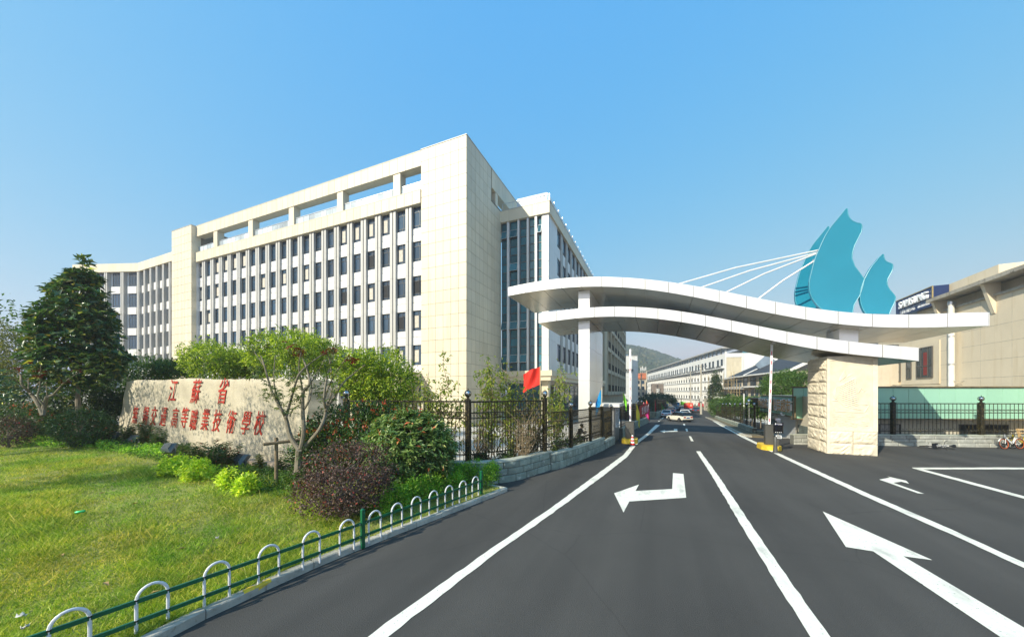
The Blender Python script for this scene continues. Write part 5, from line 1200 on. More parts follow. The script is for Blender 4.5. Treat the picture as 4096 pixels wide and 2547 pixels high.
# ================================================================ SPOTLIGHTS, STAKE, CAN, LITTER
M_flood = mat("grey_floodlight", (.10, .125, .135), .4, .3, var=.08)
fl0 = None
for k, (px, py, lab) in enumerate(((432, 1044, "grey floodlight at the left end of the stone"), (470, 1056, "second grey floodlight from the left in front of the stone"), (398, 1060, "grey floodlight nearest the lawn, tilted up at the stone"), (557, 1094, "grey floodlight beside the wooden stake, right of the yellow shrub"))):
    pass
FLP = [((-22.03, 18.97), "leftmost grey floodlight, half hidden by leaves at the left end of the stone"), ((-19.55, 17.72), "grey floodlight second from the left in front of the stone"), ((-15.33, 15.3), "big grey floodlight at the edge of the lawn, tilted up at the stone"), ((-10.66, 13.46), "grey floodlight right of the yellow green shrub, below the carved characters")]
for k, ((x, y), lab) in enumerate(FLP):
    f = thing("floodlight", (x, y, lz(x, y)), s_rz+R(180)+R((-10, 5, 20, 0)[k]), lab, "floodlight", "floodlights aimed at the inscribed stone")
    mt = Matrix.Translation((0, 0, .42)) @ Matrix.Rotation(R(38), 4, 'X')
    b = MB(); b.loft([[mt @ Vector(p) for p in ((-w, y_, -h), (w, y_, -h), (w, y_, h), (-w, y_, h))] for y_, w, h in ((-.10, .24, .22), (-.02, .26, .24), (.03, .26, .24), (.13, .17, .15))]); bd = b.build("housing", M_flood, f)
    b = MB(); [b.box(-.15+q*.06, -.13+q*.06, .05, .17, -.14, .14, m=mt) for q in range(6)]; b.build("cooling_fin", M_flood, f)
    b = MB(); b.box(-.22, .22, -.115, -.10, -.2, .2, m=mt); b.build("lens", M_glass, f)
    b = MB(); b.box(-.24, .24, -.13, -.06, .245, .275, m=mt); b.build("hood", M_steel, f)
    b = MB(); b.beam((-.29, 0, .05), (-.29, .0, .45), .03, .05); b.beam((.29, 0, .05), (.29, 0, .45), .03, .05); b.beam((-.3, 0, .05), (.3, 0, .05), .05, .03); b.beam((0, 0, -.1), (0, 0, .05), .06); b.build("bracket", M_flood, f)
M_wood = mat("weathered_log", (.20, .145, .085), .9, var=.3, scale=5, bump=.8, bscale=22, streak=.2)
sx, sy = (-7.47, 10.83); tsup = thing("tree_stake", (sx, sy, lz(sx, sy)), 0, "weathered log stake and crossbar propping up the small maple", "stake"); PO[tsup.name] = Vector((sx, sy, lz(sx, sy)))
M0 = Vector((sx, sy, lz(sx, sy))); b = MB(); b.tube([M0-Vector((0, 0, .2)), M0+Vector((.01, 0, .8)), M0+Vector((0, 0, 1.5))], [.055, .052, .05], 9); b.build("stake", M_wood, tsup, smooth=True)
M2 = M0+Vector((1.75, 1.55, 0)); b = MB(); b.tube([M2-Vector((0, 0, .2)), M2+Vector((0, 0, 1.5))], .05, 9); b.build("stake", M_wood, tsup, smooth=True)
b = MB(); b.tube([M0+Vector((-.22, -.26, 1.32)), M0+Vector((.8, .72, 1.38)), M2+Vector((.3, .25, 1.42))], [.05, .055, .045], 9); b.build("crossbar", M_wood, tsup, smooth=True)
b = MB(); [b.tube([M0+Vector((.06*math.cos(t), .06*math.sin(t), 1.36+.02*k+.06*math.sin(t))) for t in np.linspace(0, 6.3, 12)], .006, 4) for k in range(3)]; b.tube([M0+Vector((.05, 0, 1.38)), M0+Vector((.2, .1, 1.1)), M0+Vector((.1, .05, .85))], .004, 4); b.build("wire_tie", M_steel, tsup)
cxn, cyn = (-10.31, 8.07); M_can = mat("green_can", (.03, .42, .14), .3, .4, var=.3, scale=30)
b = MB(); mt = Matrix.Rotation(R(84), 3, 'Y'); b.lathe([(.028, 0), (.034, .008), (.034, .15), (.028, .165)], (cxn, cyn, lz(cxn, cyn)+.075), 12, Matrix.Rotation(R(25), 3, 'Z') @ mt); tag(b.build("drink_can", M_can, smooth=True), "dented green drink can lying in the grass of the lawn", "can")
M_paper = mat("white_litter", (.52, .51, .47), .7)
for i, (px, py, s_, lab) in enumerate(((52, 1464, .14, "crumpled white plastic scrap in the grass near the left hoop"), (60, 1490, .09, "small white scrap of litter near the lower left corner"), (516, 1274, .07, "pale scrap in the middle of the lawn near the fence"), (1010, 1253, .07, "white scrap of litter under the purple bush"), (842, 1262, .06, "white scrap beside the green fence post"))):
    x, y = [((-6.76, 4.71)), ((-6.38, 4.48)), ((-6.17, 7.16)), ((-3.8, 7.79)), ((-3.43, 7.45))][i]; rg = random.Random(i); s_ *= .72; z = lz(x, y)+.045
    b = MB(); b.grid(4, 4, lambda u, v: (x+(u-.5)*s_+rg.uniform(-.02, .02), y+(v-.5)*s_*.8+rg.uniform(-.02, .02), z+rg.uniform(0, .05))); o = b.build("litter", M_paper, smooth='all', fix=False); o.modifiers.new("solidify", 'SOLIDIFY').thickness = .003; tag(o, lab, "litter", "scraps of litter on the lawn")
M_dry = mat("dry_leaf", (.42, .26, .10), .8, var=.25, scale=12)
DL_ = [(-11.48, 9.5), (-9.64, 8.83), (-9.86, 14.14), (-9.61, 8.12), (-4.9, 6.07), (-6.49, 6.62), (-5.43, 5.72), (-4.21, 5.79), (-11.72, 8.68), (-5.51, 5.36), (-6.62, 5.53), (-5.65, 6.99), (-4.32, 6.8), (-8.26, 6.29)]
V, F = leaf_geo(np.array([(x, y, lz(x, y)+.055) for x, y in DL_]), RNG.normal(size=(14, 3))*np.array([1, 1, .1]), np.tile([0, .1, 1.], (14, 1)), .16, .07); tag(np_obj("fallen_leaves", V, F, M_dry), "scattered dry brown leaves lying on the lawn", "leaves", kind='stuff')
# ================================================================ GUARD BOOTH
bx, by, bz = (6.68, 22.15, -0.03)
bo = thing("guard_booth", (bx, by, bz), TH, "steel guard booth with flat pale roof and side window beside the road", "booth")
M_boothw = mat("booth_steel", (.30, .29, .27), .3, .5, var=.08); M_boothr = mat("booth_roof", (.66, .64, .60), .6, var=.08, streak=.2)
b = MB(); b.box(-1.5, -.04, 0, .05, 0, 2.5); b.box(-1.5, -1.45, .05, 2.45, 0, 2.5); b.box(-1.5, -.04, 2.45, 2.5, 0, 2.5); b.box(-.05, 0, 0, 2.5, 0, 1.02); b.box(-.05, 0, 0, .3, 1.02, 2.5); b.box(-.05, 0, 2.2, 2.5, 1.02, 2.5); b.build("wall", M_boothw, bo)
b = MB(); b.box(-1.75, .3, -.35, 2.8, 2.36, 2.55); b.build("roof", M_boothr, bo)
b = MB(); b.box(-.03, .03, .3, .38, 1.02, 2.3); b.box(-.03, .03, 2.12, 2.2, 1.02, 2.3); b.box(-.03, .03, 1.22, 1.28, 1.1, 2.24); b.box(-.03, .03, .38, 2.12, 1.02, 1.1); b.box(-.03, .03, .38, 2.12, 2.24, 2.3); b.box(-.02, .02, .38, 2.12, 1.9, 1.94); b.build("window_frame", M_paint, bo)
b = MB(); b.box(-.015, -.005, .38, 2.12, 1.1, 2.24); b.build("pane", M_glass, bo)
b = MB(); b.box(-.02, .10, .2, 2.4, .98, 1.02); b.build("counter", M_steel, bo)
# ================================================================ BARRIERS, CONE
M_boxg = mat("barrier_cabinet", (.10, .098, .088), .45, .3, var=.1); M_boom = mat("white_boom", (.84, .84, .84), .35); M_bred = mat("red_reflector", (.72, .01, .04), .4)
def island(name, w, l, h):
    b = MB(); c = .35; P = [(-w/2+c*.5, -l/2), (w/2-c*.5, -l/2), (w/2, -l/2+c), (w/2, l/2-c), (w/2-c*.5, l/2), (-w/2+c*.5, l/2), (-w/2, l/2-c), (-w/2, -l/2+c)]; b.prism(P, lambda u, v: (u, v, -.05), lambda u, v: (u*.97, v*.97, h)); return b
def barrier(loc, rz, label, boomh, cab, tilt=0):
    t = thing("barrier_gate", loc, rz, label, "barrier"); cw, cd, chh = cab
    island("b", .98, 1.7, .27).build("island", M_yel, t)
    b = MB(); b.cbox(-cw/2, cw/2, -cd/2, cd/2, .27, .27+chh, .02); b.box(-cw/2-.015, cw/2+.015, -cd/2-.015, cd/2+.015, .27+chh, .27+chh+.04); cb = b.build("cabinet", M_boxg, t)
    b = MB(); b.box(-cw/2+.03, cw/2-.03, -cd/2-.008, -cd/2-.0005, .36, .27+chh-.06); b.build("cabinet_door", M_boxg, cb)
    b = MB(); b.sphere((.02, -cd/2-.012, .27+chh*.72), .02, 8, 5); b.build("lock", M_chrome, cb)
    m = Matrix.Translation((.02, -.0, .27+chh*.9)) @ Matrix.Rotation(R(tilt), 4, 'Y')
    b = MB(); b.box(-.055, .055, -.03, .03, 0, boomh, m=m); bm_ = b.build("boom", M_boom, t)
    n = int(boomh/.62)
    for k in range(n):
        b = MB(); z = .3+k*(boomh-.5)/n; b.box(-.02, .02, -.034, -.0305, z, z+.22, m=m); b.build("reflector", M_bred, bm_)
    b = MB(); b.box(-.10, .10, -.06, .06, -.1, .14, m=m); b.build("boom_clamp", M_boxg, t)
    return t
bl = (7.81, 22.25, -0.04); barrier((bl[0], bl[1]+.4, bl[2]), TH, "left barrier gate with raised boom and grey cabinet, behind the striped cone", 4.9, (.55, .42, 1.10))
br = (15.18, 20.11, -0.07); tb = barrier((br[0], br[1]+.1, br[2]), TH, "right barrier gate with raised boom and black payment screen", 5.0, (.42, .36, 1.15), 1.5)
t = tb
b = MB(); b.tube([(.28, -.62, .26), (.28, -.62, 1.55)], .045, 10); b.build("screen_post", M_boxg, t)
b = MB(); b.cbox(.05, .51, -.72, -.62, 1.02, 1.62, .03); sc_ = b.build("screen", mat("black_screen", (.006, .006, .008), .15, coat=.5), t)
b = MB(); b.box(.10, .46, -.722, -.7201, 1.48, 1.58); b.build("screen_header", mat("screen_blue", (.02, .02, .06), .3), sc_)
inst("screen_text", text_mesh("P", .12, .001, M_letter, offset=.004), sc_, (.14, -.724, 1.535), rot=(R(90), 0, 0))
b = MB(); [b.box(.2+k*.03, .222+k*.03, -.7235, -.7225, 1.545, 1.565) for k in range(8)]; [b.box(.25+k*.025, .266+k*.025, -.7235, -.7225, 1.495, 1.508) for k in range(8)]; [b.box(.12+k*.085, .17+k*.085, -.7225, -.7215, 1.06, 1.085) for k in range(4)]; b.build("screen_marks", M_letter, sc_)
b = MB(); b.box(.16, .42, -.70, -.66, .72, .90); b.build("keypad_panel", M_letter, t)
b = MB(); [b.box(.2+k*.048, .238+k*.048, -.705, -.7005, .745+j*.048, .783+j*.048) for k in range(4) for j in range(3)]; b.build("keypad_keys", M_boxg, t)
b = MB(); b.cbox(.18, .38, -.72, -.5, 1.72, 1.86, .03); b.tube([(.24, -.72, 1.69), (.24, -.77, 1.69)], .035, 8); b.tube([(.32, -.72, 1.69), (.32, -.77, 1.69)], .035, 8); b.tube([(.28, -.62, 1.55), (.28, -.62, 1.72)], .03, 8); b.build("plate_camera", mat("camera_grey", (.12, .13, .17), .4), t)
gb = (14.36, 18.74, -0.02)
b = MB(); b.lathe([(.20, 0), (.18, .03), (.12, .05), (.09, .45), (.075, .82), (.05, .88), (.015, .9)], (gb[0], gb[1]-.1, gb[2]), 14); tag(b.build("bollard", M_boxg, smooth=True), "short dark tapered bollard beside the right payment screen", "bollard")
cn = (7.46, 21.17, -0.01); ct = thing("traffic_cone", cn, 0, "red and white striped traffic cone in front of the left barrier", "cone")
b = MB(); b.box(-.2, .2, -.2, .2, 0, .05); b.build("base", M_black, ct)
M_or2 = mat("cone_red", (.70, .03, .02), .5); rr = lambda z: .15-.11*(z-.05)/.6
for i in range(6):
    z0, z1 = .05+i*.1, .15+i*.1; b = MB(); b.lathe([(rr(z0), z0), (rr(z1), z1)], (0, 0, 0), 14); b.build("band", M_letter if i % 2 else M_or2, ct, smooth=True)
b = MB(); b.lathe([(.042, .65), (.05, .67), (.03, .72), (.005, .73)], (0, 0, 0), 10); b.build("tip", M_black, ct, smooth=True)
# ================================================================ FLAGS AND BANNERS
FLC = dict(red=(.72, .022, .008), blue=(.0, .22, .50), lime=(.25, .75, .04), yellow=(.82, .72, .08), pink=(.80, .05, .30), green=(.06, .50, .08), crimson=(.45, .01, .02), magenta=(.60, .02, .16), orange=(.85, .10, .01))
def flagm(c): return mat("flag_"+c, FLC[c], .7, var=.06, scale=3)
def flag(x, y, z, ph, w, h, col, label, drop=0., dirx=-1., ang=TH, group="coloured flags on the roadside fences", seed=0, taper=0):
    t = thing("flag", (x, y, z), ang, label, "flag", group); rg = random.Random(seed)
    b = MB(); b.tube([(0, 0, 0), (0, 0, ph)], .022, 6); b.build("flagpole", mat("pale_bamboo_pole", (.55, .45, .25), .6), t, smooth=True)
    b = MB(); p1, p2 = rg.uniform(0, 6), rg.uniform(0, 6)
    def f(u, v):
        hh = h*(1-taper*u*.45); sag = drop*u**1.2*h; X = dirx*w*u*(1-.35*drop)
        Y = (.10*math.sin(u*5.5+p1+v*1.2)+.05*math.sin(v*5+u*8+p2))*min(1, u*3)*w
        return (X+dirx*.02, Y, ph-.06-hh*(1-v)-sag-(1-v)*drop*u*h*.35+.04*math.sin(u*7+p2)*u*h)
    b.grid(18, 12, f); b.build("cloth", flagm(col), t, smooth='all', fix=False); return t
fp = (1.49, 18.0, 4.67); flag(fp[0], fp[1], -.1, fp[2]+.1, 1.12, .92, 'red', "large red flag flying beside the tall black fence", drop=.38, seed=3, group=None)
def flag_at(px, ptop, Y, zfoot, w, h, col, label, drop=.8, seed=0, dirx=-1., taper=.5):
    x = (px-1216)/812*Y; z = 3.3+(930-ptop)/812*Y; flag(x, Y, zfoot, z-zfoot, w, h, col, label, drop, dirx, seed=seed, taper=taper)
flag_at(1429, 921, 21.5, .4, .55, .9, 'blue', "furled blue flag at the corner of the guard booth roof", 1.0, 5)
flag_at(1480, 930, 27, 2.6, .35, .75, 'lime', "lime green flag behind the guard booth roof", .9, 6, dirx=1.)
for px, pt, Y, w_, h_, c, lab in ((1510, 953, 36, .5, 1.7, 'yellow', "yellow flag just right of the left barrier boom"), (1528, 954, 44, .8, 1.3, 'pink', "pink flag on the fence above the red banner"), (1535, 949, 45, .5, 1.6, 'red', "narrow red flag beside the pink flag"), (1555, 947, 70, .5, 2.4, 'crimson', "dark red flag on the curved wall fence"), (1564, 949, 74, 1.0, 2.2, 'yellow', "yellow flag beside the green flag on the curved wall fence"), (1569, 951, 76, .9, 2.2, 'green', "green flag on the curved wall fence"), (1574, 949, 84, 1.0, 2.2, 'magenta', "magenta flag near the end of the left fence"), (1578, 952, 88, .9, 2.2, 'blue', "blue flag at the end of the left fence"), (1583, 951, 100, 1.6, 2.0, 'yellow', "yellow flag at the far bend of the road")):
    flag_at(px, pt, Y, zr(AS((px-1216)/812*Y, Y)[1])+.6, w_, h_, c, lab, .75, int(px), dirx=1.)
for px, pt, c, lab in ((1601, 953, 'blue', "blue flag on the far cross fence"), (1616, 952, 'lime', "lime flag on the far cross fence"), (1633, 954, 'yellow', "yellow flag on the far cross fence"), (1658, 955, 'crimson', "dark red flag by the utility pole")):
    flag_at(px, pt, 128, -1, 2.0, 1.3, c, lab, .3, int(px), dirx=1.)
M_ban = mat("red_banner_cloth", (.50, .012, .012), .7, var=.1, scale=2)
tb0 = min(np.linspace(0, L3, 600), key=lambda t: abs(at3(t)[0]/at3(t)[1]-(1518-1216)/812)); tb1 = min(np.linspace(0, L3, 600), key=lambda t: abs(at3(t)[0]/at3(t)[1]-(1540-1216)/812))
q0, q1 = at3(float(tb0)), at3(float(tb1)); BL = math.dist(q0[:2], q1[:2]); ban_rz = math.atan2(q1[1]-q0[1], q1[0]-q0[0])-R(90)
ban = thing("red_banner", (q0[0]+.05*math.sin(0), q0[1], q0[2]+.45), ban_rz, "red cloth banner with white characters tied to the iron fence", "banner")
bn = MB(); bn.grid(20, 5, lambda u, v: (.08*math.sin(u*21)*(.4+.6*v)+.03, u*BL, .55+1.25*v+.08*abs(math.sin(u*12.5))*(v)-.02*u)); bn.build("cloth", M_ban, ban, smooth='all', fix=False)
for i, c in enumerate("欢迎新同学"):
    o = inst("banner_letter", text_mesh(c, .95, .004, M_letter, offset=.012), ban, (.16, BL*(.16+i*.17), 1.17), rot=(R(90), 0, R(90)))
os_ = (52.69, 112, -0.98)
ob_ = thing("orange_board", (os_[0], 112, -2.2), 0, "orange notice board on the far fence above the queue of cars", "sign"); b = MB(); b.box(-1.4, 1.4, -.05, .05, 0.2, 1.5); b.build("board", mat("orange_board_face", (.72, .12, .02), .6), ob_); b = MB(); b.box(-1.1, -1.0, .06, .1, -1.2, .3); b.box(1.0, 1.1, .06, .1, -1.2, .3); b.build("leg", M_steel, ob_)
b = MB(); [b.box(-1.15+k*.42, -.85+k*.42, -.062, -.051, .95-j*.4, 1.2-j*.4) for k in range(6) for j in range(2)]; b.build("lettering", mat("orange_lettering", (.85, .40, .10), .6), ob_)
# ================================================================ POLES AND LAMPS
M_cpole = mat("concrete_pole", (.46, .42, .34), .85, var=.15, scale=1.5, streak=.2)
def upole(x, y, z, h, label, arms=2, r=.17):
    t = thing("utility_pole", (x, y, z), TH, label, "utility pole"); b = MB(); b.tube([(0, 0, -.3), (0, 0, h)], [r*1.25, r*.7], 10); b.build("pole", M_cpole, t, smooth=True)
    for k in range(arms):
        zz = h-.5-k*1.6; b = MB(); b.beam((-1.2, -.1, zz), (1.2, -.1, zz), .09); b.build("crossarm", M_grey, t)
        for x_ in (-1.1, -.5, .5, 1.1): b = MB(); b.lathe([(.05, 0), (.08, .08), (.05, .14), (.08, .2), (.03, .28)], (x_, -.1, zz+.05), 6); b.build("insulator", M_brown, t)
    return t
x, y, z = (43.86, 79.31, -1.88); up1 = upole(x, y, z, 11.5, "tall concrete utility pole at the kerb right of the red truck", 2, .2); b = MB(); b.box(-.3, .3, -.55, -.2, 2.9, 4.1); b.build("meter_box", M_fin, up1)
for k, (dx_, zz) in enumerate(((-1.5, 4.5), (1.4, 4.3), (-1.2, 2.4))):
    b = MB(); b.tube([(0, 0, zz), (dx_*.5, -.1, zz+.4), (dx_, -.1, zz+.2), (dx_*.8, -.1, zz+.9)], .03, 5); b.build("cable_loop", M_black, up1)
x, y, z = (48.19, 87.74, -1.99); upole(x+.8, y+6, z, 11.0, "thinner utility pole just behind the tall concrete pole", 2, .15)
for (px, pt, Y, lab) in ((1523, 941-12, 150, "left of two distant poles before the cream block"), (1536, 935-12, 165, "right of two distant poles before the long dormitory")):
    upole((px-1216)/812*Y, Y, -3, (930-(887 if px == 1523 else 880))/812*Y+6.3, lab, 1, .32)
M_lamp = mat("lamp_dark_metal", (.07, .065, .055), .5, .3)
x, y = (1794-1216)/812*36, 36; lp = thing("street_lamp", (x, y, -.5), 0, "cone headed street lamp standing inside the right fence", "street lamp")
b = MB(); b.tube([(0, 0, 0), (0, 0, 2.6)], .05, 8); b.build("pole", M_lamp, lp); b = MB(); b.lathe([(.05, 2.6), (.3, 2.95), (.62, 3.12), (.64, 3.17), (.1, 3.22)], (0, 0, 0), 16); b.build("lamp_head", M_lamp, lp, smooth=True)
x, y = (1729-1216)/812*60, 60; lp = thing("street_lamp", (x, y, -1.3), 0, "second cone headed lamp farther back among the bushes", "street lamp")
b = MB(); b.tube([(0, 0, 0), (0, 0, 3.6)], .05, 8); b.build("pole", M_lamp, lp); b = MB(); b.lathe([(.05, 3.6), (.4, 4.0), (.9, 4.2), (.92, 4.26), (.1, 4.3)], (0, 0, 0), 16); b.build("lamp_head", M_lamp, lp, smooth=True)
x, y = (1779-1216)/812*37, 37; lp = thing("globe_lamp", (x, y, -.55), 0, "white globe lamp left of the cone headed lamp behind the right fence", "street lamp")
b = MB(); b.tube([(0, 0, 0), (0, 0, 2.7)], .03, 8); b.build("pole", M_paint, lp); b = MB(); b.sphere((0, 0, 2.85), .19, 12, 8); b.build("lamp_globe", M_chrome, lp, smooth=True)
x, y = (1767-1216)/812*38, 38; b = MB(); b.tube([(x, y, -.6), (x, y, 3.1)], .06, 8); tag(b.build("white_post", M_paint), "thin white post rising behind the right fence", "post")
# ================================================================ PLANTS
L_mag = leafm("magnolia_leaf", [(0, (.012, .030, .010)), (.55, (.022, .050, .014)), (.85, (.045, .080, .020)), (.95, (.13, .095, .030)), (1, (.40, .34, .06))], .18, .30, .55, 2.6)
L_dark = leafm("dark_evergreen_leaf", [(0, (.012, .030, .008)), (.6, (.028, .058, .014)), (1, (.06, .095, .022))], .2, .4)
L_mid = leafm("mid_green_leaf", [(0, (.030, .070, .012)), (.6, (.058, .115, .020)), (1, (.11, .17, .035))], .3)
L_lime = leafm("lime_green_leaf", [(0, (.05, .10, .008)), (.5, (.155, .225, .018)), (1, (.40, .43, .06))], .42)
L_oliv = leafm("olive_leaf", [(0, (.070, .095, .015)), (.6, (.14, .155, .03)), (1, (.28, .25, .06))], .35, gain=1.05)
L_phot = leafm("photinia_leaf", [(0, (.018, .045, .010)), (.6, (.04, .085, .016)), (.97, (.08, .13, .03)), (1, (.30, .04, .02))], .2, .35, .5)
L_tip = leafm("red_tip_leaf", [(0, (.30, .035, .02)), (.6, (.46, .07, .035)), (1, (.30, .15, .03))], .3)
L_purp = leafm("purple_leaf", [(0, (.034, .016, .018)), (.55, (.062, .040, .036)), (.955, (.13, .088, .066)), (1, (.42, .03, .03))], .2, .5, gain=1.7)
L_box = leafm("box_hedge_leaf", [(0, (.05, .13, .012)), (.6, (.11, .22, .02)), (.93, (.22, .33, .04)), (1, (.42, .34, .12))], .35, gain=2.1)
L_yel = leafm("yellow_privet_leaf", [(0, (.16, .26, .015)), (.5, (.34, .45, .03)), (1, (.56, .60, .09))], .4)
L_vein = leafm("light_veined_leaf", [(0, (.035, .075, .018)), (.5, (.075, .125, .035)), (.92, (.14, .18, .06)), (.985, (.22, .22, .09)), (1, (.40, .06, .03))], .25, .4, .45, 2.0)
L_map = leafm("maple_leaf", [(0, (.030, .060, .012)), (.7, (.070, .110, .022)), (1, (.17, .16, .04))], .35)
L_mred = leafm("red_maple_leaf", [(0, (.07, .008, .006)), (1, (.17, .018, .010))], .3)
L_thin = leafm("drooping_leaf", [(0, (.085, .13, .020)), (.6, (.17, .22, .035)), (1, (.34, .33, .07))], .4)
M_bark = mat("grey_brown_bark", (.22, .18, .13), .9, var=.25, scale=6, bump=.8, bscale=30)
M_bark2 = mat("pale_smooth_bark", (.29, .245, .175), .85, var=.2, scale=4, bump=.4, bscale=24, speck=(9, (.38, .35, .28)))
M_bark3 = mat("dull_grey_bark", (.20, .17, .12), .88, var=.2, scale=5, bump=.5, bscale=24, speck=(9, (.28, .25, .19)))
M_twig = mat("dry_twig", (.26, .19, .11), .9, var=.25, scale=5)
def plant(name, label, cat, base, blobs, m, K, per, L, Wd, spread=.14, trunk=None, bark=None, shell=.7, whorl=0, up=.3, droop=0., group=None, seed=0, nl=14, lname="crown", stems=True, tips=None):
    rng = np.random.default_rng(seed+77); th = thing(name, base, 0, label, cat, group); PO[th.name] = Vector(base)
    o, C = foliage(lname, m, th, blobs, K, per, spread, L, Wd, rng, shell, droop, up, base[2]+.03, whorl)
    if trunk and stems:
        h, r = trunk; b = MB(); fork = np.array([base[0], base[1], base[2]+h]); cz = np.mean([q[2] for q in blobs])
        b.tube([(base[0], base[1], base[2]-.15), (base[0]+.02*h, base[1], base[2]+h*.5), tuple(fork)], [r*1.15, r, r*.8], 8)
        top = max(blobs, key=lambda q: q[2]); b.tube(limb(fork, (top[0], top[1], top[2]), rng, .08), [r*.78*(1-.15*i) for i in range(6)], 6)
        for i in rng.choice(len(C), min(nl, len(C)), replace=False):
            s = fork+(np.array([base[0], base[1], cz])-fork)*rng.random()*.6; b.tube(limb(s, C[i], rng, .12), [r*.5, r*.4, r*.32, r*.24, r*.16, r*.08], 5)
        b.build("trunk", bark or M_bark, th, smooth=True)
    if tips:
        n, tm, tl, tw = tips; T = [q for q in C]; T = np.array(T); zc = np.quantile(T[:, 2], .62); T = T[(T[:, 2] > zc)]; T = T[rng.choice(len(T), min(n, len(T)), replace=False)]
        P = np.repeat(T, 6, 0)+rng.normal(size=(len(T)*6, 3))*.03+np.array([0, 0, .06]); D = rng.normal(size=P.shape)*.55+np.array([0, 0, 1.1]); V, F = leaf_geo(P, D, rng.normal(size=P.shape), tl, tw); np_obj("red_tips", V, F, tm, th)
    return th
def gb(px, py, z0): 
    return None
# --- big magnolia
mx, my = -25.4, 20.0; mz = lz(mx, my)
plant("magnolia_tree", "tall dark glossy magnolia with a pointed crown left of the curved wing", "tree", (mx, my, mz), [(mx, my, 4.7, 1.85, 1.7, 1.2), (mx-.1, my, 6.2, 1.95, 1.7, 1.1), (mx+.05, my, 7.6, 1.75, 1.5, 1.0), (mx+.1, my, 8.8, 1.2, 1.1, .8), (mx+.1, my, 9.8, .65, .6, .7), (mx+.25, my, 10.75, .30, .3, .55), (mx-1.35, my-.5, 6.9, .75, .7, .6), (mx+1.5, my-.3, 6.9, .7, .7, .6), (mx+.95, my-.2, 8.7, .6, .55, .5), (mx-.75, my-.2, 9.0, .55, .5, .55), (mx+.7, my, 9.9, .4, .4, .45), (mx-1.9, my-.2, 5.3, .8, .7, .7), (mx+1.9, my, 5.2, .8, .7, .7)], L_mag, 1000, 10, .36, .145, .10, (2.6, .13), shell=.62, whorl=1, seed=1)
def AT(px, py, Y): return ((px-1216)/812*Y, Y, 3.3+(930-py)/812*Y)
x, y, _ = AT(60, 0, 21); plant("evergreen_bush", "dense dark evergreen mass below the magnolia at the left edge", "bush", (x, y, .4), [(x, y, 2.2, 2.2, 1.6, 1.7), (x-2.5, y, 2.4, 2.0, 1.6, 2.2), (x+2.6, y+.3, 2.0, 1.5, 1.4, 1.6)], L_mag, 900, 8, .24, .09, .13, (1.2, .1), whorl=1, seed=2)
x, y, _ = AT(205, 0, 21.5); plant("evergreen_bush", "dark evergreen bush filling the gap between magnolia and stone", "bush", (x, y, .42), [(x, y, 2.0, 1.4, 1.3, 1.6), (x+.7, y+.8, 1.9, .9, 1.1, 1.5)], L_dark, 700, 9, .16, .07, .15, (1.0, .08), seed=3)
x, y, _ = AT(315, 0, 23.5); plant("viburnum_tree", "loose mid green tree just behind the left end of the stone", "tree", (x, y, .4), [(x, y, 3.9, 1.7, 1.6, 1.7), (x+1.1, y, 4.7, 1.0, 1., .9), (x-1.3, y, 3.4, 1.2, 1.2, 1.5), (x+.5, y, 2.4, 1.5, 1.4, 1.2)], L_mid, 800, 9, .17, .085, .20, (1.8, .09), seed=4, droop=.2)
x, y, _ = AT(18, 0, 30); plant("yellow_green_tree", "yellow green sunlit tree at the far left edge behind the magnolia", "tree", (x, y, .3), [(x, y, 6.0, 3.2, 2.6, 2.3), (x-2, y, 8.0, 2.4, 2, 1.6), (x+1.6, y, 4.6, 2.2, 2, 2.0), (x-3, y, 4.2, 2.6, 2.2, 2.4)], L_oliv, 1700, 10, .20, .09, .24, (3, .16), seed=5)
# --- shade trees standing left of the view, one branch reaching in
for k, (x, y, h, lab) in enumerate(((-27.5, 11.5, 8.2, "broad shade tree at the left whose thin branch reaches into the sky"), (-19.0, 6.2, 8.0, "leafy shade tree on the lawn left of the view"))):
    bl_ = [(x, y, h, 2.9, 2.9, 1.9), (x+1.5, y+1.2, h-1.5, 2.4, 2.2, 1.5), (x-1.6, y, h-1.2, 2.2, 2.2, 1.7)]
    if k == 0: bl_ += [(-17.8, 12.0, 6.15, .55, .45, .16), (-18.5, 11.9, 6.2, .7, .5, .28), (-20.5, 11.8, 6.5, 1.3, .8, .6)]
    plant("shade_tree", lab, "tree", (x, y, lz(x, y)), bl_, L_mid, 950, 9, .13, .06, .22, (3.2, .17), seed=8+k, nl=22)
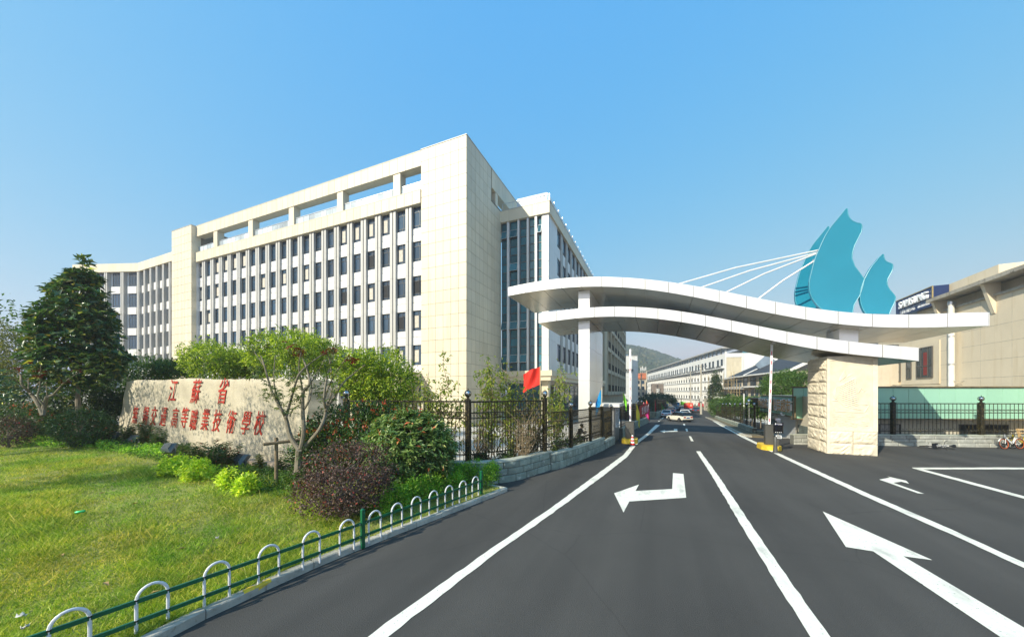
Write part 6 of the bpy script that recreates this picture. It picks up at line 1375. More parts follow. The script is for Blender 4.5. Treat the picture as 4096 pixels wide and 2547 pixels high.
# --- leafless maple on the left
def branches(name, label, cat, base, segs, leaves, m_leaf, bark=M_bark2, seed=0, red=None, per=9, L=.10, W_=.028, spread=.05, thick=1.):
    rng = np.random.default_rng(seed); th = thing(name, base, 0, label, cat); PO[th.name] = Vector(base); b = MB()
    for pts, r0, r1 in segs:
        r0, r1 = r0*thick, r1*thick; P = smooth_poly(pts, 4); n = len(P); b.tube(P, [r0+(r1-r0)*i/(n-1) for i in range(n)], 8 if r0 > .04 else 6)
    b.build("trunk", bark, th, smooth=True)
    def put(nm, pts, mm, cnt, spr):
        C = np.array(pts); C = np.repeat(C, cnt, 0)+rng.normal(size=(len(C)*cnt, 3))*spr; n = len(C); k = 7
        P = np.repeat(C, k, 0); t = np.tile(np.linspace(-2.2, 2.2, k), n)+np.repeat(rng.random(n)*6.28, k); nrm = unit(np.repeat(rng.normal(size=(n, 3))*.45+np.array([0, 0, 1.]), k, 0))
        e1 = unit(np.cross(nrm, np.array([.3, .8, .1]))); e2 = np.cross(nrm, e1); D = e1*np.cos(t)[:, None]+e2*np.sin(t)[:, None]-nrm*.15; s = np.repeat(.7+.6*rng.random(n), k)
        V, F = leaf_geo(P, D, nrm, L*s, W_*s, .1); np_obj(nm, V, F, mm, th)
    if leaves: put("crown", leaves, m_leaf, per, spread)
    if red: put("red_leaves", red, L_mred, 6, .09)
    return th
def tr(pts, Y, ox, oy, sc, wob=0, seed=0):
    rg = random.Random(seed); out = []
    for i, (x, y) in enumerate(pts): yy = Y+wob*i/len(pts)*rg.uniform(-1, 1); out.append(AT((ox+x/sc)/1.6842, (oy+y/sc)/1.6842, yy))
    return out
q = lambda p, w=.8, s=0: tr(p, 18.5, 0, 1150, 2.326, w, s)
B0 = q([(400, 1190)])[0]
branches("bare_maple", "half bare grey maple with few red leaves before the dark bushes at left", "tree", (B0[0], B0[1], .42), [
    (q([(400, 1190), (410, 1110), (440, 1010)]), .13, .09), (q([(400, 1190), (340, 1060), (290, 990), (205, 900), (190, 810), (130, 770)], 1, 1), .11, .03), (q([(290, 990), (230, 940), (90, 810)], 1, 2), .06, .02), (q([(440, 1010), (500, 990), (600, 880), (730, 790)], 1, 3), .08, .02), (q([(415, 1100), (350, 1010), (370, 920), (380, 720)], 1, 4), .06, .02), (q([(310, 940), (380, 860), (385, 790)], 1, 5), .04, .015), (q([(265, 950), (265, 830)], 1, 6), .04, .015), (q([(440, 1010), (430, 880), (400, 930)], 1, 7), .04, .015), (q([(500, 990), (600, 1020), (660, 1060)], 1, 8), .035, .012)],
    [AT(*p, 18.3) for p in ((60, 880), (110, 870), (160, 860), (190, 880), (150, 900), (210, 890), (170, 915), (120, 895), (220, 870))], L_map, seed=3, red=[AT(*p, 18.2) for p in ((40, 874), (75, 862), (95, 890), (180, 880), (100, 882), (150, 905))], per=16, L=.14, W_=.038, spread=.40, thick=.85, bark=M_bark3)
# --- clipped shrubs and ground cover on the left
x, y, _ = AT(198, 0, 17.6); plant("clipped_bush", "round clipped dark green bush beside the left end of the stone", "bush", (x, y, .42), [(x, y, 1.45, 1.05, 1.0, .85)], L_phot, 620, 10, .11, .048, .07, (.4, .06), shell=.82, seed=12)
x, y, _ = AT(20, 0, 17.6); plant("purple_bush", "small dark purple bush at the left edge of the picture", "bush", (x, y, .4), [(x, y, 1.25, .8, .8, .7)], L_purp, 300, 9, .08, .04, .08, (.4, .05), seed=13)
x, y, _ = AT(40, 0, 18.6); plant("photinia_bush", "green bush with orange young leaves behind the small purple bush", "bush", (x, y, .4), [(x, y, 1.7, 1.5, 1., .9)], L_phot, 380, 9, .11, .05, .10, (.5, .06), seed=14, tips=(25, L_tip, .10, .035))
def cover(name, label, m, poly, n, h, L, Wd, seed, cat="ground cover"):
    rng = np.random.default_rng(seed); P = []
    A = np.array(poly); k = len(A)//2
    u = rng.random(n); v = rng.random(n); lo = A[:k]; hi = A[k:][::-1]; t = u*(k-1); i = np.minimum(t.astype(int), k-2); f = (t-i)[:, None]
    a = lo[i]*(1-f)+lo[i+1]*f; c = hi[i]*(1-f)+hi[i+1]*f; XY = a*(1-v[:, None])+c*v[:, None]
    mound = .55+.45*np.sin(XY[:, 0]*2.3+1.7*np.sin(XY[:, 1]*1.9))*np.sin(XY[:, 1]*2.9+XY[:, 0]); z = np.array([lz(*p) for p in XY])+h*mound*rng.random(n)**.45*(.35+.65*np.minimum(1, np.minimum(v, 1-v)*5))
    per = 7; PP = np.repeat(np.c_[XY, z], per, 0)+rng.normal(size=(n*per, 3))*.06; D = rng.normal(size=PP.shape)*.8+np.array([0, 0, .45]); U = rng.normal(size=PP.shape)*.4+np.array([0, 0, 1.]); s = .6+.7*rng.random(len(PP))
    V, F = leaf_geo(PP, D, U, L*s, Wd*s); o = np_obj(name, V, F, m); return tag(o, label, cat, kind='stuff')
g_ = lambda pts: [tuple(p) for p in pts]
cover("ground_cover", "dark leafy ground cover between the lawn and the bushes at left", L_phot, [(-34.35, 20.88), (-31.84, 21.26), (-27.21, 20.16), (-21.84, 17.99), (-17.48, 16.02), (-25.52, 23.39), (-34.63, 28.52), (-41.53, 30.77), (-46.69, 31.18), (-51.3, 31.18)], 3000, .75, .13, .055, 5)
cover("privet_cover", "bright yellow green privet edging along the back of the lawn", L_box, [(-30.06, 18.27), (-26.94, 17.99), (-23.73, 17.58), (-21.52, 17.2), (-17.59, 15.59), (-14.68, 14.44), (-16.41, 16.13), (-20.61, 18.27), (-25.22, 20.16), (-27.69, 20.51), (-31.27, 20.88), (-34.35, 20.88)], 1500, .42, .10, .05, 6)
cover("weed_cover", "low weeds and creeping plants at the foot of the inscribed stone", L_mid, [(-17.43, 15.45), (-13.76, 13.69), (-10.3, 11.68), (-7.73, 10.19), (-6.21, 9.58), (-7.57, 12.39), (-10.29, 14.02), (-13.92, 16.24), (-18.03, 18.4), (-21.41, 19.62)], 1900, .26, .085, .035, 7)
# --- young plants in front of the stone
def stem_plant(px, py, h, w, m, label, seed, n=6, L=.13, Wd=.045, tips=None, cat="plant", group="young shrubs in front of the inscribed stone"):
    x, y = px; z = lz(x, y); rng = np.random.default_rng(seed+300); th = thing("young_shrub", (x, y, z), 0, label, cat, group); PO[th.name] = Vector((x, y, z)); b = MB(); PT = []; DD = []
    for i in range(n):
        a = rng.random()*6.28; r_ = w*rng.random()**.6; hh = h*(.55+.45*rng.random()); top = np.array([x+math.cos(a)*r_, y+math.sin(a)*r_, z+hh]); st = limb((x+math.cos(a)*.05, y+math.sin(a)*.05, z-.05), top, rng, .06); b.tube(st, [.013, .011, .009, .007, .006, .004], 5)
        nl = int(hh/.028)
        for k in range(nl): f = .3+.7*k/nl; j = f*5; j0 = min(int(j), 4); p = np.array(st[j0])*(1-(j-j0))+np.array(st[j0+1])*(j-j0); t = k*2.4+a; PT.append(p); DD.append((math.cos(t), math.sin(t), .35+.5*f*rng.random()))
    b.build("stem", M_twig, th, smooth=True); PT = np.array(PT); DD = np.array(DD)+rng.normal(size=(len(DD), 3))*.15; s = .7+.5*rng.random(len(PT))
    V, F = leaf_geo(PT, DD, np.tile([0, 0, 1.], (len(PT), 1)), L*s, Wd*s, .15, .3); np_obj("leaves", V, F, m, th)
    if tips:
        k = rng.choice(len(PT), tips, replace=False); V, F = leaf_geo(PT[k]+.01, DD[k]+np.array([0, 0, .4]), np.tile([0, 0, 1.], (tips, 1)), L*.8, Wd); np_obj("red_leaves", V, F, L_tip, th)
SP = [(-20.46, 18.24), (-19.27, 17.96), (-17.29, 16.7), (-13.99, 14.64), (-12.97, 14.11), (-11.82, 13.79), (-11.01, 13.32), (-11.04, 12.61), (-9.26, 12.61), (-8.89, 13.17), (-8.0, 12.35), (-21.37, 17.96)]
for i, (p, h, w, m, lab, tp) in enumerate(zip(SP, (1.05, 1.25, 1.0, .75, .9, 1.0, 1.1, .8, .7, .8, .7, .8), (.4, .45, .4, .25, .3, .35, .35, .3, .15, .2, .25, .3), (L_phot,)*8+(L_oliv, L_dark, L_phot, L_phot), (
    "leafy young shrub hiding the left foot of the stone", "tallest young shrub in front of the first small characters", "dark young shrub beside the big tilted floodlight", "small pale stemmed shrub below the sixth small character", "young shrub below the middle of the character row", "red leaved young shrub below the ninth small character", "tall thin young shrub with dark red top left of the right floodlight", "bushy young shrub behind the yellow green shrub", "tiny tree like plant under the last character", "dry thin plant beside the maple trunk", "low young plant right of the maple trunk", "young shrub in front of the clipped round bush"), (0, 6, 0, 0, 4, 8, 10, 6, 0, 0, 4, 0))):
    stem_plant(p, 0, h*1.12, w, m, lab, i, tips=tp, n=11 if w > .28 else 5, L=.16, Wd=.058)
def low_bush(px, py, rx, h, m, K, label, name, seed, L=.10, Wd=.055, cat="bush", group=None, z0=.3):
    x, y = px; z = lz(x, y); return plant(name, label, cat, (x, y, z), [(x, y, z+h*.45, rx, rx, h*.55)], m, K, 9, L, Wd, .06, (.12, .02), M_twig, shell=.55, seed=seed, nl=8, group=group, lname="leaves")
YB = [(-11.53, 11.76), (-10.16, 11.06), (-8.48, 10.26), (-7.74, 9.97)]
for i, (p, r_, h, lab) in enumerate(zip(YB, (.42, .42, .22, .26), (.62, .6, .5, .48), ("larger bright yellow green privet shrub at the lawn edge, left one", "bright yellow green privet shrub right beside the larger left one", "small yellow green privet left of the log stake", "small upright yellow privet nearest the log stake"))): low_bush(p, 0, r_, h, L_yel, int(150*r_/.4)+30, lab, "privet_shrub", 60+i, .10, .055)
# --- maple with log stake
q = lambda p, w=.5, s=0: tr(p, 10.9, 1000, 1300, 1.89, w, s)
B0 = q([(365, 1090)])[0]
LV = [(80, 215), (40, 190), (130, 180), (20, 330), (60, 360), (230, 330), (150, 480), (190, 530), (330, 400), (300, 480), (350, 490), (280, 420), (340, 590), (230, 560), (150, 560), (480, 470), (530, 480), (460, 500), (560, 330), (600, 300), (620, 480), (660, 430), (540, 560), (510, 400), (690, 320), (640, 350), (380, 250), (180, 430), (210, 600), (330, 540), (570, 220), (480, 250), (0, 170), (300, 620), (590, 400), (120, 330)]
branches("small_maple", "small forked maple with dark red top leaves in front of the inscribed stone", "tree", (B0[0], B0[1], lz(B0[0], B0[1])), [
    (q([(362, 1110), (366, 1020), (372, 940)]), .085, .075), (q([(372, 940), (310, 850), (270, 700), (240, 640), (165, 500), (110, 310), (75, 210)], .6, 1), .062, .012), (q([(270, 700), (300, 600), (345, 440), (385, 350), (520, 240), (640, 170)], .5, 2), .035, .008), (q([(250, 660), (210, 560), (180, 420), (190, 230)], .5, 3), .03, .008),
    (q([(385, 930), (405, 800), (398, 620), (405, 500), (450, 440), (430, 330), (400, 250), (380, 190)], .6, 4), .058, .012), (q([(300, 690), (330, 630), (400, 590)], .3, 5), .022, .012), (q([(400, 600), (400, 520), (380, 390), (370, 300), (385, 210)], .5, 6), .03, .010), (q([(405, 640), (450, 560), (465, 450), (430, 320)], .5, 7), .03, .01),
    (q([(380, 935), (440, 890), (530, 780), (572, 660), (560, 560), (575, 430), (600, 320), (650, 140)], .6, 8), .06, .010), (q([(572, 640), (640, 540), (700, 440), (790, 360), (870, 300)], .6, 9), .035, .008), (q([(560, 560), (610, 430), (690, 300), (740, 240)], .5, 10), .028, .008), (q([(580, 610), (620, 480), (600, 260), (575, 190)], .5, 11), .026, .007), (q([(110, 310), (60, 240), (0, 165), (-40, 150)], .5, 12), .014, .006), (q([(450, 440), (500, 380), (560, 260)], .4, 13), .016, .006)],
    [AT((1000+x_/1.89)/1.6842, (1300+y_/1.89)/1.6842, 10.9+.35*math.sin(x_)) for x_, y_ in LV+[(x_+25, y_-30) for x_, y_ in LV[::2]]], L_map, seed=5, red=[AT((1000+x_/1.89)/1.6842, (1300+y_/1.89)/1.6842, 10.9) for x_, y_ in ((300, 150), (335, 190), (350, 215), (375, 195), (590, 195), (740, 245), (790, 270), (760, 240))], per=6, L=.12, W_=.032, spread=.12, thick=1.25, bark=M_bark3)
# --- the shrub group by the kerb corner
x, y = -5.4, 11.85; z = .3; plant("photinia_bush", "large photinia bush with red tips in front of the first fence post", "bush", (x, y, z), [(x, y, 1.5, 1.8, 1.0, 1.35), (x+1.0, y-.2, 1.55, 1.35, .9, 1.25), (x-1.0, y, 1.15, 1.05, .9, .9)], L_phot, 1900, 11, .125, .048, .09, (.4, .07), shell=.78, seed=21, tips=(170, L_tip, .11, .035), nl=30)
x, y = -3.1, 10.75; plant("evergreen_bush", "dense light veined evergreen bush between the purple bush and the stone wall", "bush", (x, y, .2), [(x, y, 1.35, 1.22, .95, 1.2), (x-.3, y-.1, 1.5, 1.1, .9, 1.1)], L_vein, 1050, 10, .17, .062, .08, (.35, .07), shell=.84, seed=22, whorl=1, nl=30, tips=(18, L_tip, .10, .03))
x, y = -4.12, 8.6; plant("purple_bush", "rounded purple leaved bush with red specks beside the green fence", "bush", (x, y, .2), [(x, y, 1.22, 1.02, .9, .80), (x-.1, y-.1, .85, 1.08, .9, .5)], L_purp, 1350, 9, .055, .034, .075, (.3, .05), shell=.7, seed=23, nl=46)
BXL = ("first low box shrub from the green fence post nearest the camera", "box shrub behind the first white hoop right of the middle post", "box shrub against the rail below the purple bush", "box shrub tucked under the right side of the purple bush", "box shrub behind the second hoop right of the middle post", "box shrub behind the third hoop right of the middle post", "box shrub between the purple bush and the evergreen bush", "box shrub behind the fourth hoop, against the rail", "box shrub in the back row behind the fourth hoop", "box shrub behind the fifth hoop, against the rail", "box shrub in the back row under the evergreen bush", "box shrub behind the sixth hoop, against the rail", "box shrub in the back row behind the sixth hoop", "box shrub just left of the end post of the hoop fence", "box shrub at the foot of the stone wall behind the end post", "box shrub just right of the end post of the hoop fence", "last box shrub at the corner of the kerb")
for i, (px, py) in enumerate(((905, 1222), (925, 1205), (950, 1208), (945, 1185), (975, 1195), (1000, 1188), (985, 1172), (1028, 1180), (1020, 1162), (1050, 1168), (1050, 1152), (1082, 1160), (1085, 1140), (1110, 1145), (1128, 1135), (1155, 1150), (1168, 1140))):
    Yb = (3.3-.2)*812/(py-930); xb = (px-1216)/812*Yb; rng = np.random.default_rng(i); x, y = xb, Yb; h = .56+.14*rng.random()
    if i == 0: proto_pos = None
    t = plant("box_shrub", BXL[i], "shrub", (x, y, .16), [(x, y, .16+h*.45, .27, .24, h*.55), (x+.1, y, .16+h*.75, .12, .12, h*.35)], L_box, 130, 9, .058, .030, .05, (.1, .012), M_twig, shell=.35, seed=400+i, nl=8, group="low box shrubs behind the green hoop fence", up=.9)
# --- trees and shrubs behind stone and fence
def bush_at(name, label, px, ptop, pbot, Y, wpx, m, K, L, Wd, seed, droop=0., spread=.12, blobs=3, cat="tree", zb=None, shell=.6):
    x, _, zt = AT(px, ptop, Y); zb = zb if zb is not None else gz(x, Y); zl = max(zb+.2, 3.3+(930-pbot)/812*Y); ct = math.cos(math.atan((px-1216)/812)); w = wpx/812*Y*.5*min(1, ct*1.15); rg = random.Random(seed); h = zt-zl; B = [(x, Y, zl+h*.5, w*.82, w*.75, h*.5)]
    for k in range(blobs): a = rg.uniform(0, 6.28); B.append((x+math.cos(a)*w*.5, Y+math.sin(a)*w*.4, zl+h*rg.uniform(.35, .72), w*.52, w*.5, h*.33))
    return plant(name, label, cat, (x, Y, zb), B, m, K, 13, L, Wd, spread, (max(.3, (zl-zb)+h*.25), .05+.012*h), shell=shell, seed=seed, droop=droop, nl=18)
bush_at("camphor_tree", "bright lime tree behind the left half of the stone", 510, 812, 900, 22, 190, L_lime, 720, .19, .06, 31, .3)
bush_at("camphor_tree", "bright lime tree behind the maple and right half of the stone", 700, 786, 905, 21, 235, L_lime, 1000, .19, .06, 32, .3, blobs=5)
bush_at("camphor_tree", "full light green tree behind the first fence panel", 905, 832, 985, 18, 200, L_lime, 1150, .18, .06, 33, .35, blobs=5)
bush_at("camphor_tree", "smaller lime tree between the two bigger ones behind the stone", 605, 838, 900, 23, 130, L_lime, 420, .19, .06, 34, .3)
bush_at("camphor_tree", "low green tree left of the lime tree behind the stone", 420, 858, 905, 24, 130, L_mid, 420, .15, .065, 35, .2)
def whip(name, label, px, ptop, Y, n, h_sp, m, seed, L=.17, Wd=.065, w=.8, dens=.10):
    x = (px-1216)/812*Y; zb = gz(x, Y)+.05; zt = 3.3+(930-ptop)/812*Y; rng = np.random.default_rng(seed); th = thing(name, (x, Y, zb), 0, label, "shrub"); PO[th.name] = Vector((x, Y, zb)); b = MB(); PT = []; DD = []
    for i in range(n):
        a = rng.random()*6.28; r_ = w*rng.random()**.6; hh = (zt-zb)*(1 if i == 0 else .45+.5*rng.random()); top = np.array([x+math.cos(a)*r_*(1 if i else .2), Y+math.sin(a)*r_*.7, zb+hh]); st = limb((x+rng.normal()*.12, Y+rng.normal()*.1, zb-.1), top, rng, .09, 7); b.tube(st, [.035*(1-.12*k) for k in range(8)], 5)
        nl = int(hh/dens*.62)
        for k in range(nl):
            f = .28+.72*k/max(1, nl); j = f*7; j0 = min(int(j), 6); p = np.array(st[j0])*(1-(j-j0))+np.array(st[j0+1])*(j-j0)
            for _ in range(4): d = rng.normal(size=3); d[2] = -.35+.3*rng.normal(); PT.append(p+rng.normal(size=3)*.13); DD.append(d)
            if rng.random() < .35: e = p+rng.normal(size=3)*np.array([.3, .3, .25]); b.tube([tuple(p), tuple(e)], [.012, .004], 4); PT += [e+rng.normal(size=3)*.06 for _ in range(6)]; DD += [np.r_[rng.normal(size=2), -.5] for _ in range(6)]
    b.build("stem", M_twig, th, smooth=True); PT, DD = np.array(PT), np.array(DD); s = .7+.6*rng.random(len(PT)); V, F = leaf_geo(PT, DD, rng.normal(size=PT.shape)*.5+np.array([0, 0, 1.]), L*s, Wd*s, .15, .35); np_obj("leaves", V, F, m, th); return th
whip("leafy_shrub", "airy shrub with hanging leaves in front of the cream tower corner", 1050, 835, 14.6, 13, 0, L_thin, 41, w=1.05)
whip("leafy_shrub", "tall thin shrub behind the middle tall fence post", 1160, 842, 15.2, 8, 0, L_thin, 42, w=.7)
whip("leafy_shrub", "thin shrub with drooping leaves left of the red flag", 1206, 853, 15.5, 8, 0, L_thin, 43, w=.7)
whip("leafy_shrub", "slender leafy shrub between the tall fence post and the gate pillar", 1325, 853, 19, 10, 0, L_thin, 44, w=1.0)
whip("leafy_shrub", "low leafy shrub behind the left part of the tall fence", 985, 905, 14.2, 9, 0, L_oliv, 45, w=.9)
whip("leafy_shrub", "bushy shrub between the red flag pole and the fence post", 1262, 915, 14.8, 9, 0, L_oliv, 46, w=.8)
def twiggy(label, px, Y, h, n, seed, w=.9):
    x = (px-1216)/812*Y; zb = gz(x, Y)+.05; rng = np.random.default_rng(seed); th = thing("bare_shrub", (x, Y, zb), 0, label, "shrub"); PO[th.name] = Vector((x, Y, zb)); b = MB()
    for i in range(n):
        a = rng.random()*6.28; t = np.array([x+math.cos(a)*w*rng.random(), Y+math.sin(a)*w*.6*rng.random(), zb+h*(.6+.4*rng.random())]); st = limb((x+rng.normal()*.15, Y+rng.normal()*.12, zb-.1), t, rng, .12, 5); b.tube(st, [.02, .017, .014, .011, .008, .005], 5)
        for _ in range(7): k = rng.integers(2, 6); p = np.array(st[k]); e = p+np.array([rng.normal()*.28, rng.normal()*.2, abs(rng.normal())*.35]); b.tube([tuple(p), tuple((p+e)/2+rng.normal(size=3)*.03), tuple(e)], [.008, .006, .003], 4)
    b.build("twigs", M_twig, th)
twiggy("bare twiggy shrub behind the bowed fence panel", 1235, 13.6, 2.2, 26, 1)
twiggy("second bare twiggy shrub near the right end of the bowed fence panel", 1280, 14.6, 2.4, 20, 2)
twiggy("bare stemmed shrub behind the middle tall fence post", 1140, 13.2, 2.0, 18, 3)
for i, (px, Y, r_, lab) in enumerate(((1140, 12.9, .45, "dark low plant inside the fence by the middle post"), (1200, 13.4, .4, "dark low plant inside the bowed fence panel"), (1330, 16.6, .45, "flowering low plant inside the lower fence, left one"), (1362, 18.2, .5, "flowering low plant inside the lower fence beside the sitting man"))):
    x = (px-1216)/812*Y; low = plant("low_plant", lab, "plant", (x, Y, .0), [(x, Y, .5, r_, r_, .5)], L_dark if i < 2 else L_mid, 170, 8, .10, .04, .08, (.2, .02), M_twig, shell=.4, seed=500+i, nl=8, lname="leaves")
    if i >= 2:
        rng = np.random.default_rng(i); P = np.c_[x+rng.normal(size=60)*r_*.6, Y+rng.normal(size=60)*r_*.5, .5+rng.random(60)*.55]; V, F = leaf_geo(np.repeat(P, 4, 0), rng.normal(size=(240, 3)), rng.normal(size=(240, 3)), .06, .045); tag(np_obj("flowers", V, F, mat("white_petal", (.75, .72, .70), .7), low), kind="stuff")
# --- planting on the right and far away
bush_at("clipped_tree", "round dark green tree above the grocery name board", 1872, 880, 962, 46, 150, L_mid, 1600, .20, .09, 51, 0, .22, 5, zb=-.5, shell=.75)
for i, (px, ptop, Y, wpx, lab) in enumerate(((1712, 946, 62, 60, "farthest clipped bush behind the long right fence"), (1738, 939, 54, 62, "second clipped bush from the far end of the right fence"), (1762, 943, 47, 60, "middle clipped bush behind the right fence"), (1786, 946, 41, 62, "clipped bush by the globe lamp behind the right fence"), (1806, 948, 37, 50, "nearest clipped bush beside the cone headed lamp"))):
    bush_at("clipped_bush", lab, px, ptop, 990, Y, wpx, L_mid, 480, .20, .085, 60+i, 0, .2, 2, cat="bush", shell=.7)
x, y = (1699-1216)/812*84, 84; plant("cypress_tree", "narrow dark conifer between the dormitory and the scaffolded villa", "tree", (x, y, -1.9), [(x, y, 2.2, 1.5, 1.5, 3.2), (x, y, 5., 1.0, 1.0, 2.4), (x, y, 7, .5, .5, 1.2)], L_dark, 420, 9, .38, .14, .3, (1, .12), seed=71)
for i, (px, Y, r_, zt, lab) in enumerate(((1552, 118, 4.4, 2.2, "rounded tree behind the curved wall, left one"), (1571, 122, 4.6, 2.0, "rounded tree behind the curved wall, right one"))):
    x = (px-1216)/812*Y; plant("round_tree", lab, "tree", (x, Y, -2.6), [(x, Y, zt-2.2, r_, r_, 2.4)], L_dark, 420, 9, .5, .22, .4, (1.5, .2), seed=80+i, shell=.75)
for i, (px, Y, lab) in enumerate(((1600, 82, "shrub inside the curved wall at its left"), (1600-12, 74, "shrub behind the iron fence on the curved wall"),)):
    x = (px-1216-8)/812*Y-2.5; plant("leafy_shrub", lab, "shrub", (x, Y, -2), [(x, Y, -.6, 1.6, 1.4, 1.6)], L_dark, 200, 8, .3, .12, .2, (.5, .06), seed=90+i)
# ================================================================ VEHICLES
M_tyre = mat("tyre_rubber", (.012, .012, .012), .8); M_rim = mat("alloy_rim", (.45, .45, .46), .3, .8); M_tail = mat("tail_light_red", (.45, .005, .008), .2, coat=.5)
M_plate = mat("blue_plate", (.02, .09, .32), .4); M_cglass = glass("car_glass", (.010, .013, .015), .04); M_trim = mat("black_trim", (.012, .012, .012), .5)
def paint(n, c): return mat("car_paint_"+n, c, .25, var=.01, coat=.8)
PT_ = dict(cream=paint("cream", (.74, .70, .58)), white=paint("white", (.76, .76, .76)), black=paint("black", (.008, .008, .01)), grey=paint("grey", (.045, .05, .055)), silver=paint("silver", (.42, .43, .44)), red=paint("red", (.45, .02, .02)))
def car(loc, heading, label, body, L=4.6, Wd=1.8, H=1.46, roof=None, kind='sedan', group="cars queueing on the road"):
    """local +X is the front"""
    t = thing("car", loc, heading, label, "car", group); pm = PT_[body]; rm = PT_[roof] if roof else pm; hl, hw = L/2, Wd/2; belt = H*.62
    if kind == 'sedan': prof = [(-hl, .42, belt*.93), (-hl+.12, .30, belt*1.0), (-hl*.62, .22, belt*1.03), (0, .2, belt), (hl*.45, .2, belt*.98), (hl*.8, .24, belt*.84), (hl-.08, .32, belt*.72), (hl, .42, belt*.55)]; cab = [(-hl*.74, belt*1.0), (-hl*.36, H), (hl*.12, H), (hl*.5, belt*.97)]
    elif kind == 'hatch': prof = [(-hl, .36, belt*.86), (-hl+.06, .26, belt*1.0), (-hl*.5, .2, belt*1.02), (0, .2, belt), (hl*.45, .2, belt*.97), (hl*.82, .22, belt*.86), (hl-.06, .3, belt*.74), (hl, .4, belt*.55)]; cab = [(-hl*.96, belt*1.0), (-hl*.82, H*.97), (hl*.12, H), (hl*.42, belt*.96)]
    else: prof = [(-hl, .4, belt*.9), (-hl+.06, .3, belt*1.02), (0, .26, belt), (hl*.5, .26, belt*.98), (hl*.85, .28, belt*.9), (hl, .4, belt*.6)]; cab = [(-hl*.97, belt), (-hl*.85, H), (hl*.2, H), (hl*.55, belt*.96)]
    b = MB(); S = []
    for x, z0, z1 in prof:
        k = 1-.10*(abs(x)/hl)**4; w = hw*k; zm = (z0+z1)/2
        S.append([(x, -w*.86, z0), (x, -w, z0+.12), (x, -w*1.0, zm), (x, -w*.95, z1-.06), (x, -w*.84, z1), (x, w*.84, z1), (x, w*.95, z1-.06), (x, w, zm), (x, w, z0+.12), (x, w*.86, z0)])
    b.loft(S); b.build("body", pm, t, smooth=True)
    g = MB(); wb_, wr = hw*.88, hw*.66
    xs_ = [c[0] for c in cab]; g.loft([[(cab[0][0], -wb_, belt*.96), (cab[0][0], wb_, belt*.96), (cab[0][0]+.02, wb_*.96, belt*1.0), (cab[0][0]+.02, -wb_*.96, belt*1.0)], [(cab[1][0], -wb_, belt*.96), (cab[1][0], wb_, belt*.96), (cab[1][0], wr, cab[1][1]-.05), (cab[1][0], -wr, cab[1][1]-.05)], [(cab[2][0], -wb_, belt*.96), (cab[2][0], wb_, belt*.96), (cab[2][0], wr, cab[2][1]-.05), (cab[2][0], -wr, cab[2][1]-.05)], [(cab[3][0], -wb_, belt*.94), (cab[3][0], wb_, belt*.94), (cab[3][0], wb_*.96, belt*.96), (cab[3][0], -wb_*.96, belt*.96)]]); g.build("window_glass", M_cglass, t)
    r_ = MB(); r_.loft([[(cab[1][0]-.06, -wr*1.02, cab[1][1]-.08), (cab[1][0]-.06, -wr*.8, cab[1][1]-.01), (cab[1][0]-.06, wr*.8, cab[1][1]-.01), (cab[1][0]-.06, wr*1.02, cab[1][1]-.08)], [(0-.3, -wr*1.04, H-.07), (-.3, -wr*.8, H+.02), (-.3, wr*.8, H+.02), (-.3, wr*1.04, H-.07)], [(cab[2][0]+.05, -wr*1.02, H-.08), (cab[2][0]+.05, -wr*.8, H-.01), (cab[2][0]+.05, wr*.8, H-.01), (cab[2][0]+.05, wr*1.02, H-.08)]]); r_.build("roof", rm, t, smooth=True)
    for s in (-1, 1):
        b = MB(); b.beam((cab[0][0]+.03, s*wb_*.95, belt*.99), (cab[1][0], s*wr*1.01, cab[1][1]-.05), .09, .06); b.beam((cab[3][0], s*wb_*.96, belt*.96), (cab[2][0], s*wr*1.01, H-.05), .06, .05); b.beam((-.25, s*wb_*1.0, belt*.98), (-.3, s*wr*1.03, H-.06), .09, .03); b.build("pillar", rm, t)
        b = MB(); b.sphere((cab[3][0]-.25, s*(hw+.07), belt*1.02), .09, 8, 6, (.7, 1, .75)); b.build("mirror", rm, t, smooth=True)
        b = MB(); zt = belt*.82; b.box(-hl-.015, -hl+.10, s*hw*.62-.17, s*hw*.62+.17, zt-.1, zt+.08); b.build("tail_light", M_tail, t)
        b = MB(); b.box(hl-.25, hl-.02, s*hw*.66-.16, s*hw*.66+.16, belt*.62, belt*.72); b.build("headlight", M_steel, t)
        b = MB(); b.box(-.2, -.05, s*hw*1.0-.012, s*hw*1.0+.012, belt*.82, belt*.85); b.build("door_handle", M_steel, t)
        for x in (-hl*.58, hl*.62):
            b = MB(); m = Matrix.Rotation(R(90), 3, 'X'); c = (x, s*(hw-.1), .32); b.lathe([(.2, -.11), (.30, -.11), (.325, -.07), (.325, .07), (.30, .11), (.2, .11)], c, 18, m); wq = b.build("wheel", M_tyre, t, smooth=True)
            b = MB(); b.lathe([(.02, -.095), (.21, -.10), (.22, .10), (.02, .095)], c, 14, m)
            for k in range(5): a = k*1.2566; b.beam((x, s*(hw+.008), .32), (x+.2*math.cos(a), s*(hw+.008), .32+.2*math.sin(a)), .05, .03, up=(0, 1, 0))
            b.build("rim", M_rim, wq)
            b = MB(); b.lathe([(.33, -.06), (.38, -.06), (.38, .10), (.33, .10)], c, 18, m); b.build("wheel_arch", M_trim, t)
    b = MB(); b.box(-hl-.02, -hl+.02, -.24, .24, belt*.66, belt*.80); b.build("licence_plate", M_plate, t)
    b = MB(); b.box(-hl-.03, -hl+.25, -hw*.9, hw*.9, .24, .40); b.build("bumper", M_trim, t); return t
hd = math.atan2(.9208, .3902)
x, y, z = (24.53, 50.18, -1.03); car((x, y, z), R(101), "cream small hatchback with a black roof turning across the road", "cream", 3.8, 1.76, 1.46, "black", 'hatch', None)
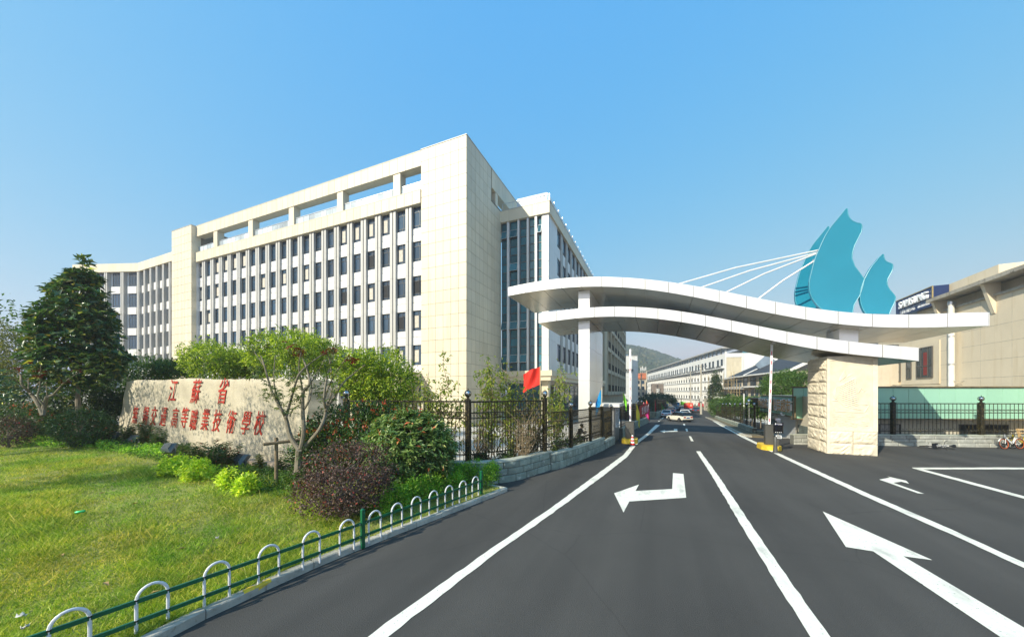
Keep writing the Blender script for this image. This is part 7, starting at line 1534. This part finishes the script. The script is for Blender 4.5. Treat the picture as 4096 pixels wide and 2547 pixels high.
def carpx(px, Y, dz, *a, **k): x = (px-1216)/812*Y; car((x, Y, gz(x, Y)+dz), *a, **k)
carpx(1584, 66, 0, hd-R(6), "white saloon at the left kerb just behind the cream hatchback", "white", 4.7, 1.84, 1.48)
carpx(1626, 61, .12, hd-R(2), "white saloon partly hidden behind the cream hatchback", "white", 4.6, 1.82, 1.47)
carpx(1592, 74, 0, hd, "dark red saloon beyond the white saloon at the left kerb", "red", 4.6, 1.8, 1.46)
carpx(1596, 84, 0, hd, "silver estate car in the left part of the queue", "silver", 4.7, 1.82, 1.6, kind='suv')
carpx(1587, 98, .1, hd-R(20), "white van at the bend on the left of the queue", "white", 4.8, 1.85, 1.95, kind='suv')
carpx(1608, 97, 0, hd, "black saloon in the middle of the queue", "black", 4.7, 1.82, 1.5)
carpx(1619, 94, 0, hd, "white hatchback left of the red truck", "white", 4.4, 1.8, 1.6, kind='suv')
carpx(1601, 110, 0, hd, "black off road car far down the road", "black", 4.6, 1.85, 1.8, kind='suv')
carpx(1654, 88, 0, hd-R(10), "dark grey saloon parked right of the red truck", "grey", 4.7, 1.84, 1.46)
# red tricycle truck
Y = 93; x = (1634-1216)/812*Y; tk = thing("red_truck", (x, Y, gz(x, Y)), hd, "small truck with a bright red box in the queue of cars", "truck")
M_tred = mat("truck_red", (.62, .02, .008), .5)
b = MB(); b.box(-2.0, .9, -1.05, 1.05, 1.05, 2.35); b.build("cargo_box", M_tred, tk); b = MB(); b.box(-2.05, .9, -1.0, 1.0, .55, 1.0); b.build("chassis", M_trim, tk)
b = MB(); b.loft([[(1.0, -.85, .5), (1.0, .85, .5), (1.0, .8, 2.0), (1.0, -.8, 2.0)], [(2.2, -.85, .5), (2.2, .85, .5), (1.9, .75, 1.95), (1.9, -.75, 1.95)]]); b.build("cab", PT_['grey'], tk)
b = MB(); b.box(-2.06, -2.01, -.8, -.3, 1.5, 2.1); b.box(-2.06, -2.01, -.1, .7, 1.9, 2.05); b.build("lettering", mat("faded_pink", (.75, .35, .25), .6), tk)
b = MB(); b.box(-2.12, -2.04, -1.0, 1.0, .62, .95); b.build("tail_board", mat("striped_board", (.35, .36, .42), .5), tk)
for x_ in (-1.3, 1.5):
    for s in (-1, 1): b = MB(); b.lathe([(.2, -.1), (.36, -.1), (.36, .1), (.2, .1)], (x_, s*.85, .36), 14, Matrix.Rotation(R(90), 3, 'X')); b.build("wheel", M_tyre, tk)
# scooter with rider far down the road
Y = 84; x = (1614-1216)/812*Y; z = gz(x, Y)
scoot = thing("scooter", (x, Y, z), hd, "dark scooter ridden down the road between the cars", "scooter")
for x_ in (-.6, .6): b = MB(); b.lathe([(.14, -.05), (.25, -.05), (.25, .05), (.14, .05)], (x_, 0, .25), 12, Matrix.Rotation(R(90), 3, 'X')); b.build("wheel", M_tyre, scoot)
b = MB(); b.loft([[(-.75, -.14, .35), (-.75, .14, .35), (-.75, .1, .75), (-.75, -.1, .75)], [(-.1, -.16, .3), (-.1, .16, .3), (-.1, .12, .72), (-.1, -.12, .72)]]); b.box(-.1, .35, -.13, .13, .26, .32); b.beam((.6, 0, .3), (.38, 0, 1.0), .12); b.beam((.38, -.32, 1.0), (.38, .32, 1.0), .05); b.build("body", mat("maroon_paint", (.10, .01, .015), .3), scoot)
b = MB(); b.box(-.79, -.74, -.08, .08, .5, .6); b.build("tail_light", M_tail, scoot)
# ================================================================ PEOPLE
M_skin = mat("skin", (.50, .30, .21), .55, var=.05); M_hair = mat("black_hair", (.010, .008, .008), .5); M_jack = mat("dark_jacket", (.018, .018, .022), .85, var=.2, scale=8); M_trou = mat("dark_trousers", (.03, .033, .05), .85, var=.15, scale=8); M_shoe = mat("black_shoe", (.012, .012, .012), .6)
def skin_mesh(name, verts, edges, rad, mats, root=0, lv=2, fn=None):
    me = bpy.data.meshes.new(name); me.from_pydata(verts, edges, []); o = bpy.data.objects.new(name, me); COL.objects.link(o)
    o.modifiers.new("skin", 'SKIN'); s = o.modifiers.new("sub", 'SUBSURF'); s.levels = lv; s.render_levels = lv
    sk = me.skin_vertices[0] if len(me.skin_vertices) else None
    for i, r_ in enumerate(rad): me.skin_vertices[0].data[i].radius = (r_ if isinstance(r_, tuple) else (r_, r_)); me.skin_vertices[0].data[i].use_root = (i == root)
    dg = bpy.context.evaluated_depsgraph_get(); dg.update(); out = bpy.data.meshes.new_from_object(o.evaluated_get(dg)); bpy.data.objects.remove(o)
    out.materials.clear()
    for m in (mats if isinstance(mats, (list, tuple)) else [mats]): out.materials.append(m)
    if fn: out.polygons.foreach_set("material_index", [fn(p.center) for p in out.polygons])
    out.polygons.foreach_set("use_smooth", [True]*len(out.polygons)); return out
def person(loc, rz, label, J, jm, tm, seat=None):
    """J: named joints in local coordinates, +X is where the person faces"""
    t = thing("person", loc, rz, label, "person"); names = list(J); V = [J[n] for n in names]; ix = {n: i for i, n in enumerate(names)}
    E_ = [(a, b) for a, b in (("pelvis", "waist"), ("waist", "chest"), ("chest", "neck"), ("neck", "chin"), ("chin", "brow"), ("brow", "crown"), ("chest", "shl"), ("shl", "ell"), ("ell", "wrl"), ("wrl", "hal"), ("chest", "shr"), ("shr", "elr"), ("elr", "wrr"), ("wrr", "har"), ("pelvis", "hil"), ("hil", "knl"), ("knl", "anl"), ("anl", "tol"), ("pelvis", "hir"), ("hir", "knr"), ("knr", "anr"), ("anr", "tor"))]
    rad = dict(pelvis=(.15, .12), waist=(.145, .11), chest=(.165, .12), neck=.055, chin=.07, brow=.095, crown=.075, shl=.07, ell=.05, wrl=.036, hal=.04, shr=.07, elr=.05, wrr=.036, har=.04, hil=.095, knl=.065, anl=.045, tol=.04, hir=.095, knr=.065, anr=.045, tor=.04)
    nk = Vector(J["neck"])
    def reg(c):
        d = lambda n: (Vector(c)-Vector(J[n])).length
        if c.z > nk.z-.01: return 0
        if min(d("hal"), d("har")) < .09: return 0
        if min(d("tol"), d("tor")) < .12 or min(d("anl"), d("anr")) < .05: return 3
        lo = min(d(n) for n in ("hil", "knl", "anl", "hir", "knr", "anr")); hi_ = min(d(n) for n in ("waist", "chest", "shl", "ell", "wrl", "shr", "elr", "wrr"))
        return 2 if lo < hi_ and c.z < J["waist"][2] else 1
    me = skin_mesh("body", V, [(ix[a], ix[b]) for a, b in E_], [rad[n] for n in names], [M_skin, jm, tm, M_shoe], 0, 2, reg); bd = inst("body", me, t, (0, 0, 0))
    br, cr = Vector(J["brow"]), Vector(J["crown"]); b = MB(); b.sphere(br+(cr-br)*.45+Vector((-.025, 0, .01)), .112, 14, 9, (1.0, .92, .95)); h = b.build("hair", M_hair, t, smooth=True)
    ch = Vector(J["chin"]); b = MB(); f = br+Vector((.088, 0, -.035)); b.sphere(f+Vector((.012, 0, -.02)), .018, 8, 6, (1, .8, 1.3)); b.build("nose", M_skin, t, smooth=True)
    for s in (-1, 1):
        b = MB(); b.sphere(f+Vector((-.008, s*.034, .012)), .012, 8, 6); b.build("eye", M_hair, t); b = MB(); b.sphere(br+Vector((-.0, s*.095, -.03)), .025, 8, 6, (.7, .4, 1.2)); b.build("ear", M_skin, t)
    b = MB(); b.sphere(f+Vector((-.004, 0, -.075)), .018, 8, 5, (.5, 1.2, .35)); b.build("mouth", mat("lips", (.40, .14, .12), .5), t)
    for w, hn in (("wrl", "hal"), ("wrr", "har")):
        a, c = Vector(J[w]), Vector(J[hn]); d = (c-a).normalized(); sd = d.cross(Vector((0, 0, 1))).normalized() if abs(d.z) < .95 else Vector((0, 1, 0)); b = MB()
        for k, l in enumerate((.066, .078, .074, .058)):
            o = c+sd*(.027-.018*k); b.tube([o-d*.01, o+d*l*.5, o+d*l*.85-Vector((0, 0, .02))], [.0095, .009, .007], 6)
        b.tube([c-d*.03+sd*.03, c+sd*.055, c+d*.03+sd*.06], [.011, .010, .008], 6); b.build("fingers", M_skin, t, smooth=True)
    return t
# man sitting behind the lower fence, head bowed over his hands
Y = 20.5; x = (1374-1216)/812*Y; z0 = gz(x, Y)
SIT = dict(pelvis=(0, 0, .52), waist=(.04, 0, .70), chest=(.12, 0, .95), neck=(.19, 0, 1.12), chin=(.24, 0, 1.17), brow=(.25, 0, 1.25), crown=(.23, 0, 1.34), shl=(.12, .19, 1.05), ell=(.25, .23, .80), wrl=(.47, .10, .88), hal=(.53, .07, .92), shr=(.12, -.19, 1.05), elr=(.25, -.23, .80), wrr=(.47, -.10, .86), har=(.53, -.07, .90), hil=(.05, .10, .50), knl=(.48, .13, .54), anl=(.44, .13, .10), tol=(.58, .14, .04), hir=(.05, -.10, .50), knr=(.48, -.13, .54), anr=(.46, -.13, .10), tor=(.60, -.14, .04))
person((x, Y, z0), R(15), "man in a dark jacket sitting bowed behind the lower iron fence", SIT, M_jack, M_trou)
b = MB(); b.box(x-.28, x+.22, Y-.25, Y+.25, z0, z0+.40); [b.box(x-.30, x+.24, Y-.27, Y+.27, z0+.40, z0+.42)]; tag(b.build("stool", M_wood), "low wooden box stool under the sitting man", "stool")
Y = 84; x = (1614-1216)/812*Y; z = gz(x, Y)
RID = dict(SIT); RID = {k: (v[0]-.35, v[1], v[2]+.22) for k, v in SIT.items()}; RID.update(chest=(-.3, 0, 1.2), neck=(-.28, 0, 1.4), chin=(-.25, 0, 1.46), brow=(-.24, 0, 1.54), crown=(-.26, 0, 1.63), shl=(-.3, .19, 1.3), shr=(-.3, -.19, 1.3), ell=(-.1, .27, 1.1), elr=(-.1, -.27, 1.1), wrl=(.2, .27, 1.02), wrr=(.2, -.27, 1.02), hal=(.28, .27, 1.02), har=(.28, -.27, 1.02), waist=(-.33, 0, .95), pelvis=(-.35, 0, .76), anl=(.05, .14, .36), anr=(.05, -.14, .36), tol=(.18, .14, .32), tor=(.18, -.14, .32), knl=(.1, .15, .72), knr=(.1, -.15, .72))
person((x, Y, z), hd, "person in dark clothes riding the scooter down the road", RID, M_jack, M_trou)
# ================================================================ BICYCLES, PALLET
M_bwhite = mat("white_frame_paint", (.76, .76, .74), .35); M_borange = mat("orange_rim", (.55, .10, .015), .4); M_byel = mat("yellow_frame_paint", (.75, .56, .02), .35); M_bgrey = mat("black_plastic", (.014, .014, .015), .5)
def bicycle(loc, rz, label, fm, rimm, guard, roll=0., rest=0.):
    t = thing("bicycle", loc, rz, label, "bicycle"); t.rotation_euler = (roll, 0, rz); r_ = .33; F_, B_ = (-.53, r_), (.53, r_)      # front wheel at -X
    for (cx_, cz_), nm in ((F_, "front"), (B_, "rear")):
        b = MB(); b.tube([(cx_+r_*math.cos(k*.19635), 0, cz_+r_*math.sin(k*.19635)) for k in range(33)], .021, 7); w = b.build("wheel", M_tyre, t, smooth=True)
        b = MB(); b.tube([(cx_+.295*math.cos(k*.19635), 0, cz_+.295*math.sin(k*.19635)) for k in range(33)], .016, 6); b.build("rim", rimm, w, smooth=True)
        b = MB(); [b.beam((cx_, (-1)**k*.02, cz_), (cx_+.29*math.cos(k*.3927), 0, cz_+.29*math.sin(k*.3927)), .004) for k in range(16)]; b.tube([(cx_, -.05, cz_), (cx_, .05, cz_)], .045, 8); b.build("spokes", M_bgrey, w)
        b = MB(); b.loft([[(cx_+(.365)*math.cos(t_), s*.03, cz_+.365*math.sin(t_)) for s in (-1, 0, 1)]+[(cx_+.358*math.cos(t_), s*.03, cz_+.358*math.sin(t_)) for s in (1, 0, -1)] for t_ in np.linspace(.5, 2.7, 10)]); b.build("mudguard", guard, t, smooth=True)
    b = MB(); hd_, bb_, st = (-.37, 0, .80), (.08, 0, .28), (.28, 0, .72)
    b.tube([hd_, (-.2, 0, .55), bb_], .035, 8); b.tube([bb_, st], .024, 8); b.tube([(-.15, 0, .50), (.05, 0, .44), (.20, 0, .52)], .02, 8); b.tube([(-.40, 0, .70), (-.36, 0, .90)], .034, 8)
    for s in (-1, 1): b.tube([(.06, s*.03, .28), (.53, s*.06, .33)], .013, 6); b.tube([(.27, s*.03, .68), (.53, s*.06, .33)], .011, 6)
    b.build("frame", fm, t, smooth=True)
    b = MB(); [b.tube([(-.40, s*.045, .70), (-.53, s*.055, .33)], .014, 6) for s in (-1, 1)]; b.beam((-.40, -.06, .70), (-.40, .06, .70), .04); b.build("fork", fm, t, smooth=True)
    b = MB(); b.tube([(-.36, 0, .9), (-.34, 0, 1.02)], .016, 8); b.tube([(-.20, -.30, 1.06), (-.32, -.22, 1.06), (-.36, 0, 1.02), (-.32, .22, 1.06), (-.20, .30, 1.06)], .013, 7); b.tube([(-.22, -.29, 1.06), (-.12, -.31, 1.05)], .018, 7); b.tube([(-.22, .29, 1.06), (-.12, .31, 1.05)], .018, 7); b.build("handlebar", M_bgrey, t, smooth=True)
    b = MB(); b.loft([[(-.02+x_, -w_, .88), (-.02+x_, w_, .88), (-.02+x_, w_*.7, .93), (-.02+x_, -w_*.7, .93)] for x_, w_ in ((.14, .025), (.26, .05), (.40, .10), (.46, .08))]); b.tube([st, (.31, 0, .88)], .015, 7); b.build("saddle", M_bgrey, t, smooth=True)
    b = MB(); x0, x1, z0, z1 = -.72, -.46, .74, .98
    for k in range(6): f = k/5; b.beam((x0+(x1-x0)*f, -.14, z0), (x0+(x1-x0)*f, -.16, z1), .006); b.beam((x0+(x1-x0)*f, .14, z0), (x0+(x1-x0)*f, .16, z1), .006)
    for z_ in np.linspace(z0, z1, 5): b.beam((x0, -.15, z_), (x1, -.15, z_), .007); b.beam((x0, .15, z_), (x1, .15, z_), .007); b.beam((x0, -.15, z_), (x0, .15, z_), .007); b.beam((x1, -.15, z_), (x1, .15, z_), .007)
    b.box(x0, x1, -.14, .14, z0-.01, z0); b.build("basket", M_bgrey, t)
    b = MB(); b.tube([(.08, -.05, .28), (.08, .05, .28)], .07, 12); [b.beam((.08, s*.07, .28), (.08+s*.12, s*.07, .28-s*.1), .02) for s in (-1, 1)]; [b.box(.02+s*.12, .14+s*.12, s*.07+s*.0, s*.07+s*.09, .26-s*.1, .28-s*.1) for s in (1,)]; b.build("crank", M_bgrey, t)
    return t
Yb = 21.35; xb = (2385-1216)/812*Yb; zb_ = gz(xb, Yb)
bicycle((xb+.53, Yb, zb_), R(3), "white bicycle with orange rims leaning on the grey wall at the right edge", M_bwhite, M_borange, M_bwhite, R(-7))
bicycle((xb+1.45, Yb+.22, zb_), R(-4), "yellow bicycle behind the white bicycle at the right edge", M_byel, M_rim, M_byel, R(-9))
Yl = 21.5; xl = (2215-1216)/812*Yl
bicycle((xl, Yl+.1, gz(xl, Yl)+.10), R(-3), "white and red bicycle lying on its side against the grey wall", M_bwhite, M_borange, M_bgrey, R(80))
pt = thing("wooden_pallet", ((2420-1216)/812*22.0, 21.75, -.28), R(-3), "pale wooden pallet leaning on the wall behind the bicycles", "pallet"); pt.rotation_euler = (R(-12), 0, R(-3))
M_pal = mat("raw_pallet_wood", (.48, .32, .15), .85, var=.2, scale=3)
for k in range(5): b = MB(); b.box(-.1, 1.2, -.02, 0, .18+k*.24, .27+k*.24); b.build("slat", M_pal, pt)
for k in range(3): b = MB(); b.box(-.08+k*.58, .02+k*.58, 0, .09, .12, 1.25); b.build("bearer", M_pal, pt)
# ================================================================ HAZE
hz_m = bpy.data.materials.new("haze_air"); hz_m.use_nodes = True; hn = hz_m.node_tree; hn.nodes.clear()
hv = hn.nodes.new("ShaderNodeVolumePrincipled"); hv.inputs["Color"].default_value = (.93, .95, 1, 1); hv.inputs["Density"].default_value = .0008; hv.inputs["Anisotropy"].default_value = .2
ho = hn.nodes.new("ShaderNodeOutputMaterial"); hn.links.new(hv.outputs[0], ho.inputs["Volume"])
b = MB(); b.box(-3000, 4000, -400, 2900, -8, 125); haze = b.build("haze", hz_m); tag(haze, "thin pale haze softening the far hill", "haze", kind='stuff')
